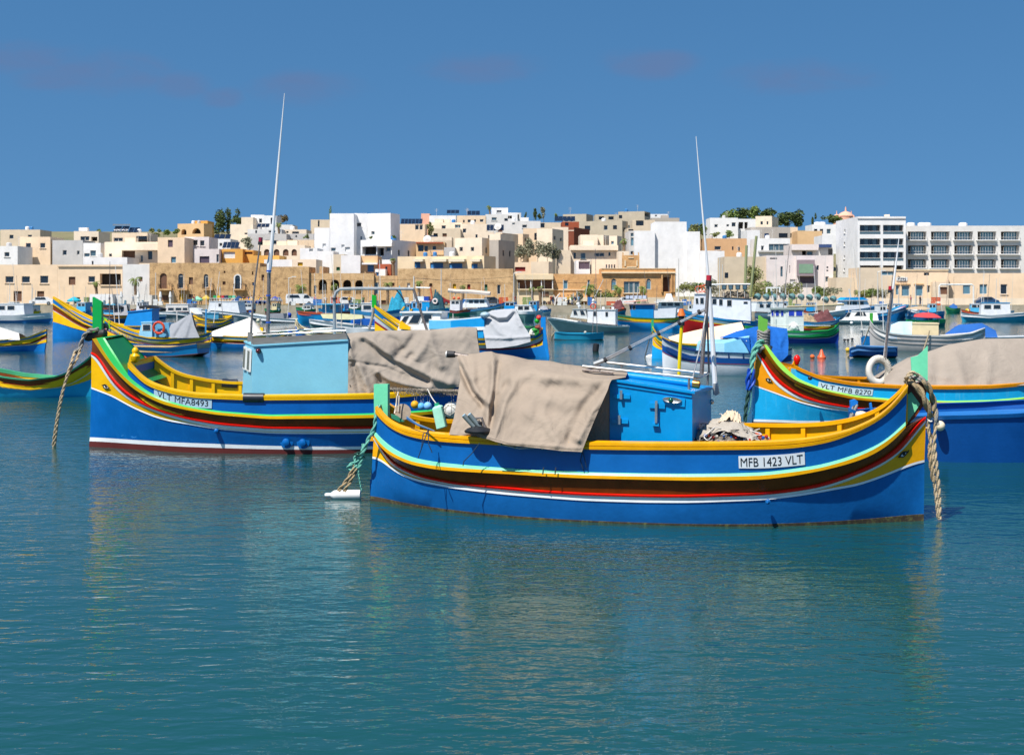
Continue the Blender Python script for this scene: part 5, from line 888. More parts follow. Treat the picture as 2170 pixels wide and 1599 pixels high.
# ---- second rows, written as tables:  x0 x1 side top distance [depth]
table('''
1|-860 -520 - 560 290|w|white house second row at the far left edge|-780,620,-730,665 -650,620,-600,665
1|-500 -200 - 470 300|c|cream block with two windows at the far left|-440,530,-390,580 -300,530,-250,580
1|-690 -300 - 400 360|b|beige house high at the far left edge|-600,450,-560,490 -420,450,-380,490
1|-180 118 - 503 300|g|grey rendered house left of the white terrace|60,605,86,646 -80,600,-40,650
1|30 272 - 415 318|C|cream penthouse with white posts at the left edge|95,465,182,508 200,470,260,512k
1|122 292 - 530 290|w|white house with two grey windows behind the long white terrace wall|130,630,186,667l 190,602,246,660l
1|120 552 - 670 277|w|long white roof terrace wall over the cream waterfront house|205,706,222,742n
1|330 860 - 520 287|C|cream house with jutting balcony slab, solar heaters on its roof|375,635,402,662n 500,606,628,736kx 755,610,797,690n 680,650,706,716l
1|402 750 - 430 297|b|beige upper storey with dark glass doors under the big solar heaters|420,478,510,516 640,462,750,525n
1|850 1112 - 476 284|c|tall cream house with one shuttered window|950,500,998,570v 980,665,1030,725B
1|1112 1352 - 470 292|P|pale pink-beige house with wide glazed balcony|1130,500,1242,556 1265,505,1308,560
1|1210 1452 - 588 279|P|grey-white house with mauve window over the stone facade|1260,660,1356,731v 1425,640,1452,720
1|1480 1682 - 588 281|o|orange house with white panel|1492,616,1606,680w
1|1684 1786 - 600 283|o|narrow orange house beside the white pillar|1700,615,1780,640x
1|1748 2040 - 652 276|o|low orange wall house under the arched loggia house
1|1380 1562 - 490 312|w|small white house with dark solar panels|1400,530,1422,558 1455,530,1482,562
1|1832 2290 - 550 302|C|cream house with a row of four brown arches|1890,590,1946,655ax 1985,590,2041,655ax 2075,590,2131,655ax 2160,590,2212,655ax
1|1892 2166 - 692 273|w|low white parapet house above the blind stone wall
1|2168 2400 - 690 272|C|low cream flat-roofed house with yellow shutter, by the arcade|2220,720,2270,755y
2|355 392 - 760 262.5|s|narrow stone buttress wall at the arcaded house
1|1045 1302 1385 338 400|O|orange stone villa with arched terrace on the hill|1082,395,1132,450ak 1188,385,1272,440ak
1|1208 1338 - 312 404|o|orange roof room on top of the hill villa
1|1560 1782 - 348 350|C|cream hill house with round window below the white villas|1700,430,1728,446n
1|1730 2062 - 395 345|W|white hill house with slanting solar panels|1805,405,1822,435 1935,408,2002,432
1|1668 1785 - 278 395|C|cream hill house at the upper left of the white villas
1|1762 1890 - 255 400|w|white hill villa with tall dark window|1842,292,1872,335
1|1885 2010 - 262 396|w|white hill villa right next to the tall aerial|1955,282,1978,345
1|1730 2110 - 440 330|g|grey hill house behind the orange houses|1905,500,1940,530l 1970,505,2030,540n
1|2000 2170 - 352 385|W|pale hill house with dark sloping roof|2110,418,2140,436n
2|-60 228 - 398 350|C|cream hill house with small dark windows|30,415,52,432n 88,418,155,438n
2|35 300 - 440 335|g|grey hill house with one round vent|120,455,136,475n
2|35 302 - 500 322|c|yellowish terrace wall below the grey hill house
2|270 458 - 302 390|b|rough beige building left of the big white blocks|340,300,356,370n
2|165 335 - 580 290|w|white stepped annex left below the big white block|255,575,292,612l
2|305 458 - 382 300|w|lower white block with faint window, left of the tallest white block|385,535,418,576w
2|456 692 - 241 300|w|tallest plain white block on the left half|468,576,515,612l 605,570,655,612w 570,546,600,574w
2|694 822 - 240 306|w|white block with narrow bathroom windows|706,332,766,370 755,465,771,516l
2|824 1050 1142 238 304|w|big white cube with grey shaded side wall|862,415,895,450l
2|336 492 - 610 283|w|white cube house in front of the tallest white block
2|492 598 - 640 281|k|bare stone house between two white cubes|520,765,556,800g
2|566 755 - 650 275|w|white wall with slanted top above the arcade
2|757 925 - 655 276|O|tan house with blue door under a white canopy|825,742,888,812b
2|758 1065 1300 498 290|w|white house with big dark veranda and long grey side wall|778,568,912,642k 925,580,985,655k 1005,570,1050,612
2|930 1055 - 735 270|r|red-brown roof terrace with washing|1000,760,1020,800n
2|900 1000 - 785 266|w|small white parapet with blue shutter|898,815,935,850b
2|1120 1966 2080 655 276|m|low sandy house with blue glazed doors and four awnings|1285,715,1341,772b 1437,722,1566,777b 1622,727,1753,777b 1842,732,1902,777b
2|1135 1386 - 345 330|c|cream house with a pair of windows and big solar array|1292,345,1328,402 1335,345,1367,402
2|1300 1580 - 520 297|O|tan house with red roof edge and dark doors|1320,552,1372,612n 1384,560,1416,612n 1463,560,1497,600n
2|1575 1680 - 572 290|g|pale grey low house beside the red edged one|1635,618,1668,650x
2|1680 1946 2082 478 295|C|cream cube house with two small paired windows|1725,570,1758,613 1835,570,1868,613
2|2080 2142 2300 430 305|c|cream narrow house with deep grey side wall|2085,590,2100,630n
2|1880 2062 - 420 322|C|small cream house with rounded red roof edge|1880,446,1902,482 2006,452,2036,490
2|1430 1752 - 330 372|C|cream hill house with one dark window|1550,358,1592,392 1680,350,1746,385l
2|1450 1736 - 390 362|b|beige hill terrace house with bushes in front
2|1735 2000 - 345 370|C|pale hill house with rooftop shrubs
2|1700 1982 - 262 402|c|hill house with a row of four small dark windows|1760,305,1776,331 1805,300,1836,331 1868,300,1886,325 1925,298,1960,326
2|1350 1432 - 242 420|p|pink hill house on the skyline
2|1430 1692 - 262 412|w|white hill house under slanting solar panels|1490,300,1540,320l
2|1980 2200 - 250 425|W|white hill house near the skyline palm|2040,280,2090,310l
2|1380 1650 - 470 325|C|low cream house with slanting dark solar roof
2|1470 1650 - 505 310|b|beige house tucked behind the satellite dish|1560,540,1580,560n
3|-40 122 - 186 440|w|white skyline villa with long flat roof|10,210,60,232
3|60 216 - 242 436|w|white skyline villa lower wing|95,262,160,292k
3|122 250 - 235 438|W|shaded skyline villa wing with thin slab roof|140,250,230,290k
3|70 440 - 315 374|W|long whitish hill house with grey windows|163,332,192,352l 262,352,308,382
3|272 440 - 388 335|c|cream hill house with slender dark window|380,432,406,502n
3|120 268 328 440 318|c|cream cube house behind the grey-green trees|285,480,300,510sn
3|404 556 665 390 318|C|cream cube house right of the grey-green trees with shaded side|568,460,590,500s 630,478,652,512s
3|420 652 - 330 385|b|sandy hill house with rough walls|440,335,480,380n
3|-60 48 176 440 296|C|cream house corner with large grey gable end
3|-60 30 188 500 286|G|grey gable end house standing in front of the trees
3|650 818 - 322 352|r|dark red-brown house under a sloping solar roof|680,330,715,362n
3|710 768 922 376 346|R|red-brown brick coloured house with pale band
3|556 712 - 375 332|C|cream hill house beside the red-brown one
3|660 888 955 246 430|K|bare concrete house on the skyline with roof hut
3|976 1200 - 252 420|K|unfinished concrete house with two empty window holes|1010,270,1062,301kn 1105,270,1156,301kn
3|1200 1458 1515 220 432|K|bare concrete skyline building with open corner|1208,258,1240,290n 1460,226,1506,272skn
3|822 1240 1296 312 382|K|wide unfinished grey-tan concrete house on the hill|1250,380,1270,420sn
3|1290 1452 - 385 352|b|beige house left of the big stepped white wall|1300,395,1350,410n
3|1340 1560 - 305 385|b|pale hill terraces above the stepped white wall|1375,305,1450,360n
3|1520 1686 - 248 442|w|small white villa at the skyline behind the stepped wall|1560,255,1580,270
3|1530 1800 - 285 425|G|greyish low buildings on the skyline behind the stepped wall
3|830 1000 - 450 300|C|cream house wing with blue window|933,515,958,542B
3|1000 1058 1112 452 302|C|cream stair tower with shaded side
3|1112 1190 1236 460 300|C|cream tower house with blue window|1130,512,1158,545B
3|735 1200 - 552 289|C|broad cream house with dark ribbon windows and white balcony|765,625,786,680 833,625,882,682l 967,627,1064,662 1105,622,1126,657
3|600 735 - 600 284|b|shaded beige gable beside the broad cream house
3|790 925 - 700 274|w|white garage with grey roller door below the broad cream house|815,702,925,785v
3|945 1185 - 690 272|C|low cream annex with striped shutters|1080,740,1093,776l 1106,740,1119,776 1132,740,1145,776l 1158,740,1171,776
3|345 520 560 712 277|b|small sandy house with bare walls in front of the trees
3|188 345 - 718 279|c|low cream wall house with red band|190,765,292,806r
3|1204 1306 - 610 283|C|small cream wall behind the palace pediment
3|1304 1362 - 412 288|g|narrow grey glazed house at the left edge of the stepped white wall|1322,430,1356,470l 1322,476,1356,560B 1322,610,1350,640n
3|1360 1560 - 410 286|w|left step of the huge blind white wall
3|1560 1870 - 322 287|w|tallest step of the huge blind white wall
3|1870 2000 - 418 286.5|w|right step of the huge blind white wall
3|1998 2170 - 606 285|w|low right end of the huge blind white wall
3|1410 1560 - 775 264|w|low white annex behind the palace
4|-25 150 - 560 284|w|white wall strip left of the bare concrete wall
4|-35 352 - 448 330|t|orange-brown house with two dark windows|60,517,118,552 270,525,290,560n 218,520,232,552n
4|150 532 - 612 272|k|bare concrete block house behind the leaning poles|150,755,185,805n
4|20 272 - 262 420|w|white two-storey villa with small dark windows on the hill|60,320,90,348 168,320,192,342 215,303,252,342
4|272 430 - 272 423|w|white villa porch with columns|278,300,320,360k 330,300,360,360k
4|430 578 636 245 402|C|pale villa with two narrow windows under the pine wood|475,293,496,322 530,293,545,322
4|352 470 - 372 345|w|white house left of the dark modern house
4|390 742 - 345 352|G|dark grey modern house with blue window|510,402,550,442b 640,400,720,442n
4|442 742 - 447 322|w|white modern house with long grey window band|480,513,506,556 550,497,736,558l
4|742 810 - 345 362|b|beige tower house with two narrow windows|742,400,756,440n 782,398,804,438n
4|808 1030 - 380 355|O|sandy gable wall sloping down to the right
4|940 1155 - 322 382|w|white stepped house with twin domed tanks
4|1030 1132 - 420 335|w|small white house beside the apartment block
4|755 1000 - 500 302|P|pale modern house with curved balcony|850,560,890,598k 892,562,946,600l
4|995 1128 - 525 306|W|white house with dark blue awning roof|1085,540,1122,595n
4|800 1130 - 601 270|P|pale pink modern house with big green window box|980,690,1001,732 1070,700,1087,716n 1070,730,1087,743n 820,790,962,852v 1060,790,1090,840l
4|532 800 - 601 271|P|pale plastered house right of the bare concrete one|655,700,676,790l 560,622,625,634n 735,690,742,760w 740,815,790,880w
4|1158 1372 - 800 263|b|low sandy blind wall building below the apartments
4|1372 1692 - 710 261|b|sandy building with strip of glass near its roof|1562,742,1682,781B
4|1692 2170 - 730 260|c|cream seafront restaurant with four tall windows and white sign|1690,868,1723,957B 1748,870,1819,967B 1868,868,1941,967B 1975,870,2006,937 1948,755,1996,780n
4|2172 2900 - 760 262|c|cream seafront building at the right edge|2080,890,2160,950x 2300,860,2370,950B 2450,860,2520,950B 2640,860,2700,950
4|2030 2170 - 838 258.5|b|sandy porch building with brown shutters at the right|2090,885,2162,950x
4|2560 2900 - 470 330|C|cream house behind the far right apartments|2620,540,2670,590 2760,540,2810,590
''')
def find(s): return next(b for b in BL if s in b.t['label'])
b = find('jutting balcony'); b.bar(480, 530, 860, 600, 1.3, 'balcony', 'C', 1.29)
b = find('cream upper storey') if False else find('beige upper storey'); b.solar(412, 560, 365, 420, 2, 2); b.solar(560, 660, 378, 428, 2.5, 2)
b.bar(410, 345, 575, 360, -3, 'solar_boiler', STEEL, .5)
for k, x in enumerate((80, 160)): find('cream penthouse').bar(x, 380, x+2, 412, -2, 'roof_post', 'w', .2)
find('cream penthouse').bar(78, 380, 165, 412, -3, 'water_tank', 'w', 1)
b = find('small white house with dark'); b.solar(1395, 1560, 445, 488, .3, 3)
b = find('narrow orange'); b.bar(1625, 568, 1656, 745, .5, 'white_pillar', 'w', .5); find('orange house with white').solar(1480, 1640, 520, 578, .4, 4)
find('slanting solar panels').solar(1820, 1940, 340, 376, .5, 3)
b = find('pair of windows'); b.solar(1150, 1362, 292, 343, .5, 6)
find('row of four small').solar(1800, 1925, 214, 256, .5, 3); find('under slanting solar').solar(1600, 1722, 206, 240, .5, 3)
find('slanting dark solar roof').solar(1375, 1500, 456, 505, .3, 4); find('rounded red roof').solar(1990, 2160, 350, 408, .4, 5)
b = find('red roof edge'); b.bar(1300, 520, 1565, 534, .7, 'roof_edge', 'r'); b.balcony(1440, 1570, 600, 640, 648, .8, rail=GL['w'])
b = find('under a sloping solar'); b.solar(580, 782, 268, 316, .2, 5)
b = find('brick coloured'); b.bar(712, 405, 768, 412, .06, 'band', 'C', .05)
b = find('four awnings')
for x0, x1 in ((1268, 1365), (1437, 1595), (1617, 1772), (1828, 1925)): b.bar(x0, 688, x1, 712, 1.1, 'awning', cloth('d8ccb4'))
b = find('dark ribbon'); b.bar(735, 555, 1200, 600, .9, 'balcony', 'C', .88); b.bar(833, 680, 882, 684, .3, 'sill', GL['B'])
b = find('big dark veranda'); b.bar(768, 552, 925, 562, 1.2, 'canopy', 'w'); b.bar(915, 532, 1062, 562, 1.6, 'awning', cloth('e6e2da'))
for x in (768, 915, 1060): b.bar(x-4, 560, x+4, 645, 1.1, 'post', 'w', .2)
b = find('white canopy'); b.bar(770, 724, 922, 740, 1.2, 'canopy', 'w')
b = find('green window box'); b.bar(812, 640, 965, 785, 1.1, 'window_box', wall('8e8084')); b.bar(822, 678, 950, 760, 1.16, 'window', GL['h'], .05)
b = find('long grey window band'); b.bar(456, 556, 752, 570, .6, 'balcony', 'g'); b = find('curved balcony'); b.bar(758, 500, 996, 552, 1.2, 'balcony', 'P', 1.19)
b = find('dark blue awning roof'); b.bar(1000, 500, 1118, 528, .9, 'awning', cloth('3b4f78'))
b = find('four tall windows')
for x0, x1 in ((1690, 1730), (1740, 1826), (1860, 1948)): b.bar(x0, 852, x1, 862, .2, 'lintel', 'O')
o = b.bar(1700, 796, 1800, 830, .12, 'shop_sign', GL['w'], .1)
v_, f_ = text_mb('Pizza', 1, 0, 1); p0 = b.fpt(1750, 813, -.16); w_, h_ = (b.fpt(1785, 813)-b.fpt(1712, 813)).length, 1.1; mb = MB(); mb.add([p0+b.e*(x*w_)+Vector((0, 0, y*h_)) for x, y in v_], f_); mb.build('lettering', paint('222a38'), o)
b.bar(1690, 728, 2170, 738, .15, 'coping', 'm'); b.bar(1730, 735, 1940, 782, -.25, 'glass_rail', GL['l'], .05)
b = find('twin domed tanks')
for x in (990, 1030): b.tank(x, 300, 3, 1.0)
# dish antennas and tanks
for key, x, y in (('tan house with red', 1408, 490), ('grey-green trees|', 0, 0), ('small cream house with rounded', 2100, 370)):
    if x:
        b = find(key); p = b.fpt(x, y, .5); mb = MB(); mb.lathe(p, [(.05, .3), (.5, .12), (.85, 0), (.86, .02)], 14, ax=Vector((-.3, -1, .5))); mb.tube([p+Vector((.1, .2, -.2)), Vector((p.x+.1, p.y+.3, b.zt))], .05, 5); mb.build('satellite_dish', FRM, b.t)
rt = random.Random(11)
for b in BL:                    # small roof clutter everywhere: tanks, boilers, masts
    if b.W < 7 or b.O.y < 268: continue
    for k in range(rt.choice((1, 1, 2, 2, 3))):
        a = rt.uniform(.15, .85)*b.W; d = rt.uniform(.25, .7)*b.d; p = b.O+b.e*a+b.n*d; z = b.zt-b.par; c = rt.random(); mb = MB()
        if c < .45: r = rt.uniform(.4, .6); mb.lathe((p.x, p.y, z), [(r, 0), (r, 1.1), (r*.6, 1.3)], 9); mb.build('water_tank', rt.choice([WM['w'], WM['g'], GL['b']]), b.t)
        elif c < .8: mb.tube([(p.x, p.y, z), (p.x, p.y, z+2.6)], .04, 4); [mb.tube([(p.x-.5, p.y, z+2.5-q*.3), (p.x+.5, p.y, z+2.5-q*.3)], .02, 3) for q in range(3)]; mb.build('tv_aerial', FRM, b.t)
        else: mb.box((p.x, p.y, z+.7), (2.2, 2, 1.4)); mb.build('stair_hut', b.m, b.t)
# apartment blocks
b = bl('a1', '4', 1350, 1785, 1155, 250, 290, 'w', 'white four-storey apartment block with arched glazed balconies', ' '.join(f'{x0},{y0},{x1},{y1}k' for y0, y1 in ((326, 410), (448, 532), (568, 650), (690, 760)) for x0, x1 in ((1370, 1558), (1580, 1765)))+' 1228,365,1240,400s 1226,480,1238,515s 1224,600,1236,632s 1224,715,1236,745s', cat='apartment block', name='apartment_block')
for y0, y1 in ((326, 410), (448, 532), (568, 650)):
    for x0, x1 in ((1372, 1556), (1582, 1763)):
        g0, g1 = b.fpt(x0, y0, 1.2), b.fpt(x1, y1, 1.2); mb = MB(); h = g0.z-g1.z; n = 5
        for i in range(n):
            a = g0.lerp(Vector((g1.x, g1.y, g0.z)), (i+.03)/n); c = g0.lerp(Vector((g1.x, g1.y, g0.z)), (i+.97)/n); m_ = MB(); m_.add([a, c, c-Vector((0, 0, h)), a-Vector((0, 0, h))], [(0, 1, 2, 3)]); m_.build('window', GL['l' if i % 2 else ''], b.t)
        b.bar(x0, y1-28, x1, y1-24, .02, 'handrail', FRM, .06); b.bar(x0, y1-24, x1, y1, .0, 'glass_rail', GL['l'], .03)
b.bar(1350, 250, 1785, 268, .2, 'coping', 'w'); b.bar(1600, 232, 1640, 250, -3, 'roof_unit', 'C', 1)
b = bl('a2', '4', 1787, 2880, None, 333, 294, 'W', 'white apartment block with stacked balconies at the right edge', ' '.join(f'{x0},{y0},{x0+170},{y1}k' for y0, y1 in ((385, 458), (510, 586), (635, 712)) for x0 in (1803, 2012, 2222, 2432, 2642)), cat='apartment block', name='apartment_block')
for y0, y1 in ((385, 458), (510, 586), (635, 712)):
    for x0 in (1803, 2012, 2222, 2432, 2642):
        b.bar(x0-5, y1-22, x0+176, y1-19, .55, 'handrail', FRM, .06); b.bar(x0-5, y1, x0+176, y1+9, .6, 'balcony', 'w'); b.bar(x0+30, y0+8, x0+135, y1, -1.35, 'window', GL['B'], .05)
        m_ = MB()
        for i in range(8): p = b.fpt(x0+i*24, y1, -.5); m_.tube([p, p+Vector((0, 0, 1.4))], .03, 4)
        m_.build('railing', WHITEP, b.t)
for x in (1830, 1930, 1975, 2300): b.tank(x, 305, 3, .9)
# church domes far behind
t = thing('church', P(1793, 462, 640)-Vector((0, 0, 6)), 'tiny distant pink church dome with two bell turrets left of the apartment block', 'church')
for x, r, y0, y1 in ((1792, 3.2, 462, 448), (1773, 1.6, 462, 454), (1804, 1.6, 462, 454)):
    a, c = P(x, y0+6, 640), P(x, y1, 640); h = c.z-a.z; mb = MB(); mb.lathe(a, [(r, -4), (r, h*.45), (r*1.08, h*.5), (r*.95, h*.7), (r*.6, h*.9), (r*.15, h), (.15, h*1.5)], 12); mb.build('dome' if r > 2 else 'turret', WM['p'], t, True)
# ---------------------------------------------------------------- boats in the middle distance
cols_q = [('1b84c4', 'blue'), ('d9dbdb', 'white'), ('2a94b4', 'turquoise'), ('8fa3a8', 'grey'), ('1a5fa8', 'dark blue'), ('2f9a6c', 'green'), ('a33a2c', 'red')]
FLG = 'boats moored across the harbour'
def boat(label, l, r, gc, bands, bm=1.1, cat='boat', name='moored_boat', drop=.35, deck='8a8f8c', tr=None, n=26, p=2.5, q=.75, group=FLG, wlf=.8, capm=None, heel=0, wedge=None, inner=None):
    ya, yb = WD(l[1]), WD(r[1]); lx = abs(r[0]-l[0])/FP*(ya+yb)/2
    if abs(ya-yb) > .2*lx: ym = (ya+yb)/2; sg = 1 if ya > yb else -1; l, r = (l[0], HY+CH*FP/(ym+sg*.1*lx)), (r[0], HY+CH*FP/(ym-sg*.1*lx))
    h = Hull(l, r, bmax=bm, p=p, q=q, heel=heel)
    if tr:
        ob = h.b
        def nb(fac, t):
            t = min(1, max(0, t)); t = t*.58 if tr == 'r' else .42+t*.58; return Hull.b(h, fac, t)
        h.b = nb
    if tr: h.vend = (bm, 0) if tr == 'l' else (0, bm)
    t = thing(name, h.pt(h.L/2, 0, 0), label, cat, group); h.root = t
    h.line('keel', .5, z=lambda t: -.35, ends=(h.L*.03, h.L*.97)); h.line('wl', wlf, z=lambda t: -.03); h.line('gc', 1, gc); f0 = 0
    _, u0, u1, c0, c1, (gg, zz) = h.ln['gc']; H_ = zz+.03; Hm = float(np.min(H_))
    def lv(f): return zz-(1-f)*(Hm+.35*(H_-Hm))
    for i, bd in enumerate(bands):
        f1, m, nm = bd[:3]; o = bd[3] if len(bd) > 3 else 0; nn = f'b{i}'; h.ln[nn] = (wlf+(1-wlf)*f1, u0, u1, c0, c1, (gg, lv(f1))); lo = f'b{i-1}' if i else 'wl'
        pr = [(lo, nn, 0, o, 0), (lo, nn, 1, o, 0)]
        if i == 0: pr = [('keel', 'wl', 0, 0, 0)]+pr
        elif o > .02: pr = [(lo, nn, 0, 0, 0)]+pr+[(lo, nn, 1, 0, 0)]
        if i == len(bands)-1: pr = ([('keel', 'wl', 0, 0, 0), ('wl', 'wl', 0, 0, 0)] if i == 0 else [(lo, nn, 0, 0, 0)])+[(lo, nn, 0, .03, 0), ('gc', 'gc', 0, .03, 0), ('gc', 'gc', 0, -.1, 0), ('gc', 'gc', 0, -.1, -.12)]
        h.sweep(nm, pr, m if not isinstance(m, str) else paint(m), t, n=n)
    if wedge:       # painted flare at both ends under the stripes
        h.ln['wq'] = (wlf+(1-wlf)*bands[0][0], u0, u1, c0, c1, (gg, np.minimum(bands[0][0]*H_, lv(bands[0][0])))); h.sweep('flare', [('wq', 'b0', 0, .006, 0), ('wq', 'b0', 1, .006, 0)], paint(wedge), t, n=n)
    h.sweep('inner_bulwark', [('gc', 'gc', 0, -.08, -.05), ('gc', 'gc', 0, -.1, -drop)], paint(inner) if inner else (bands[-1][1] if not isinstance(bands[-1][1], str) else paint(bands[-1][1])), t, n=n)
    mb = MB(); mb.grid([h.side('gc', 'gc', 0, .01+.98*i/20, s_, -.09, -drop+.02) for i in range(21) for s_ in (1, -1)], 21, 2); mb.build('deck', paint(deck, rough=.7), t); return h
def cabin(h, poly, v, m, wins=(), name='cabin', roof=None, ov=.06, wm=None, depth=None, root=None):
    """poly: near face corner pixels TL TR BR BL ; wins: pixel rects on the near face"""
    m = m if not isinstance(m, str) else paint(m); uz = [h.at(px, py, v) for px, py in poly]; dv = depth or 2*v; mb = MB()
    mb.prism([h.pt(u, v, z) for u, z in uz], h.n*dv); c = mb.build(name, m, root or h.root)
    if roof:
        rm = roof if not isinstance(roof, str) else paint(roof); (u0, z0), (u1, z1) = uz[0], uz[1]; mb = MB(); mb.hexa([h.pt(u0-ov, v+ov, z0), h.pt(u1+ov, v+ov, z1), h.pt(u1+ov, v-dv-ov, z1), h.pt(u0-ov, v-dv-ov, z0)]+[h.pt(a, b, z+.07) for a, b, z in ((u0-ov, v+ov, z0), (u1+ov, v+ov, z1), (u1+ov, v-dv-ov, z1), (u0-ov, v-dv-ov, z0))]); mb.build('roof', rm, h.root)
    for w_ in wins:
        q = list(w_) if len(w_) == 4 and not isinstance(w_[0], tuple) else None
        pts = [(q[0], q[1]), (q[2], q[1]), (q[2], q[3]), (q[0], q[3])] if q else list(w_)
        cx_ = sum(a for a, _ in pts)/len(pts); cy_ = sum(b for _, b in pts)/len(pts); fr = [((a-cx_)*1.22+cx_, (b-cy_)*1.22+cy_) for a, b in pts]
        f = slab(h, fr, v+.02, .02, wm[1] if wm else FRM, 'window', c); slab(h, pts, v+.035, .014, wm[0] if wm else glass('1f262c'), 'pane', c)
    return c
def mast(h, pts, r=.035, m=None, name='mast'): return rod(h, pts, r, m or FRM, name, h.root, 5)
def hullmark(h, quad, txt, m, f0=None):
    f = h.decal('wl', 'gc', quad); v, fa = text_mb(txt, .9, 0, .96); t = MB(); t.add([f(.5+a, .5-b, .05) for a, b in v], fa); t.build('lettering', m, h.root)
Yl, Bl, Br, Wh, Gy = 'edb90c', '1173bd', '7a3c14', 'dfe1e1', 'b4b8b8'
def luz(label, l, r, gc, bm=1.15, hull=Bl, mid=Br, bul=Bl, cap=Yl, line='dfe1e1', rail=Yl, red='b5301f', **k):
    return boat(label, l, r, gc, [(.40, hull, 'lower_hull'), (.44, line, 'white_stripe'), (.48, red, 'red_stripe', .02), (.66, mid, 'brown_band'), (.72, rail, 'rubbing_rail', .05), (.91, bul, 'bulwark'), (1, cap, 'gunwale')], bm, 'fishing boat', 'fishing_boat', **{**dict(p=2.0, q=1.0, heel=0, wedge=Yl), **k})
# far left, behind boat 2
h = boat('brown, yellow and turquoise boat cut by the left edge', (-60, 838), (216, 839), [(-60, 772), (0, 797), (60, 804), (120, 797), (150, 785), (178, 766), (194, 752), (206, 738)], [(.42, '1ba0cc', 'lower_hull'), (.45, 'dfe1e1', 'white_stripe'), (.66, Yl, 'yellow_band'), (.70, 'b5301f', 'red_stripe', .02), (.93, '7a3c14', 'brown_band'), (1, '4fae7c', 'gunwale')], 1.1, 'fishing boat', 'fishing_boat', p=2, q=1, wedge=Yl, inner=Yl)
h = luz('blue and brown boat with bright blue cabin and dark furled awning at the left', (112, 716), (402, 721), [(112, 628), (135, 647), (151, 660), (175, 675), (195, 683), (240, 689), (330, 691), (385, 688), (403, 678)], 1.2)
cabin(h, [(272, 662), (322, 656), (322, 690), (262, 690)], .6, '1b86d2', [], roof='1b86d2'); hullmark(h, [(246, 691), (261, 692), (261, 698), (246, 697)], 'LT', WHITEP)
mast(h, [(307, 690, 0), (308, 651, 0)]); mast(h, [(208, 684, 0), (209, 640, 0)])
h = luz('boat with orange lifebuoy on its pale blue cabin and a peaked grey tarp', (222, 737), (446, 741), [(222, 676), (232, 684), (255, 698), (285, 709), (320, 716), (345, 717), (400, 714), (430, 708), (447, 701)], 1.15, mid='cdd2d8', red='c2586a', line='0f60a8', rail='c9b84a', bul='1269ae')
c = cabin(h, [(300, 684), (322, 684), (322, 714), (293, 714)], .62, '8cc4e0', [(303, 688, 318, 699)], roof='8cc4e0', ov=.03); cabin(h, [(322, 684), (357, 684), (361, 714), (322, 714)], .45, '5f9fc4', [], depth=.9)
tarp(h, h.root, [(358, 688), (375, 682), (405, 663)], [(361, 716), (395, 716), (423, 715)], [(358, 688), (361, 716)], [(405, 663), (412, 690), (423, 715)], .1, .95, [([(405, 665), (385, 690), (372, 712)], 4, -.12), ([(404, 668), (398, 692), (392, 714)], 4, .1)], m=cloth('8c8f94'), nu=26, nv=16, seed=2)
hullmark(h, [(242, 697.5), (284, 714), (284, 719), (242, 702.5)], 'VLT MFB 1276', paint('8fc0e0'))
slab(h, [(220, 690), (219.5, 672), (227, 677), (228, 694)], .05, .12, paint('5cb82e'), 'stem_post', h.root); slab(h, [(228, 694), (229, 683), (233, 680), (233, 696)], .3, .1, paint('6cc02e'), 'bollard', h.root)
t = thing('lifebuoy', h.q(337, 712, .66), 'orange and white lifebuoy hung on a pale blue cabin', 'lifebuoy'); c = h.q(336.5, 694.5, .7); mb = MB(); mb.torus(c, .33, .075, h.n+Vector((0, 0, .1)), 28, 8); mb.build('ring', paint('c94a2c'), t, True)
for k in range(4): a = math.pi/4+k*math.pi/2; p = c+(h.e*math.cos(a)+Vector((0, 0, 1))*math.sin(a))*.33; mb = MB(); mb.torus(p, .08, .012, (h.e*-math.sin(a)+Vector((0, 0, math.cos(a)))), 10, 4); mb.build('band', WHITEP, t)
mast(h, [(376, 716, 0), (375, 660, 0)]); mast(h, [(436, 706, .3), (437, 655, .3)], .05, paint('3d94cc'))
h = boat('plain blue flat rowing boat with tan gunwale and square stern, left foreground row', (230, 751), (415, 757.5), [(228, 731), (300, 734.5), (360, 735), (416, 727)], [(.10, '23201f', 'bottom_paint'), (.14, 'a05a50', 'waterline'), (.78, '1583bd', 'lower_hull'), (.84, '0d6ea6', 'rubbing_strake', .03), (.94, '1583bd', 'top_strake'), (1, 'd2b07c', 'gunwale')], .95, 'rowing boat', 'rowing_boat', tr='r', drop=.3)
h = luz('brown and blue boat under a peaked white tarp, left of the pale blue cabin', (438, 737), (606, 739), [(436, 700), (447, 709), (520, 713), (570, 712), (607, 698)], 1.0, bul='4a97c4', cap=Yl, hull='1270b8')
tarp(h, h.root, [(447, 703), (490, 687), (531, 672), (556, 703)], [(447, 712), (500, 713), (557, 712)], [(447, 703), (447, 712)], [(556, 703), (557, 712)], .1, .8, [([(500, 686), (470, 710)], 5, .06), ([(531, 673), (515, 710)], 6, .05)], m=cloth('d9d4cc'), nu=24, nv=12, seed=5)
slab(h, [(551, 706), (551, 694), (557, 694), (557, 706)], .1, .15, paint('f0c010'), 'stern_post', h.root)
h = luz('upper of the two yellow and blue boats beyond the white peaked tarp', (405, 688), (496, 686), [(405, 660), (420, 670), (450, 676), (480, 676), (495, 668)], 1.2, hull='157ab8'); cabin(h, [(436, 664), (463, 664), (463, 676), (434, 676)], .5, '4c9cc0', [], roof='4c9cc0'); cabin(h, [(472, 669), (492, 668), (490, 674), (474, 674)], .3, 'e8c01c', [])
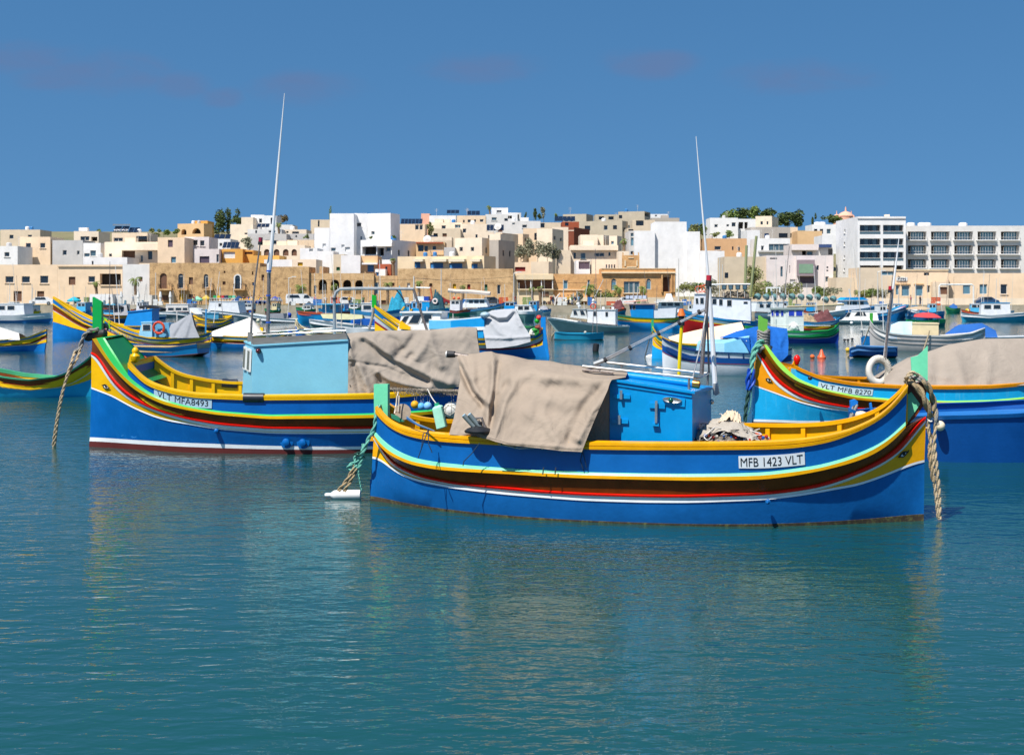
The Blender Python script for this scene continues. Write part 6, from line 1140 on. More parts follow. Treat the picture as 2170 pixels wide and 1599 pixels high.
h = luz('lower of the two yellow and blue boats beyond the white peaked tarp', (414, 700), (493, 698), [(412, 680), (440, 684), (470, 683), (493, 673)], 1.0, hull='2b2a26', mid=Bl)
h = boat('dark blue and orange boat with grey tarp and black awning, upper left', (196, 682), (274, 683), [(192, 650), (205, 661), (225, 667), (250, 668), (276, 666)], [(.5, '2a4f7c', 'lower_hull'), (.62, 'c9a080', 'stripe'), (.86, '3a4a60', 'bulwark'), (1, 'd98a2c', 'gunwale')], 1.2)
tarp(h, h.root, [(240, 656), (255, 650), (268, 645)], [(240, 668), (272, 668)], [(240, 656), (240, 668)], [(268, 645), (272, 668)], .1, .9, [], m=cloth('8f8f92'), nu=12, nv=8); slab(h, [(214, 646), (240, 647), (258, 650), (256, 654), (216, 652)], .9, 1.8, BLACK, 'awning', h.root); cabin(h, [(218, 656), (240, 656), (240, 666), (218, 666)], .6, '5fb4d8', [])
for x in (216, 255): mast(h, [(x, 666, .8), (x, 650, .8)])
h = boat('white launch with black furled awning behind the orange lifebuoy', (288, 674), (350, 676), [(286, 664), (320, 667), (352, 665)], [(.4, '1f6aa8', 'lower_hull'), (1, Wh, 'topsides')], 1.2); slab(h, [(294, 648), (318, 647), (342, 654), (340, 660), (312, 653), (295, 654)], .8, 1.6, BLACK, 'awning', h.root)
for x in (297, 338): mast(h, [(x, 666, .7), (x, 652, .7)])
h = boat('long grey trawler with blank white deckhouse by the market', (432, 672), (606, 683), [(426, 655), (470, 659), (505, 663), (560, 671), (608, 672)], [(.8, '8f9ea6', 'lower_hull'), (1, 'd4d6d6', 'gunwale')], 1.8, 'trawler', 'trawler')
cabin(h, [(444, 639), (503, 639), (508, 663), (440, 660)], 1.2, 'd6d8da', [(463, 643, 468, 649)], roof=Wh)
mb = MB()
for i in range(9): a, b = h.q(448+i*6, 639, 1.1), h.q(448+i*6, 632, 1.1); mb.tube([a, b], .03, 4)
mb.tube([h.q(446, 632, 1.1), h.q(500, 632, 1.1)], .04, 4); mb.build('railing', FRM, h.root)
for i, c in enumerate(('2f9e5c', 'd8b02c', 'c2303c', '26364f', '3f8f5a', '6fc4a4')): slab(h, [(452+i*8, 626), (458+i*8, 626), (458+i*8, 631), (452+i*8, 631)], 1.0, .3, paint(c), 'crate', h.root)
mast(h, [(466, 639, 0), (466, 608, 0)], .06)
h = boat('white motor boat with grey railing deck, left of the trawler', (340, 669), (434, 676), [(338, 660), (370, 661), (436, 668)], [(.5, '6d8288', 'lower_hull'), (1, Wh, 'topsides')], 1.6, 'motor boat', 'motor_boat'); cabin(h, [(352, 645), (398, 645), (400, 660), (350, 660)], 1.0, 'c9c6c2', [(356, 652, 368, 657), (372, 652, 384, 657), (387, 652, 397, 657)], roof=Wh)
cabin(h, [(400, 652), (418, 653), (430, 666), (400, 664)], .8, Wh, [])
h = boat('low grey-white launch moored under the big stone wall', (556, 681), (708, 686), [(552, 672), (600, 675), (650, 677), (710, 676)], [(.5, '9aa8ac', 'lower_hull'), (1, Wh, 'topsides')], 1.4, 'motor boat', 'motor_boat'); cabin(h, [(572, 664), (600, 664), (602, 675), (570, 675)], .8, '85898e', [])
h = boat('blue and cream traditional rowing boat with tall thin prow behind the pale blue cabin', (627, 713), (742, 716), [(626, 678), (629, 688), (637, 695), (655, 702), (690, 706), (725, 705), (744, 697)], [(.55, '145fb4', 'lower_hull'), (.66, 'd8c690', 'rubbing_rail', .03), (.88, '8a3a2c', 'bulwark'), (1, 'e0d3a8', 'gunwale')], .85, 'rowing boat', 'rowing_boat'); cabin(h, [(665, 698), (702, 697), (706, 704), (660, 704)], .35, 'ded8cc', [])
slab(h, [(624.5, 690), (626, 676), (629, 676), (632, 694)], .04, .08, paint('e0d3a8'), 'prow', h.root)
h = boat('white motor boat with pale green boom tent', (660, 696), (795, 704), [(655, 676), (662, 678), (700, 683), (750, 689), (797, 692)], [(.45, '5f7f80', 'lower_hull'), (1, Wh, 'topsides')], 1.2, 'motor boat', 'motor_boat')
tarp(h, h.root, [(679, 665), (720, 664), (768, 667)], [(684, 674), (720, 677), (745, 677), (768, 675)], [(679, 665), (684, 674)], [(768, 667), (768, 675)], .05, .8, [([(690, 666), (700, 676)], 4, .08), ([(740, 666), (730, 677)], 5, .08)], m=cloth('a9a886'), nu=24, nv=8, seed=9)
for x in (687, 725, 765): mast(h, [(x, 690, .6), (x, 676, .6)])
h = boat('small white flat launch in front of the pale green boom tent', (733, 716), (812, 717), [(731, 695), (760, 694), (812, 697)], [(.5, '6c7f80', 'lower_hull'), (1, Wh, 'topsides')], .9, 'motor boat', 'motor_boat', drop=.1, deck='d9d9d6')
h = boat('blue boat with turquoise wheelhouse and orange rail under the arcades', (632, 684), (745, 685), [(630, 659), (650, 662), (700, 663), (746, 660)], [(.85, '1a90cc', 'lower_hull'), (1, 'c2583a', 'gunwale')], 1.5); cabin(h, [(683, 645), (716, 645), (716, 663), (683, 663)], .9, '3aa0c4', [(700, 648, 708, 655)], roof='4fb6e0', ov=.5); mast(h, [(701, 645, 0), (701, 628, 0)], .05)
h = boat('blue and white boat seen between the turquoise wheelhouse and the bright green post', (745, 688), (845, 690), [(742, 656), (770, 660), (800, 663), (848, 655)], [(.5, '2a66c0', 'lower_hull'), (.75, Wh, 'stripe'), (1, '3a86b8', 'gunwale')], 1.4); cabin(h, [(766, 643), (790, 643), (790, 661), (766, 661)], .8, 'c7c9c9', [(770, 647, 786, 655)], roof=Wh)
# boat N with grey tarp and blue box cabin
h = luz('boat with bright green post, blue box cabin and draped grey tarp', (800, 752), (1160, 758), [(794, 646), (805, 657), (822, 672), (845, 690), (880, 703), (930, 713), (1010, 717), (1050, 717.5), (1085, 716), (1115, 712), (1142, 701), (1150, 693)], 1.35, mid='b9bdc0', rail='d6b41c', bul='1273b4', red='9c2f34', line='8f2630', hull='1273bc', n=50)
hN = h
slab(h, [(1146, 673), (1156, 671), (1156.5, 700), (1164, 757), (1146, 757)], .05, .1, paint('1280cf'), 'stern_post', h.root)
slab(h, [(788, 651), (788, 624), (797, 627), (797, 652)], .05, .1, paint('16a02c'), 'stem_post', h.root)
rod(h, [(792, 652, 0), (789, 672, 0), (782, 698, .2)], .07, GREYR, 'wrapped_rope', h.root); cabin(h, [(852, 663), (933, 663), (933, 705), (842, 700)], .8, Wh, [((850, 681), (857, 670.5), (866, 669), (859, 682)), ((866, 684), (876, 668), (893, 667), (885, 684.5)), ((894, 682), (899, 667), (914, 667), (914, 677), (906, 682))], roof=Wh, ov=.1)
cabin(h, [(909, 679), (955, 679), (955, 697), (909, 697)], .95, '62b8e0', [], depth=1.9); cabin(h, [(955, 679), (1026, 673), (1026, 693), (955, 696)], .97, '1690d0', [], depth=1.94); cabin(h, [(955, 694), (1027, 692), (1029, 699), (955, 701)], 1.0, Wh, [], depth=2); cabin(h, [(955, 701), (1025, 699), (1025, 716), (955, 716)], .95, '1690d0', [], depth=1.9)
slab(h, [(909, 678.5), (955, 681), (1026, 672.5), (1026, 670), (955, 677), (909, 676)], .9, 1.8, WHITEP, 'roof', h.root)
tarp(h, h.root, [(1029, 664), (1042, 657.5), (1065, 655), (1093, 654)], [(1031, 738), (1060, 737), (1095, 732), (1124, 724)], [(1029, 664), (1024, 700), (1031, 738)], [(1093, 654), (1107, 685), (1124, 711), (1124, 724)], .3, 1.44, [([(1036, 670), (1055, 681), (1075, 680), (1090, 664)], 5, -.16), ([(1034, 664), (1055, 673), (1074, 672), (1088, 657)], 4, .12), ([(1045, 685), (1060, 705), (1078, 712)], 7, .1), ([(1030, 716), (1070, 717), (1122, 713)], 3, .08), ([(1095, 660), (1103, 690)], 5, .07)], m=cloth('a3a5a8'), nu=50, nv=36, seed=12)
mb = MB(); mb.ball(h.q(1028, 667, .9), .26, 12, sc=(1, 1, .6)); mb.build('fender', paint('9db4bf'), h.root, True)
for x in (868, 905, 935, 960): mast(h, [(x, 680, .7), (x, 664 if x > 930 else 650, .7)], .02)
slab(h, [(846, 697), (846, 683), (850, 679), (854, 683), (870, 693), (868, 698)], 1.0, .1, paint('f0b80c'), 'bollard', h.root)
for k, (x, y) in enumerate(((1128, 705), (1134, 702), (1140, 697))): mb = MB(); mb.ball(h.q(x, y, .2), .22, 8, jit=.3); mb.build('net_bundle', paint(('dcd8cc', '3f9a44', '8a4a3c')[k]), h.root)
h = boat('small turquoise dinghy floating alone in mid water', (1173, 719), (1276, 720.5), [(1175, 703), (1200, 705.5), (1250, 706.5), (1279, 703.5)], [(.08, '1d2a30', 'bottom_paint'), (.86, '2394b6', 'lower_hull'), (1, '2b9cc0', 'gunwale')], .75, 'dinghy', 'dinghy', drop=.2, deck='2a7c98')
mb = MB(); mb.ball(h.q(1240, 704, 0), .1, 8, jit=.2); mb.build('cloth_bundle', cloth('cfc8b8'), h.root); rod(h, [(1176, 704, 0), (1170, 712, -.3), (1169, 719, -.5)], .06, TAN2, 'rope', h.root)
h = boat('white fishing boat with flared bow, white wheelhouse and red lifebuoy', (1180, 703), (1332, 706), [(1160, 672), (1180, 675), (1210, 680), (1250, 686), (1290, 689.5), (1318, 690), (1334, 690)], [(.82, '8aa3a2', 'lower_hull'), (1, 'e4e6e4', 'gunwale')], 1.3, wlf=.6, drop=.15, deck='d8d8d4', n=34)
cabin(h, [(1214, 656), (1240, 656), (1245, 676), (1208, 672)], .7, 'c9ccc9', [((1216, 667), (1215, 658), (1221, 658), (1224, 667)), ((1231, 667), (1229, 658), (1236, 658), (1240, 667))], roof='9fa5a3'); cabin(h, [(1245, 657), (1304, 657), (1304, 688), (1245, 683)], .8, 'd9dbdc', [(1258, 660, 1263, 669), (1283, 661, 1288, 670)], roof='b9bdbc')
for x, y in ((1225, 641), (1228, 646), (1258, 634), (1257, 641)): mb = MB(); mb.ball(h.q(x, y+3, 0), .16, 8); mb.build('radar_dome', WHITEP, h.root, True)
for a, b in (((1238, 657), (1238, 641)), ((1258, 657), (1258, 640)), ((1240, 630), (1246, 597)), ((1255, 640), (1279, 592))): mast(h, [(*a, 0), (*b, 0)], .03)
for x in (1276, 1296): cabin(h, [(x, 650), (x+5, 650), (x+5, 657), (x, 657)], .1, Wh, [], name='vent', depth=.2)
t = thing('lifebuoy', h.q(1257, 656, .3), 'red lifebuoy on the white fishing boat roof', 'lifebuoy'); c = h.q(1257, 649, .3); mb = MB(); mb.torus(c, .22, .05, h.n, 18, 6); mb.build('ring', paint('b8402c'), t, True)
h = boat('blue boat with yellow sheer band and blue cabin, centre right', (1320, 697), (1452, 700), [(1300, 666), (1320, 669), (1344, 672), (1388, 674), (1430, 673), (1450, 668)], [(.58, '128cd2', 'lower_hull'), (.68, '9c7a5c', 'brown_band'), (.92, 'f0c010', 'yellow_band'), (1, '2e7f60', 'gunwale')], 1.2)
cabin(h, [(1333, 645), (1385, 645), (1385, 674), (1338, 674)], .75, '1583c4', [(1334.5, 647, 1338, 655), (1341, 647, 1346, 655)], roof='a58c88', ov=.25); cabin(h, [(1386, 655), (1433, 652), (1431, 674), (1386, 674)], .7, 'cfd4da', [], name='fish_box')
hullmark(h, [(1402, 657), (1422, 655), (1422, 659), (1402, 661)], '', BLACK) if False else None
for i in range(5): cabin(h, [(1326+i*9, 626), (1333+i*9, 626), (1333+i*9, 633), (1326+i*9, 633)], .2, 'b9c4d4', [], name='crate', depth=.5)
mast(h, [(1342, 645, .3), (1342, 600, .3)]); mast(h, [(1349, 645, 0), (1352, 606, 0)]); mast(h, [(1322, 640, .6), (1372, 636, .6)], .05, paint('c0705a'), 'rail')
h = boat('white cruiser with radar arch behind the blue cabin', (1382, 676), (1458, 678), [(1380, 662), (1420, 664), (1460, 666)], [(1, Wh, 'topsides')], 1.4, 'motor boat', 'motor_boat'); cabin(h, [(1396, 640), (1446, 640), (1446, 662), (1392, 662)], .8, 'dcdedd', [(1402, 642, 1412, 648), (1415, 642, 1426, 648), (1430, 642, 1440, 648)], roof=Wh, ov=.5); cabin(h, [(1412, 622), (1422, 622), (1427, 637), (1408, 637)], .3, 'e4e4e2', [], name='radar_mast')
# red trawler
h = boat('red-hulled trawler with long white wheelhouse and four deck floodlights', (1449, 706), (1604, 716), [(1441, 655), (1455, 662), (1480, 667), (1540, 676), (1586, 680.5), (1606, 681)], [(.6, 'a81a1c', 'lower_hull'), (.67, 'd8b428', 'yellow_line'), (.88, '7fa0ae', 'topsides'), (1, '1d8cc8', 'gunwale')], 1.5, 'trawler', 'trawler', n=34)
cabin(h, [(1472, 624), (1500, 624), (1504, 672), (1466, 668)], .95, 'd3d6dc', [((1475, 643), (1474, 632), (1479, 632), (1480, 643)), (1484, 631, 1491, 643)], roof='9a9ea6'); cabin(h, [(1504, 630), (1590, 634), (1591, 680), (1504, 673)], 1.0, 'dfe2ea', [(1510, 633, 1518, 644), (1524, 634, 1531, 646), (1541, 636, 1550, 648), (1576, 639, 1584, 643)], roof='3c3a38')
for i, x in enumerate((1534, 1548, 1563, 1578)):
    c = cabin(h, [(x-5, 603), (x+6, 603), (x+5, 614), (x-4, 614)], .5, BLACK, [], name='floodlight', depth=.25); slab(h, [(x-3.5, 604.5), (x+4, 604.5), (x+3.5, 612.5), (x-3, 612.5)], .52, .02, GL['l'], 'lens', c); mast(h, [(x, 614, .4), (x, 631, .4)], .03)
rod(h, [(1500, 603, .4), (1590, 602, .4)], .06, WHITEP, 'lamp_bar', h.root)
mb = MB()
for k in range(3): mb.torus(h.q(1480+k*7, 613-k, .5), .25+.02*k, .03, h.n+Vector((.3*k, 0, .2)), 18, 5)
mb.build('hose_coil', paint('e0603c'), h.root); mast(h, [(1530, 634, 0), (1531, 560, 0)], .03); mast(h, [(1504, 676, 1.1), (1590, 684, 1.1)], .03, name='rail')
mb = MB()
for i in range(14): mb.ball(h.q(1536+i*3.6, 624+random.uniform(-3, 3), .2), random.uniform(.12, .25), 6, jit=.3)
tag(mb.build('gear_heap', NETM, h.root), kind='stuff')
for x0, y0, x1, y1 in ((1578, 630, 1582, 520), (1590, 630, 1603, 500)): rod(h, [(x0, y0, -.4), (x1, y1, -.4)], .11, paint('8f9368'), 'derrick_pole', h.root)
# small luzzu with cream tarp, T
h = luz('small yellow-bowed boat under a long cream tarp, centre right', (1381, 756), (1580, 764), [(1383, 690), (1388, 702), (1398, 713), (1420, 724), (1470, 729), (1540, 730), (1582, 722)], .95, bul='17828c', hull='179fe0', mid=Yl)
tarp(h, h.root, [(1416, 714), (1445, 706), (1500, 694), (1571, 682)], [(1420, 720), (1444, 727), (1490, 729), (1540, 715), (1577, 697)], [(1416, 714), (1420, 720)], [(1571, 682), (1577, 697)], .1, .85, [([(1500, 696), (1480, 728)], 7, .04)], m=cloth('e0c8a8'), nu=30, nv=12)
slab(h, [(1380, 702), (1380, 678), (1385, 676), (1386, 704)], .05, .1, paint('2f9e6c'), 'stem_post', h.root); rod(h, [(1384, 700, .1), (1378, 710, -.1), (1372, 735, -.4), (1366, 760, -.8)], .03, GREYR, 'rope', h.root)
mb = MB(); a, b = P(1368, 755.5, 74), P(1402, 755, 74); d = b-a; mb.lathe(a, [(.02, 0), (.1, .15), (.14, .4), (.14, d.length-.05), (.1, d.length)], 10, ax=d); solo(mb, 'torpedo_float', WHITEP, 'long white float lying in the water at a small yellow bow', 'float', smooth=True)
# white luzzu with navy band, U
h = boat('white-hulled boat with navy band, pale blue cabin and dark blue tarp', (1405, 791), (1676, 795), [(1403, 715), (1412, 723), (1437, 735), (1465, 741.5), (1530, 746), (1600, 748), (1645, 746), (1678, 738)], [(.50, 'd4d8dc', 'lower_hull'), (.53, '8a2f3c', 'red_line', .02), (.76, '124f94', 'navy_band', .02), (.95, 'c6ced6', 'bulwark'), (1, '1a3a70', 'gunwale')], 1.15, 'fishing boat', 'fishing_boat', drop=.4, n=50)
for x in (1500, 1543, 1574, 1600, 1630):
    f = None; _ = (0, [(x, 742), (x+2.2, 742), (x+2.2, 760), (x, 760)]); mb = MB(); k = h.inv('wl', 'gc', x, 750)
    mb.hexa([h.surf_pt('wl', 'gc', k[0]+du, ff, o) for ff in (.77, .96) for du, o in ((0, 0), (.045, 0), (.045, .03), (0, .03))]); mb.build('frame', paint('1a3a70'), h.root)
hullmark(h, [(1472, 743.5), (1506, 746.5), (1506, 755), (1472, 752)], 'MFC 7087', paint('20242c')); hullmark(h, [(1510, 748), (1521, 749), (1521, 756), (1510, 755)], 'LT', paint('20242c'))
cabin(h, [(1478, 727), (1535, 727), (1535, 748), (1474, 746)], .78, 'a5d8ec', [], roof=None); cabin(h, [(1535, 727), (1588, 713), (1588, 750), (1535, 748)], .8, '7cc0dc', [], depth=1.6); slab(h, [(1476, 727), (1535, 727), (1588, 713), (1588, 711), (1540, 719), (1480, 722)], .7, 1.4, paint('a5d8ec'), 'roof', h.root)
mb = MB(); mb.ball(h.q(1583, 722, .83), .06, 8); mb.build('lamp', WHITEP, h.root)
tarp(h, h.root, [(1524, 716), (1560, 702), (1600, 692), (1625, 690), (1668, 696)], [(1588, 716), (1590, 750), (1632, 762), (1650, 772), (1670, 752)], [(1524, 716), (1560, 715), (1588, 716)], [(1668, 696), (1671, 725), (1670, 752)], (.4, .3), (.9, 1.12), [([(1600, 695), (1610, 750)], 7, .07), ([(1635, 700), (1640, 765)], 6, -.08), ([(1650, 705), (1656, 760)], 5, .07), ([(1590, 718), (1602, 750)], 4, -.05), ([(1666, 700), (1648, 740), (1640, 768)], 5, .06)], m=cloth('1d5ca8', var=.18), nu=40, nv=26, seed=21)
# green trawler V
h = boat('navy-hulled boat with green sheer and pale wheelhouse with blue window blinds', (1580, 724), (1776, 729), [(1578, 690), (1620, 697), (1672, 700.5), (1718, 702), (1755, 700), (1770, 694), (1778, 684)], [(.40, '12388c', 'lower_hull'), (.44, 'b8b0b4', 'white_line'), (.52, '2a1c1e', 'dark_band'), (.66, '1f9a58', 'green_strake', .09), (.86, 'a9bcb8', 'topsides'), (1, '23a050', 'gunwale')], 1.25, n=40)
BW = paint('2740a8'); cabin(h, [(1633, 656), (1665, 656), (1665, 701), (1633, 700)], .8, 'd4dcd6', [(1635, 658, 1641, 669), (1644, 658, 1650.5, 669), (1655, 658, 1660, 669)], roof=None, wm=(BW, WHITEP)); cabin(h, [(1665, 656), (1703, 656), (1703, 702), (1665, 701)], .84, 'c6d0cc', [(1671.5, 658, 1683, 669), (1687, 658, 1700.5, 669)], wm=(BW, WHITEP), depth=1.7)
slab(h, [(1631, 656), (1631, 652.5), (1706, 652.5), (1706, 656)], .95, 1.9, paint('8a9894'), 'roof', h.root); mb = MB(); mb.lathe(h.q(1682, 693, .9), [(.05, 0), (.3, .05), (.34, .12), (.1, .25)], 10, ax=-h.n); mb.build('winch', WHITEP, h.root)
slab(h, [(1764, 729), (1765, 702), (1770, 688), (1776, 690), (1776, 729)], .05, .1, paint('1f9a58'), 'stern_post', h.root)
mast(h, [(1641, 653, 0), (1634, 610, 0)], .06, WHITEP); slab(h, [(1623, 620), (1623, 608), (1654, 608), (1654, 620), (1651, 620), (1651, 611), (1626, 611), (1626, 620)], .3, .1, WHITEP, 'mast_frame', h.root)
rod(h, [(1640, 660, 1.1), (1640, 702, 1.1)], .02, FRM, 'rail', h.root); rod(h, [(1602, 676, 1.1), (1640, 690, 1.1), (1760, 690, 1.1)], .02, FRM, 'rail', h.root)
h = boat('yellow and blue boat half hidden behind the pale wheelhouse, heaped with net', (1698, 703), (1778, 702), [(1696, 680), (1730, 683), (1770, 679), (1780, 672)], [(.35, '8a2c20', 'lower_hull'), (.65, 'd9a41c', 'band'), (.85, Wh, 'stripe'), (1, '2a86b8', 'gunwale')], 1.2)
heap(h.q(1745, 682, 0), 1.3, .7, .8, mat('red_net', '#6b3f40', .95, var=.5, vs_=7, bump=.8), 'net', h.root, 5); heap(h.q(1712, 684, 0), .9, .6, .6, mat('tan_net', '#a48f70', .95, var=.4, vs_=7, bump=.8), 'net', h.root, 15)
# lampara boat with a row of floodlight hoods
h = boat('white work boat carrying a long row of dark floodlight hoods', (1602, 678), (1790, 676), [(1600, 662), (1650, 664), (1740, 664), (1792, 656)], [(.4, '8fa6b4', 'lower_hull'), (1, Wh, 'topsides')], 1.6, 'work boat', 'work_boat'); cabin(h, [(1604, 640), (1660, 640), (1668, 663), (1600, 660)], 1.0, 'dadedd', [(1610, 645, 1618, 651), (1624, 645, 1632, 651)], roof=Wh); cabin(h, [(1672, 648), (1700, 648), (1700, 663), (1672, 663)], .8, 'e2e2df', [])
rod(h, [(1668, 650, 1.2), (1730, 648, 1.2), (1788, 645, 1.2)], .14, paint('b3a888'), 'boom', h.root)
for x, y in ((1606, 628), (1624, 629), (1641, 629), (1660, 628), (1679, 628), (1698, 629), (1716, 630), (1733, 629), (1750, 635), (1766, 633)):
    mb = MB(); c = h.q(x, y, 1.0); mb.lathe(c, [(.05, .35), (.3, .3), (.42, .1), (.46, -.2)], 10, ax=Vector((.6, .3, .75))); o = mb.build('floodlight_hood', paint('5d7f7e'), h.root, True); mb = MB(); mb.lathe(c, [(.40, -.14), (.40, -.16)], 10, ax=Vector((.6, .3, .75))); mb.build('lens', glass('18302f'), o); mast(h, [(x, y+3, 1.0), (x, 650, 1.0)], .03)
h = boat('white cabin boat with bright blue canopy in front of the sandy wall', (1776, 668), (1856, 664), [(1774, 658), (1810, 656), (1858, 648)], [(.3, '2a84c4', 'lower_hull'), (.9, Wh, 'topsides'), (1, '2a84c4', 'gunwale')], 1.4); cabin(h, [(1786, 637), (1838, 637), (1846, 655), (1780, 657)], .9, 'e0e2e4', [(1796, 639, 1804, 645), (1807, 639, 1816, 645), (1820, 639, 1830, 645)], roof=None); slab(h, [(1784, 636), (1794, 630), (1830, 630), (1842, 636)], 1.2, 2.4, paint('1b98d8'), 'canopy', h.root); mast(h, [(1803, 630, 0), (1799, 612, 0)], .12, paint('ddd2c2'))
h = boat('small white cabin boat behind the red topped aerial', (1845, 662), (1885, 660), [(1843, 652), (1886, 648)], [(1, Wh, 'topsides')], 1.1); cabin(h, [(1850, 634), (1880, 634), (1882, 650), (1848, 651)], .7, 'd3d7dc', [(1858, 637, 1864, 642), (1868, 637, 1877, 642)], roof=Wh)
h = boat('sleek white motor yacht with sloping dark windows at the right', (1774, 685), (1874, 687), [(1764, 679), (1790, 678), (1830, 679), (1876, 680)], [(.5, '9fb0b0', 'lower_hull'), (1, 'ecebe6', 'topsides')], 1.3, 'motor yacht', 'motor_yacht', drop=.05, deck='e6e6e2'); cabin(h, [(1806, 660), (1858, 659), (1862, 679), (1784, 678)], .8, 'e9e8e4', [((1792, 671), (1798, 662), (1803, 662), (1799, 671)), ((1811, 669), (1817, 661), (1826, 661), (1828, 669)), ((1830, 669), (1829, 661), (1832, 661), (1836, 669))], roof=Wh)
mb = MB(); mb.ball(P(1804.5, 684, 150), .17, 10); solo(mb, 'fender', WHITEP, 'white ball fender by the bow of the sleek white yacht', 'fender', smooth=True)
h = boat('blue boat with upswept white and blue bow pointing right, far right', (1860, 678), (1916, 674), [(1858, 665), (1890, 660), (1926, 645)], [(.5, '1670ae', 'lower_hull'), (.75, 'c7ccd4', 'topsides'), (.85, 'b0505c', 'line'), (1, '3a98c8', 'gunwale')], 1.3); cabin(h, [(1862, 646), (1880, 645), (1880, 664), (1862, 664)], .6, 'dadcdc', [(1866, 650, 1876, 656)], roof=Wh)
h = boat('boat with stretched red sun canopy at the right', (1922, 690), (2002, 692), [(1920, 676), (1960, 680), (2004, 676)], [(.6, '1a7c74', 'lower_hull'), (1, '20a060', 'gunwale')], 1.2); tarp(h, h.root, [(1938, 666), (1955, 662), (1966, 662), (1980, 664), (1993, 671)], [(1936, 671), (1965, 673), (1995, 673)], [(1938, 666), (1936, 671)], [(1993, 671), (1995, 673)], .1, 1.2, [], m=cloth('c04648'), nu=16, nv=8)
for x in (1940, 1990): mast(h, [(x, 684, .9), (x, 671, .9)])
h = boat('boat under a low brown canopy near the right edge', (1920, 676), (1976, 677), [(1918, 664), (1978, 664)], [(1, '2f6f9c', 'topsides')], 1.2); tarp(h, h.root, [(1922, 653), (1940, 649), (1958, 649), (1971, 653)], [(1920, 655), (1972, 655)], [(1922, 653), (1920, 655)], [(1971, 653), (1972, 655)], .1, 1.3, [], m=cloth('b09c80'), nu=12, nv=6)
for x in (1924, 1968): mast(h, [(x, 668, .9), (x, 654, .9)])
# grey luzzu X
h = boat('pale grey boat with cream cabin and thin green bow post at the right', (1844, 741), (2085, 746), [(1843, 676), (1848, 684), (1856, 693), (1871, 701), (1892, 705.5), (1930, 709), (2006, 711), (2060, 706), (2088, 694)], [(.42, 'b0aca8', 'lower_hull'), (.46, '8d8986', 'rubbing_strake', .03), (.66, 'b6b2ae', 'topsides'), (.70, '85827f', 'rubbing_strake', .03), (.88, 'b8b4b0', 'bulwark'), (.91, '6e6c6a', 'line'), (1, 'dedad4', 'gunwale')], 1.15, n=40)
slab(h, [(1843, 683), (1843, 663), (1850, 663), (1850, 685)], .05, .1, paint('3f9a34'), 'stem_post', h.root); cabin(h, [(1934, 686), (1989, 687), (1989, 713), (1931, 711)], .8, 'ddcba2', [], roof='ddcba2', ov=.03); hullmark(h, [(1885, 712), (1901, 713.5), (1901, 719), (1885, 717.5)], 'MA72', paint('3fa4dc'))
tarp(h, h.root, [(1888, 688), (1905, 681), (1933, 681)], [(1886, 706), (1932, 709)], [(1888, 688), (1886, 706)], [(1933, 681), (1932, 709)], .1, .85, [([(1910, 683), (1914, 707)], 4, .06)], m=cloth('a9c8d4'), nu=16, nv=10)
rod(h, [(1846, 684, .1), (1838, 705, -.4), (1829, 730, -.9)], .03, TAN2, 'rope', h.root); rod(h, [(1956, 745, 1.3), (1966, 715, 1.3), (1970, 700, 1.3)], .04, TAN2, 'rope', h.root)
h = boat('dark green boat with white gunwale cut by the right edge', (1990, 736), (2250, 744), [(1972, 708), (2009, 711.5), (2100, 715), (2200, 712), (2252, 706)], [(.88, '0f4a44', 'lower_hull'), (1, 'cfd4d8', 'gunwale')], 1.3, wlf=.6); tarp(h, h.root, [(2004, 706), (2030, 688), (2080, 684), (2110, 700)], [(2000, 714), (2115, 716)], [(2004, 706), (2000, 714)], [(2110, 700), (2115, 716)], .1, 1.0, [], m=cloth('2a5ca0'), nu=14, nv=8)
h = boat('small dark blue rowing boat moored by a yellow ball buoy', (1818, 757), (1896, 758.5), [(1800, 738), (1817, 732.5), (1850, 734.5), (1902, 735)], [(.12, '16202c', 'bottom_paint'), (.86, '164a8c', 'lower_hull'), (1, '5a8cc0', 'gunwale')], .8, 'rowing boat', 'rowing_boat', wlf=.65, drop=.25)
rod(h, [(1812, 733, .3), (1806, 745, 0), (1796, 757, -.3)], .05, TAN2, 'rope', h.root)
h = boat('little blue raft behind the pale grey bow', (1826, 728), (1846, 728), [(1826, 712), (1846, 712)], [(1, '1778bc', 'hull')], .5, 'raft', 'raft', p=8); cabin(h, [(1824, 697), (1843, 697), (1843, 700), (1824, 700)], .4, 'c9c9c4', [], name='bench')
for x in (1826, 1842): mast(h, [(x, 714, .3), (x, 699, .3)], .04)
# more boats of the same harbour to both sides of the view
h = luz('blue and yellow boat with white tarp at the far left of the water', (-120, 742), (95, 744), [(-124, 705), (-80, 716), (0, 720), (60, 714), (98, 698)], 1.1); tarp(h, h.root, [(-60, 706), (-10, 690), (40, 706)], [(-62, 720), (42, 720)], [(-60, 706), (-62, 720)], [(40, 706), (42, 720)], .1, .9, [], m=cloth('cfcbc2'), nu=16, nv=8)
h = boat('white cabin boat in the far left corner of the harbour', (-40, 682), (110, 684), [(-44, 668), (30, 668), (112, 662)], [(.3, '1f6aa8', 'lower_hull'), (1, Wh, 'topsides')], 1.5); cabin(h, [(-10, 644), (50, 644), (52, 668), (-14, 668)], 1, 'd8dadb', [(-4, 648, 10, 656), (16, 648, 30, 656)], roof=Wh); mast(h, [(20, 644, 0), (21, 600, 0)])
h = boat('turquoise boat with white cabin beyond the right edge', (2040, 680), (2190, 682), [(2036, 664), (2100, 668), (2194, 660)], [(.6, '2a94b4', 'lower_hull'), (1, Wh, 'gunwale')], 1.5); cabin(h, [(2080, 642), (2140, 642), (2142, 668), (2078, 668)], 1, 'd8dadb', [(2086, 646, 2100, 654), (2106, 646, 2120, 654)], roof='3f8fc0'); mast(h, [(2110, 642, 0), (2112, 590, 0)])
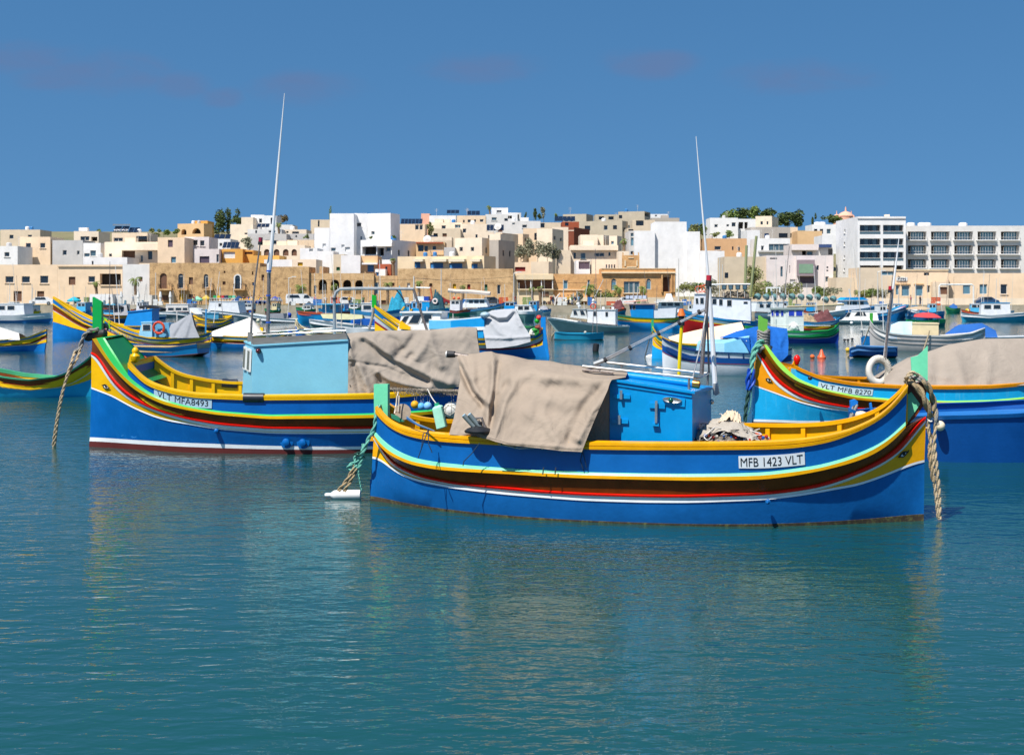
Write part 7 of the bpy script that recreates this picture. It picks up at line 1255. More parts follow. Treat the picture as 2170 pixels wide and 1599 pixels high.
# far row along the quay
rb = random.Random(5); cols = ['1b84c4', 'dfe1e1', '2a94b4', 'c9ccd0', '1a5fa8', '2f9a6c']
dsc = ['squat turquoise-cabined', 'weathered white-cabined', 'round-roofed', 'high-bowed', 'low open-decked', 'net-laden', 'stubby', 'narrow']
for i, (x, wd) in enumerate(((168, 46), (300, 40), (722, 46), (792, 40), (905, 54), (965, 60), (1078, 54), (1128, 40), (1470, 40), (1655, 50), (1715, 46), (1905, 44), (1975, 50), (60, 46), (2070, 60))):
    yb = 668+rb.uniform(0, 5); c1 = cols[i % 6]; gy = yb-12; near = {168: 'beside the turquoise parasol', 300: 'below the first arched door', 722: 'below the second ground arch', 792: 'left of the blue net boat', 905: 'with crates under the palm', 965: 'below the stone warehouse doors', 1078: 'left of the loggia house', 1128: 'before the brown shuttered door', 1470: 'below the huge white wall', 1655: 'under the pale pink house', 1715: 'by the round green bush', 1905: 'below the white restaurant sign', 1975: 'by the sandy porch', 60: 'in the left margin', 2070: 'in the right margin'}[x]
    h = boat(f'{dsc[i % 8]} {"blue" if i % 6 in (0, 4) else "white" if i % 6 in (1, 3) else "green-blue"} boat moored far off {near}', (x-wd/2, yb), (x+wd/2, yb+.5), [(x-wd/2-3, gy-4), (x, gy+2), (x+wd/2+2, gy-1)], [(.5, c1, 'lower_hull'), (.8, cols[(i+1) % 6], 'topsides'), (1, rb.choice(['edb90c', 'dfe1e1', '2a86b8', 'c2583a']), 'gunwale')], 1.7, n=16)
    cw = wd*rb.uniform(.28, .42); cx_ = x+rb.uniform(-.1, .1)*wd; ct = gy-rb.uniform(12, 20); cabin(h, [(cx_-cw/2, ct), (cx_+cw/2, ct), (cx_+cw/2, gy+2), (cx_-cw/2-2, gy+2)], 1.0, rb.choice(['dfe1e1', 'd4d7da', '1b8fcc', 'c9d4d4', '4fb0d8']), [(cx_-cw/2+2, ct+2, cx_-1, ct+7), (cx_+1, ct+2, cx_+cw/2-2, ct+7)], roof=rb.choice([Wh, '2a86b8', 'c9c0ac']))
    for k in range(rb.choice((1, 2, 3))): mx_ = x+rb.uniform(-.4, .4)*wd; mast(h, [(mx_, gy, 0), (mx_+rb.uniform(-3, 3), gy-rb.uniform(30, 60), 0)], .04)
    for k in range(4): mb = MB(); mb.ball(h.q(x+rb.uniform(-.4, .4)*wd, gy-1, .4), rb.uniform(.15, .35), 6, jit=.25); mb.build('gear', paint(rb.choice(['c2583a', '3b3a38', 'd8b02c', '8f8474', '2f8f6c', 'e2dfd6'])), h.root)
rb = random.Random(15)
QS = [(195, 'just right of the turquoise parasol'), (232, 'below the recessed dark balcony'), (262, 'below the kiosk posts'), (372, 'below the second iron balcony'), (400, 'below the third iron balcony'), (520, 'under the navy market canopies'), (578, 'under the purple-blue canopy'), (648, 'under the first tall arch'), (690, 'under the second tall arch'), (748, 'under the fourth tall arch'), (770, 'below the tall pale blue door'), (865, 'below the brown utility pole'), (895, 'below the brown warehouse door'), (1015, 'below the red warehouse door'), (1048, 'below the green warehouse door'), (1152, 'in front of the slim palms'), (1310, 'left of the white quay car'), (1365, 'below the palace doorway palm'), (1428, 'below the palace porch'), (1500, 'below the low end of the huge white wall'), (1622, 'below the bare concrete wall'), (1690, 'below the green window box'), (1800, 'at the corner of the sandy wall'), (1830, 'below the sandy blind building'), (1888, 'below the first restaurant window'), (1942, 'below the third restaurant window'), (2020, 'under the white pergola'), (2130, 'in the far right margin'), (25, 'in the far left margin'), (130, 'left of the turquoise parasol')]
for i, (x, near) in enumerate(QS):
    wd = rb.uniform(24, 42); yb = 664+rb.uniform(-1.5, 2.5); gy = yb-rb.uniform(8, 11); c1 = cols_q[i % 7]; sh = ('low', 'short', 'plain', 'tall-sterned', 'cluttered')[i % 5]
    h = boat(f'{sh} {c1[1]} boat at the quay {near}', (x-wd/2, yb), (x+wd/2, yb+.2), [(x-wd/2-3, gy-rb.uniform(2, 5)), (x, gy+1), (x+wd/2+2, gy-rb.uniform(0, 3))], [(.55, c1[0], 'lower_hull'), (1, rb.choice(['edb90c', 'dfe1e1', '2a86b8', 'c2583a', '3f8f5a']), 'gunwale')], 1.5, n=12)
    k_ = rb.random()
    if k_ < .55: cw = wd*rb.uniform(.3, .5); ct = gy-rb.uniform(7, 14); cx_ = x+rb.uniform(-.15, .15)*wd; cabin(h, [(cx_-cw/2, ct), (cx_+cw/2, ct), (cx_+cw/2, gy+1), (cx_-cw/2-1, gy+1)], .9, rb.choice(['dfe1e1', 'd4d7da', '2a90c4', 'c4cccc', 'd9c79c']), [(cx_-cw/2+1.5, ct+2, cx_-.5, ct+5.5), (cx_+.8, ct+2, cx_+cw/2-1.5, ct+5.5)], roof=rb.choice([Wh, '2a86b8', 'b9ad98']))
    elif k_ < .8: tarp(h, h.root, [(x-wd*.3, gy-4), (x, gy-rb.uniform(7, 10)), (x+wd*.3, gy-5)], [(x-wd*.34, gy+1), (x+wd*.34, gy+1)], [(x-wd*.3, gy-4), (x-wd*.34, gy+1)], [(x+wd*.3, gy-5), (x+wd*.34, gy+1)], .1, 1.1, [], m=cloth(rb.choice(['8f8f92', 'c9c2b4', '2d5c94', 'b09c80'])), nu=10, nv=6)
    else: heap(h.q(x, gy+1, 0), 1.3, .8, rb.uniform(.6, 1.1), rb.choice([NETM, mat('teal_net', '#1f8fae', .95, var=.5, vs_=5, bump=.9), mat('red_net', '#6b3f40', .95, var=.5, vs_=7, bump=.8)]), 'net', h.root, i, n=20)
    for k in range(3): mb = MB(); mb.ball(h.q(x+rb.uniform(-.4, .4)*wd, gy-.6, .4), rb.uniform(.14, .3), 6, jit=.25); mb.build('gear', paint(rb.choice(['c2583a', '3b3a38', 'd8b02c', '8f8474', '2f8f6c', 'e2dfd6'])), h.root)
rm_ = random.Random(99)
for o_ in [o for o in SC.objects if o.parent is None and o.get('group') == FLG and o.location.y > 90]:      # thin whip aerials and poles on the farther boats
    for k in range(rm_.choice((1, 2, 2, 3))):
        p_ = o_.location+Vector((rm_.uniform(-1.6, 1.6), rm_.uniform(-.4, .4), .5)); hh_ = rm_.uniform(2.2, 6.5); mb = MB(); mb.tube([p_, p_+Vector((rm_.uniform(-.2, .2)*hh_*.6, 0, hh_))], [.035, .02], 4); mb.build('aerial', rm_.choice([FRM, WHITEP, RUST]), o_)
# special shapes over the centre
h = boat('white motor yacht carrying a long rolled beige sail cover', (955, 664), (1066, 667), [(945, 652), (1000, 655), (1045, 648), (1072, 640)], [(.6, '6c9494', 'lower_hull'), (.85, Wh, 'topsides'), (1, '3a94cc', 'gunwale')], 1.6, 'motor yacht', 'motor_yacht'); cabin(h, [(988, 634), (1028, 634), (1034, 650), (975, 652)], 1.0, 'e4e6e6', [(994, 636, 1002, 642), (1005, 636, 1014, 642), (1017, 636, 1026, 642)], roof=Wh, ov=.3); rod(h, [(950, 615, 0), (965, 617, 0), (1000, 618, 0), (1030, 621, 0), (1039, 622, 0)], .32, cloth('cdc0b4'), 'sail_cover', h.root)
mast(h, [(962, 628, 0), (970, 616, 0)], .06)
for x in (962, 972): mb = MB(); mb.ball(h.q(x, 632, 1), .25, 10); mb.build('buoy', paint('d8603c'), h.root, True)
h = boat('blue net boat with blue wheelhouse and heaped turquoise nets', (838, 676), (950, 678), [(832, 655), (880, 660), (952, 652)], [(.7, '1a90cc', 'lower_hull'), (1, '2a9ed0', 'gunwale')], 1.6); cabin(h, [(872, 639), (910, 639), (910, 660), (872, 660)], 1.0, '1690cc', [(875, 642, 880, 651), (884, 642, 893, 652)], roof=Wh); cabin(h, [(879, 628), (898, 628), (898, 637), (879, 637)], .5, 'c9d2d6', [], name='wheelhouse_box'); cabin(h, [(898, 628), (908, 628), (908, 637), (898, 637)], .5, '1f3f94', [], name='crate')
heap(h.q(842, 668, .4), 1.6, .9, 2.3, mat('teal_net', '#1f8fae', .95, var=.5, vs_=5, bump=.9), 'net', h.root, 31); heap(h.q(926, 660, .4), 1.2, .8, 1.9, mat('dark_net', '#26505c', .95, var=.5, vs_=5, bump=.9), 'net', h.root, 41)
mb = MB(); mb.torus(h.q(922, 638, 1), .28, .1, h.n, 18, 6); mb.build('lifebuoy', paint('e4d4cc'), h.root); rod(h, [(881, 609, 0), (912, 610, 0)], .09, WHITEP, 'lamp_bar', h.root); mast(h, [(912, 610, 0), (917, 640, 0)], .12, paint('c86a44'), 'derrick')
for x, y in ((854, 650), (870, 655)): slab(h, [(x-8, y+12), (x-5, y+13), (x+4, y), (x+1, y-1)], 1.2, .2, paint('e0a820'), 'outrigger', h.root)
h = boat('small white launch with glass screen stern-on beside the grey tarp peak', (1096, 680), (1130, 682), [(1084, 658), (1105, 660), (1134, 659)], [(.75, '5f8886', 'lower_hull'), (1, 'e8eae8', 'topsides')], 1.3); cabin(h, [(1092, 647), (1124, 647), (1130, 660), (1090, 660)], .9, 'd8dcdc', [(1098, 649, 1108, 656), (1111, 649, 1121, 656)], roof=Wh)
h = boat('low grey-green launch with green and red drums, left of the bright blue stern post', (1092, 706), (1146, 708), [(1090, 690), (1120, 692), (1146, 690)], [(.8, '7d9792', 'lower_hull'), (1, '3f8f5a', 'gunwale')], .8)
for x, y, c in ((1138, 680, '1f9a2c'), (1142, 673, 'd8443c')): mb = MB(); mb.ball(h.q(x, y, 0), .22, 10); mb.build('drum', paint(c), h.root, True)
# loose floats
def lb(px, py, r, col, lab, grp=None, sq=1.0, Y=None):
    Y = Y or WD(py+r*.7); R_ = r*Y/FP; mb = MB(); mb.ball(P(px, py, Y), R_, 12, sc=(1, 1, sq)); solo(mb, 'buoy', paint(col, rough=.5), lab, 'buoy', grp, smooth=True)
lb(1796.5, 741, 5, 'e0b03a', 'yellow ball buoy left of the small dark blue rowing boat'); lb(1721.5, 755.5, 5, 'd9662e', 'round orange buoy left of the pointed orange one'); lb(613, 667, 5, '1a40a8', 'blue ball buoy below the lamp post by the stone wall'); lb(547, 679, 4, 'd6d2b4', 'pale buoy in the water right of the trawler'); lb(553, 697, 4, 'e0a828', 'small amber buoy right of the peaked white tarp')
mb = MB(); c = P(1741, 759, WD(759)); r = 9*c.y/FP; mb.lathe(c, [(r, -.05), (r*1.05, .06), (r*.6, .2), (r*.25, .42), (r*.1, .46)], 12); solo(mb, 'buoy', paint('dc5f38'), 'pointed orange cone buoy on open water at right', 'buoy', smooth=True)
Yb = WD(744.5); mb = MB(); a = P(1262, 744, Yb); mb.lathe(a, [(.12, -.05), (.17, 0), (.18, .2), (.17, .42), (.1, .45)], 14, ax=Vector((.12, 0, 1))); solo(mb, 'drum_buoy', BLACK, 'black drum buoy floating right of the beige tarp', 'buoy', smooth=True)
for k, (x, y) in enumerate(((1790, 720), (1797, 720), (1806, 718))): lb(x, y, 3.4, '1f242c', ('left', 'middle', 'right')[k]+' of the three small black floats near the green stern', 'small black floats', .7)
mb = MB(); mb.tube([P(614, 726, WD(728)), P(614, 722, WD(728))], .12, 10); lb(615, 703, 5.5, '2050b0', 'blue drum buoy seen between the roof rails of the pale blue cabin', Y=WD(712)); mb = MB(); mb.tube([P(614.5, 715, WD(712)), P(614.5, 706, WD(712))], .14, 10); solo(mb, 'drum_buoy', BLACK, 'dark drum under the blue buoy behind the roof rails', 'buoy')
# ---------------------------------------------------------------- trees, palms, shrubs
def leafm(h, **k): return mat('leaf_'+h, '#'+h, .8, var=.45, vs_=.9, spec=.2, **k)
BARK = mat('bark', '#5d4a38', .95, var=.3, vs_=2, bump=.6)
def crown(c, rx, ry, rz, n, s, rnd, flat=.0, dens=.55):
    mb = MB(); bl_ = [(Vector((rnd.gauss(0, .42)*rx, rnd.gauss(0, .42)*ry, rnd.uniform(-.55, .75)*rz)), rnd.uniform(.35, .62)) for _ in range(max(5, n//70))]
    for i in range(n):
        b, r = rnd.choice(bl_); d = Vector((rnd.gauss(0, 1), rnd.gauss(0, 1), rnd.gauss(0, 1))).normalized()*rnd.uniform(.55, 1)
        p = Vector(c)+b+Vector((d.x*rx*r, d.y*ry*r, d.z*rz*r)); q = s*rnd.uniform(.6, 1.4); a = Vector((rnd.gauss(0, 1), rnd.gauss(0, 1), rnd.gauss(0, .6))).normalized(); b2 = a.orthogonal().normalized(); k = a.cross(b2) if rnd.random() < .5 else (a+b2).normalized()
        mb.add([p-a*q, p+k*q*.55, p+a*q, p-k*q*.55], [(0, 1, 2, 3)])
    return mb
def tree(px, yb, yt, w, Y, leaf, label, rnd=None, trunk=.3, n=420, s=.32, group='trees among the houses', name='tree', cat='tree', open_=False):
    rnd = rnd or random.Random(int(px*7+Y)); b = P(px, yb, Y); t_ = P(px, yt, Y); H = t_.z-b.z; R_ = w*Y/FP; g = terr(Y, b.x); b.z = min(b.z, g+.2) if g < b.z else b.z-.3
    o = thing(name, b, label, cat, group); zc = t_.z-H*(1-trunk)/2; c = Vector((b.x, b.y, zc)); mb = MB(); H2 = zc-b.z
    for k in range(1 if trunk < .35 else 3): e = c+Vector((rnd.uniform(-.5, .5)*R_, rnd.uniform(-.4, .4)*R_, rnd.uniform(-.1, .2)*H)); mb.tube([b+Vector((.1*k, 0, 0)), b.lerp(e, .5)+Vector((rnd.uniform(-.1, .1)*R_, 0, 0)), e], [max(.12, H*.03), H*.022, H*.01], 6)
    mb.build('trunk', BARK, o); crown(c, R_*.8, R_*.8, H*(1-trunk)*.62, int(n*1.5), s*.78, rnd).build('crown', leaf, o, rec=False); return o
def palm(px, yc, yb, r, Y, label, rnd=None, n=26, group='palms along the waterfront', leaf=None):
    rnd = rnd or random.Random(int(px)); c = P(px, yc, Y); b = P(px-rnd.uniform(-2, 2), yb, Y); b.z = min(b.z, terr(Y, b.x)+.05) if Y < 270 else b.z; o = thing('palm_tree', b, label, 'palm tree', group); R_ = r*Y/FP
    mb = MB(); mb.tube([b, b.lerp(c, .5)+Vector((.1, 0, 0)), c], [.32, .25, .28], 8); mb.ball(c-Vector((0, 0, .15)), .42, 8, jit=.15); mb.build('trunk', mat('palm_bark', '#7d6750', .95, var=.4, vs_=3, bump=.8), o)
    for k in range(n):
        a = rnd.uniform(0, 6.283); el = rnd.uniform(-.9, 1.25); L_ = R_*rnd.uniform(.85, 1.15); d = Vector((math.cos(a), math.sin(a), 0)); pts = []; p = c+Vector((0, 0, .2)); e_ = el
        for i in range(6): pts.append(p.copy()); p = p+(d*math.cos(e_)+Vector((0, 0, math.sin(e_))))*(L_/5); e_ -= .42
        m_ = MB(); sdv = Vector((-d.y, d.x, 0))
        for i in range(5):
            for q in range(3):
                t = q/3; A = pts[i].lerp(pts[i+1], t); B_ = pts[i].lerp(pts[i+1], t+.22); wl = R_*.30*math.sin(math.pi*min(.97, (i+t+.6)/5.6))
                for sg in (1, -1): m_.add([A, B_, B_+sdv*sg*wl*.9+(B_-A)*1.2-Vector((0, 0, wl*.55))], [(0, 1, 2)])
        m_.tube(pts, .035, 3); m_.build('frond', leaf or leafm('7c8b48'), o, rec=False)
    return o
DK, MD, GG, OL, BRG = leafm('56653a'), leafm('718345'), leafm('93937a'), leafm('868a54'), leafm('7c6e4c')
T = lambda *a, **k: tree(*a, **k)
T(468, 502, 452, 18, 380, DK, 'tall dark evergreen left of the white hill villas', n=700, s=.45, trunk=.15); T(484, 500, 446, 9, 382, DK, 'spiky dark evergreen beside the tall one at the left', n=350, s=.4, trunk=.1); T(505, 480, 449, 12, 412, DK, 'dark tree rising behind the upper left white villa', n=350, s=.45, trunk=.2)
T(209, 506, 488, 10, 335, MD, 'round green tree beside the posts of the left penthouse', n=250); T(326, 506, 487, 13, 390, OL, 'olive hedge tree left of the orange villa', n=260); T(350, 506, 486, 15, 395, MD, 'green bushy tree just left of the orange villa', n=300); T(372, 504, 488, 8, 385, MD, 'small tree touching the orange villa wall', n=200)
T(602, 478, 459, 16, 412, BRG, 'brownish rounded tree beyond the tall aerial', n=320); T(525, 528, 507, 19, 312, GG, 'grey-green bush over the orange houses', n=420, trunk=.05); T(650, 508, 498, 8, 318, MD, 'small terrace bush on the yellowish wall', n=160, s=.22); T(785, 507, 501, 7, 289, MD, 'left rooftop bush on the white veranda house', n=120, s=.2); T(833, 507, 499, 8, 289, MD, 'right rooftop bush on the white veranda house', n=140, s=.2)
T(701, 480, 444, 4, 402, MD, 'thin norfolk pine left of the tallest white block', n=160, trunk=.1); T(912, 500, 472, 8, 340, OL, 'young cypress beside the small cream house', n=300, trunk=.1); T(1114, 468, 449, 4, 432, DK, 'short skyline cypress left of the taller one', n=160, trunk=.05); T(1133, 466, 443, 6, 432, DK, 'skyline cypress above the whitish long house', n=260, trunk=.05); T(1143, 466, 452, 4, 434, DK, 'small skyline cypress right of the taller one', n=140, trunk=.05); T(1152, 468, 440, 6, 436, GG, 'thin feathery norfolk pine on the skyline', n=130, trunk=.1, s=.4)
T(1178, 470, 454, 4, 440, MD, 'tiny skyline tree by the sloping solar roof', n=120)
for k, (x, yt, w) in enumerate(((1103, 522, 15), (1123, 511, 16), (1143, 514, 17), (1164, 519, 15), (1178, 530, 10))): T(x, 557, yt, w, 281+k*.7, GG, ('leftmost', 'second from left', 'middle', 'second from right', 'rightmost')[k]+' of the grey-green trees filling the gap in mid town', n=620, s=.26, trunk=.25, group='grey-green trees in mid town')
for k, (x, yt, w) in enumerate(((1545, 447, 20), (1570, 443, 22), (1597, 441, 24), (1625, 446, 20))): T(x, 480, yt, w, 442+k*2, DK if k % 2 else MD, ('first', 'second', 'third', 'fourth')[k]+' pine from the left in the skyline wood behind the white villa', n=620, s=.5, trunk=.35, group='pine wood on the skyline')
T(1664, 490, 454, 18, 428, DK, 'left of the two broad pines right of the pale villa', n=560, s=.5, trunk=.3); T(1688, 492, 451, 20, 426, DK, 'right of the two broad pines right of the pale villa', n=620, s=.5, trunk=.3); T(1724, 480, 457, 5, 430, DK, 'dark cypress between the broad pines and domed tanks', n=260, trunk=.05)
T(1757, 478, 457, 15, 432, DK, 'left dark tree behind the twin domed tanks', n=420, s=.45); T(1777, 478, 459, 14, 434, MD, 'right dark tree beneath the pink church dome', n=400, s=.45)
T(1468, 508, 478, 15, 332, OL, 'olive tree right of the tallest white wall step', n=480); T(1490, 508, 474, 13, 334, MD, 'green tree left of the tall thin aerial at right', n=420); T(1516, 508, 492, 12, 412, OL, 'left bush below the white two-storey villa', n=240); T(1545, 508, 491, 16, 410, MD, 'right bush below the white two-storey villa', n=320)
T(1596, 626, 568, 21, 266, OL, 'round olive tree in front of the bare concrete wall', n=900, s=.24, trunk=.4)
for k, (x, yb, yt, w) in enumerate(((1455, 622, 602, 16), (1478, 620, 604, 12), (1510, 626, 600, 14), (1600, 630, 606, 14), (1625, 628, 602, 18), (1655, 628, 604, 16), (1682, 628, 606, 15), (1735, 628, 612, 14), (1760, 628, 612, 16), (1825, 632, 618, 10), (1846, 632, 616, 12), (1872, 632, 617, 12), (1268, 648, 618, 14), (1292, 648, 620, 14), (1225, 645, 622, 9))):
    T(x, yb, yt-2, w*1.5, 255+k*.15, [OL, MD, GG][k % 3], ['sage', 'leafy', 'dusty', 'dense', 'scrubby'][k % 5]+' waterfront shrub '+['left of the red-topped pole', 'right beside the first pale shrub', 'below the orange hose coil', 'under the leaning poles', 'just right of the round olive tree', 'below the pale pink house', 'left of the seafront hedge', 'in front of the low sandy wall', 'at the corner of the sandy wall', 'before the sandy blind building', 'between two shrubs at the sandy building', 'left of the restaurant windows', 'between the two big palms', 'right of the big golden palace palm', 'by the white canopy'][k], n=620, s=.22, trunk=.05, group='shrubs along the waterfront', name='shrub', cat='shrub')
for a in ((203, 603, 624, 12, 258, 'smaller palm in front of the cream house at the left'), (286, 596, 628, 17, 258, 'palm in front of the plain white house'), (638, 612, 645, 18, 257, 'bushy palm left of the stone arches'), (708, 607, 640, 13, 257, 'palm standing in front of the second stone arch'), (821, 606, 640, 13, 257, 'palm right of the arcaded house'), (887, 602, 640, 10, 258, 'small palm behind the blue net boat'), (980, 609, 640, 11, 258, 'low palm before the warehouse doors'), (1127, 615, 660, 9, 254, 'slim palm left of the brown shuttered door'), (1144, 612, 662, 9, 253, 'slim taller palm in front of the loggia'), (1247, 612, 655, 20, 254, 'broad palm before the golden stone house'), (1311, 613, 655, 17, 254, 'broad palm before the palace arched window'), (1364, 614, 655, 16, 254, 'palm in front of the palace doorway')): palm(*a)
palm(590, 477, 522, 10, 345, 'hill palm beside the tall left aerial', group='palms on the hill'); palm(1037, 440, 470, 8, 428, 'skyline palm above the white villas', group='palms on the hill'); palm(1322, 512, 532, 12, 286, 'palm left of the huge white wall', group='palms on the hill'); palm(833, 553, 575, 8, 266, 'low palm beside the pink roof terrace', group='palms on the hill')
# ---------------------------------------------------------------- quayside
def wallbox(px0, px1, y0, Y, dep, m, nm, lab, cat='wall', base=1.2):
    a, b = P(px0, y0, Y), P(px1, y0, Y); mb = MB(); mb.hexa([(a.x, Y, base), (b.x, Y, base), (b.x, Y+dep, base), (a.x, Y+dep, base), (a.x, Y, a.z), (b.x, Y, a.z), (b.x, Y+dep, a.z), (a.x, Y+dep, a.z)]); return solo(mb, nm, m, lab, cat)
wallbox(1262, 1440, 630, 252, 3, WM['k'], 'retaining_wall', 'grey stone retaining wall right of the broad palms'); wallbox(1440, 1790, 634, 252.5, 3, WM['b'], 'retaining_wall', 'low sandy retaining wall under the shrubs at right'); wallbox(1790, 2300, 632, 253, 3, WM['C'], 'retaining_wall', 'pale terrace wall under the seafront restaurant')
t = thing('kiosk', P(255, 655, 252), 'long white quayside kiosk with pale blue doors and striped posts', 'kiosk')
def kb(p0, p1, y0, y1, Y, d, m, nm, par): a, b = P(p0, y0, Y), P(p1, y1, Y); mb = MB(); zb_ = max(1.2, b.z); mb.hexa([(a.x, Y, zb_), (b.x, Y, zb_), (b.x, Y+d, zb_), (a.x, Y+d, zb_), (a.x, Y, a.z), (b.x, Y, a.z), (b.x, Y+d, a.z), (a.x, Y+d, a.z)]); return mb.build(nm, m, par)
kb(190, 239, 623, 665, 251, 5, WM['w'], 'wall', t); kb(239, 322, 625, 665, 252.5, 4, WM['W'], 'wall', t)
for x in (219, 254, 263, 292, 300): kb(x, x+4, 636, 650, 250.9 if x < 239 else 252.4, .1, GL['B'], 'door', t)
for x in (257, 293, 340, 361):
    q_ = thing('bollard_lamp', P(x, 655, 250.5), 'white round-topped promenade post '+{257: 'in front of the kiosk, left one', 293: 'in front of the kiosk, right one', 340: 'left of the open arch door', 361: 'nearest to the market canopies'}[x], 'post', 'white posts on the promenade'); mb = MB(); p = P(x, 655, 250.5); mb.lathe((p.x, p.y, 1.2), [(.22, 0), (.2, 1.4), (.3, 1.5), (.22, 2.0), (.12, 2.5)], 8); mb.build('post', WHITEP, q_)
def parasol(px, yt, yb, w, Y, col, lab, closed=False, flat=.35):
    a = P(px, yt, Y); R_ = w*Y/FP; zb_ = 1.25; t = thing('parasol', (a.x, Y, zb_), lab, 'parasol', 'market canopies and parasols'); mb = MB(); mb.tube([(a.x, Y, zb_), (a.x, Y, a.z)], .05, 5); mb.build('pole', FRM, t); h_ = (yb-yt)*Y/FP; mb = MB(); n = 8
    for i in range(n): b0, b1 = [Vector((a.x+math.cos(t_)*R_, Y+math.sin(t_)*R_*.8, a.z-h_)) for t_ in (2*math.pi*i/n, 2*math.pi*(i+1)/n)]; mb.add([a, b0, b1], [(0, 1, 2)]); mb.add([b0, b1, b1-Vector((0, 0, .25)), b0-Vector((0, 0, .25))], [(0, 1, 2, 3)])
    mb.build('canopy', cloth(col), t); return t
for a in ((157, 628, 636, 15, 250, '2aa0b4', 'turquoise parasol at the left edge of the quay'), (506, 626, 638, 17, 249.5, '22406c', 'leftmost navy market canopy'), (526, 629, 640, 14, 250.5, '2b4c82', 'second navy market canopy from the left'), (553, 630, 641, 16, 249.5, '1f3a70', 'middle navy market canopy'), (583, 627, 636, 15, 250, '434f98', 'purple-blue market canopy at the right end'), (418, 627, 634, 12, 250, '86c4a4', 'mint green market canopy'), (437, 624, 632, 9, 251, 'c8a84c', 'ochre market canopy next to the mint one'), (655, 640, 646, 14, 250, '33506c', 'slate canopy below the left stone arch'), (480, 625, 631, 10, 252, '3f5a7c', 'small dull blue canopy behind the trawler'), (1210, 630, 638, 16, 250.5, 'e2d6bf', 'cream canopy right of the brown shutters')): parasol(*a)
def stall(px0, px1, y, Y, lab, cols_):
    a, b = P(px0, y, Y), P(px1, y, Y); t = thing('market_stall', ((a.x+b.x)/2, Y, 1.25), lab, 'market stall', 'market stalls on the quay'); mb = MB(); mb.box(((a.x+b.x)/2, Y, 1.25+.85), (b.x-a.x, 1, .08)); [mb.tube([(x, Y-.4, 1.25), (x, Y-.4, 2.1)], .04, 4) for x in (a.x+.1, (a.x+b.x)/2, b.x-.1)]; mb.build('table', mat('stall_table', '#cfc9bd', .8), t)
    r_ = random.Random(px0); n = int((b.x-a.x)/.42)
    for i in range(n): mb = MB(); mb.ball((a.x+.2+i*.42, Y-.1, 2.3), r_.uniform(.14, .22), 7, jit=.1); mb.build('produce', paint(r_.choice(cols_)), t)
stall(507, 541, 652, 248.4, 'market stall heaped with yellow goods at left', ['dba02c', 'e0b450', 'c9882c', 'e8c874']); stall(546, 566, 652, 248.2, 'market stall with yellow goods under the middle canopy', ['dba02c', 'e0b450', 'b8a47c']); stall(568, 600, 656, 248.6, 'grey covered market stall at right', ['8d8a84', 'a4a09a', '77746e'])
def person(px, Y, lab, shirt, trs, hgt=1.7, rot=0, stride=.1, arm=.1):
    a = P(px, 660, Y); z0 = terr(Y, a.x)+.02; o = Vector((a.x, Y, z0)); t = thing('person', o, lab, 'person', 'people on the quay'); k = hgt/1.75; cr, sr = math.cos(rot), math.sin(rot); W_ = lambda x, y, z: o+Vector((x*cr-y*sr, x*sr+y*cr, z))*k
    SK = paint('a87454'); mb = MB(); mb.tube([W_(0, 0, .92), W_(0, 0, 1.2), W_(0, 0, 1.43), W_(0, 0, 1.5), W_(0, .01, 1.56)], [.13, .13, .15, .07, .055], 8, False); mb.ball(W_(0, .01, 1.65), .105*k, 8, sc=(.85, .95, 1.15))
    for s_ in (-1, 1): mb.tube([W_(s_*.17, 0, 1.42), W_(s_*(.22+arm), .03, 1.15), W_(s_*(.2+arm*.6), -.1, .92), W_(s_*(.2+arm*.5), -.12, .82)], [.05, .042, .032, .028], 6); mb.tube([W_(s_*.09, 0, .92), W_(s_*.1, -stride*s_, .5), W_(s_*.1, -stride*s_*1.4, .07), W_(s_*.1, -stride*s_*1.4-.14, .03)], [.085, .06, .042, .035], 6)
    mb.build('body', SK, t, True); mb = MB(); mb.tube([W_(0, 0, .9), W_(0, 0, 1.15), W_(0, 0, 1.4), W_(0, 0, 1.48)], [.165, .155, .185, .08], 8)
    for s_ in (-1, 1): mb.tube([W_(s_*.15, 0, 1.43), W_(s_*(.21+arm*.7), .03, 1.2)], [.07, .06], 6)
    mb.build('shirt', cloth(shirt), t, True); mb = MB()
    for s_ in (-1, 1): mb.tube([W_(s_*.08, 0, .98), W_(s_*.1, -stride*s_, .5), W_(s_*.1, -stride*s_*1.4, .14)], [.115, .085, .07], 6)
    mb.build('trousers', cloth(trs), t, True); mb = MB(); mb.ball(W_(0, .03, 1.69), .115*k, 8, sc=(.85, .9, 1)); mb.build('hair', paint(random.choice(['2a211a', '4a3826', '8f7a5c', '1c1a18'])), t, True)
rp = random.Random(8); SH = [('9c2b34', 'dark red'), ('e4e0d8', 'white'), ('2b3f5c', 'navy'), ('3a3a3c', 'black'), ('c9a04a', 'mustard'), ('7fa4bc', 'pale blue'), ('b8707c', 'pink'), ('5c7a54', 'green')]; TR = [('2c3442', 'dark'), ('4f5f7c', 'denim'), ('b8a888', 'beige'), ('77777a', 'grey')]
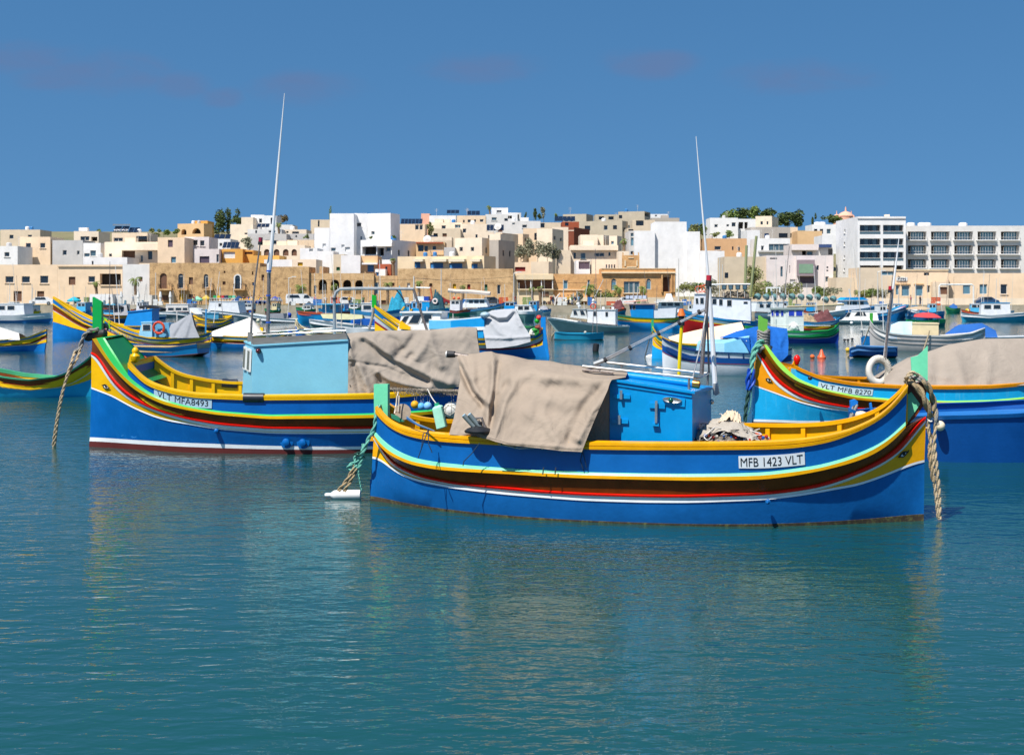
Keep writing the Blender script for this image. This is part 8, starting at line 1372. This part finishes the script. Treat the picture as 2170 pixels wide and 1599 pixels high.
spots = [(1168, 'beside the bright blue stern post'), (1172, 'walking past the bright blue stern post'), (1188, 'in front of the blue arched door'), (1195, 'right of the blue arched door'), (1204, 'before the white shopfront'), (1212, 'close to the white shopfront'), (1219, 'under the cream canopy'), (1226, 'at the edge of the cream canopy'), (1178, 'left of the blue arched door'), (516, 'behind the yellow goods stall'), (524, 'serving at the yellow goods stall'), (533, 'at the right end of the yellow stall'), (550, 'under the middle navy canopy'), (560, 'right of the middle navy canopy'), (572, 'at the grey covered stall'), (592, 'beyond the grey covered stall'), (412, 'under the mint canopy'), (425, 'right of the mint canopy'), (668, 'by the slate canopy'), (690, 'under the left stone arches'), (740, 'by the ground floor arch'), (770, 'right of the ground floor arch'), (232, 'at the white kiosk'), (282, 'between the kiosk posts'), (1090, 'near the loggia house corner'), (1950, 'in front of the seafront restaurant'), (1930, 'below the restaurant sign')]
for i, (x, w_) in enumerate(spots): s_, t_ = SH[(i*3) % 8], TR[(i*5) % 4]; person(x, 248.4+rp.uniform(0, 2.6), f'person in {s_[1]} top and {t_[1]} trousers {w_}', s_[0], t_[0], rp.uniform(1.6, 1.82), rp.uniform(0, 6.28), rp.choice((.03, .1, .16)), rp.uniform(.02, .14))
def car(px, Y, col, lab, van=False, L_=4.2, flip=1):
    a = P(px, 655, Y); o = Vector((a.x, Y, 1.27)); t = thing('parked_car' if not van else 'parked_van', o, lab, 'van' if van else 'car', 'vehicles on the quay'); prof = [(-.5, .3), (-.5, .75), (-.46, .85), (-.36, .95), (-.24, 1.42), (.16, 1.46), (.34, 1.0), (.47, .85), (.5, .6), (.5, .3)] if not van else [(-.5, .3), (-.5, 1.6), (-.47, 1.95), (.2, 1.98), (.36, 1.3), (.47, 1.05), (.5, .6), (.5, .3)]
    q = lambda x, z, y: o+Vector((x*L_*flip, y, z)); mb = MB(); mb.prism([q(x, z, -.82) for x, z in prof], Vector((0, 1.64, 0))); mb.build('body', paint(col, rough=.25, coat=.5), t)
    for x0, x1, z0, z1 in (((-.22, -.03, .98, 1.36), (.0, .16, .98, 1.38)) if not van else ((.16, .29, 1.25, 1.8), (-.42, -.05, 1.3, 1.8))): mb = MB(); mb.prism([q(x0-.03, z0, -.85), q(x1+.06, z0, -.85), q(x1, z1, -.85), q(x0, z1, -.85)], Vector((0, .03, 0))); mb.build('window', glass('1f262c'), t)
    for x in (-.32, .32): mb = MB(); mb.lathe(q(x, .32, -.86), [(.32, 0), (.33, .08), (.33, .2)], 16, ax=Vector((0, 1, 0))); w2 = mb.build('wheel', BLACK, t, True); mb = MB(); mb.lathe(q(x, .32, -.875), [(.2, 0), (.2, .03)], 10, ax=Vector((0, 1, 0))); mb.build('rim', STEEL, w2)
car(637, 250.5, 'dfe0e0', 'white van parked under the bushy palm', True, 5); car(655, 252.5, 'c4c8cc', 'silver car behind the white van'); car(735, 251, 'dadcdc', 'white pickup-like car by the ground floor arch', flip=-1); car(1330, 250.2, 'e2e2e0', 'white car in front of the grey retaining wall'); car(1040, 251, '3a4048', 'dark car by the stone warehouse'); car(930, 252, '8c2c2c', 'dark red car by the yellow warehouse door'); car(90, 251, 'dfe0e0', 'white car at the far left of the quay'); car(2090, 251, '2f4a6c', 'blue car at the far right of the quay')
def lamp(px, yt, lab, Y=249, hd=True, r=.07):
    a = P(px, yt, Y); t = thing('lamp_post' if hd else 'pole', (a.x, Y, 1.25), lab, 'lamp post' if hd else 'pole', 'poles on the quay'); mb = MB(); mb.tube([(a.x, Y, 1.25), (a.x, Y, a.z)], [r*1.4, r], 6); mb.build('post', FRM, t)
    if hd: mb = MB(); mb.tube([(a.x, Y, a.z-.1), (a.x+.9, Y-.3, a.z+.15)], .05, 5); mb.box((a.x+1.0, Y-.35, a.z+.15), (.7, .3, .12)); mb.build('lamp_head', WHITEP, t)
lamp(612, 588, 'tall grey lamp post in front of the big stone wall'); lamp(1089, 578, 'lamp post at the corner of the loggia house'); lamp(1194, 592, 'slender pole before the white shopfront', hd=False); lamp(877, 585, 'brown utility pole above the blue net boat', hd=False, r=.12); lamp(935, 570, 'thin pole in front of the warehouse row', hd=False); lamp(330, 578, 'pole at the seam of white house and stone facade', hd=False); lamp(1215, 620, 'thin dark pole right of the palm trunks', hd=False); lamp(1438, 548, 'tall thin pole left of the huge white wall', hd=False); lamp(1525, 545, 'pole with antennas below the bare concrete wall', hd=False); lamp(1665, 550, 'thin pole before the pale pink house', hd=False); lamp(1822, 560, 'pole in front of the sandy blind building', hd=False); lamp(1860, 575, 'pole near the seafront restaurant', hd=True); lamp(1940, 600, 'pole beside the restaurant windows', hd=False); lamp(1150, 618, 'pale pole by the slim palms', hd=False)
t = thing('dead_branch', P(1177, 672, 246), 'pale forked tree trunk sculpture on the quay edge', 'forked post'); mb = MB(); mb.tube([P(1177, 672, 248), P(1176, 645, 248), P(1178, 632, 248), P(1187, 621, 248)], [.18, .16, .14, .1], 7); mb.tube([P(1177, 634, 248), P(1173, 625, 248)], [.13, .1], 6); mb.build('trunk', paint('d8cfc4'), t)
# white arch frames at the right edge
t = thing('pergola', P(2000, 655, 250), 'white tubular pergola frame at the right edge of the terrace', 'pergola'); mb = MB(); mb.tube([P(1990, 668, 250), P(1990, 606, 250), P(1993, 603, 250), P(2060, 603, 250), P(2063, 606, 250), P(2063, 668, 250)], .14, 8); mb.build('frame', WHITEP, t)
t = thing('quay_railing', P(1990, 662, 249), 'white quay railing at the right edge', 'railing')
mb = MB()
for k in range(26): mb = MB(); mb.tube([P(1985+k*6, 674, 249), P(1985+k*6, 650, 249)], .06, 5); mb.build('baluster', WHITEP, t)
mb = MB(); mb.tube([P(1983, 650, 249), P(2140, 650, 249)], .07, 5); mb.build('rail', WHITEP, t)
rq = random.Random(3)      # fish crates and net piles set down along the quay
CN = [('beside the white van', 622), ('between van and silver car', 668), ('left of the ground arch', 705), ('right of the pickup-like car', 752), ('near the utility pole', 862), ('below the low palm', 985), ('below the dark narrow door', 1062), ('left of the slim palms', 1112), ('right of the forked trunk', 1186), ('under the broad palm', 1250), ('before the grey retaining wall', 1290), ('right of the white car', 1352), ('under the palace palm', 1395), ('below the white wall left part', 1450), ('by the leaning poles', 1580), ('below the pink house', 1675), ('at the sandy wall foot', 1785), ('left of the restaurant', 1868), ('by the pergola', 1978), ('at the left kiosk corner', 183), ('between the kiosk and arch door', 330), ('under the mint canopy side', 402)]
for i, (w_, x) in enumerate(CN):
    a = P(x, 660, 248.2); cc = (('d9dbd8', 'white'), ('2b6fb4', 'blue'), ('c8542e', 'orange'), ('7a8f52', 'green'))[i % 4]; t = thing('crate_stack', (a.x, 248.2, 1.25), f'stack of {cc[1]} fish crates {w_}', 'crates', 'crate stacks on the quay')
    for k in range(rq.choice((2, 3, 4))):
        for j in range(rq.choice((1, 2))): mb = MB(); mb.box((a.x+j*.85+rq.uniform(-.05, .05), 248.2, 1.25+.17+.36*k), (.75, .5, .32), rq.uniform(-.1, .1)); mb.build('crate', paint(cc[0]), t)
# power lines between the facades
for k, (a, b, sag) in enumerate((((600, 590), (880, 592), 3), ((880, 588), (1090, 600), 4), ((1090, 592), (1260, 598), 4), ((1280, 585), (1435, 583), 4), ((877, 590), (1100, 585), 5))):
    pts = [P(a[0]+(b[0]-a[0])*i/12, a[1]+(b[1]-a[1])*i/12+sag*math.sin(math.pi*i/12), 256) for i in range(13)]; mb = MB(); mb.tube(pts, .035, 4); solo(mb, 'overhead_cable', BLACK, ['cable drooping across the stone arcades', 'cable between the brown pole and the loggia house', 'cable sagging in front of the golden house', 'cable across the palace front', 'upper cable above the warehouse doors'][k], 'cable', 'overhead cables')
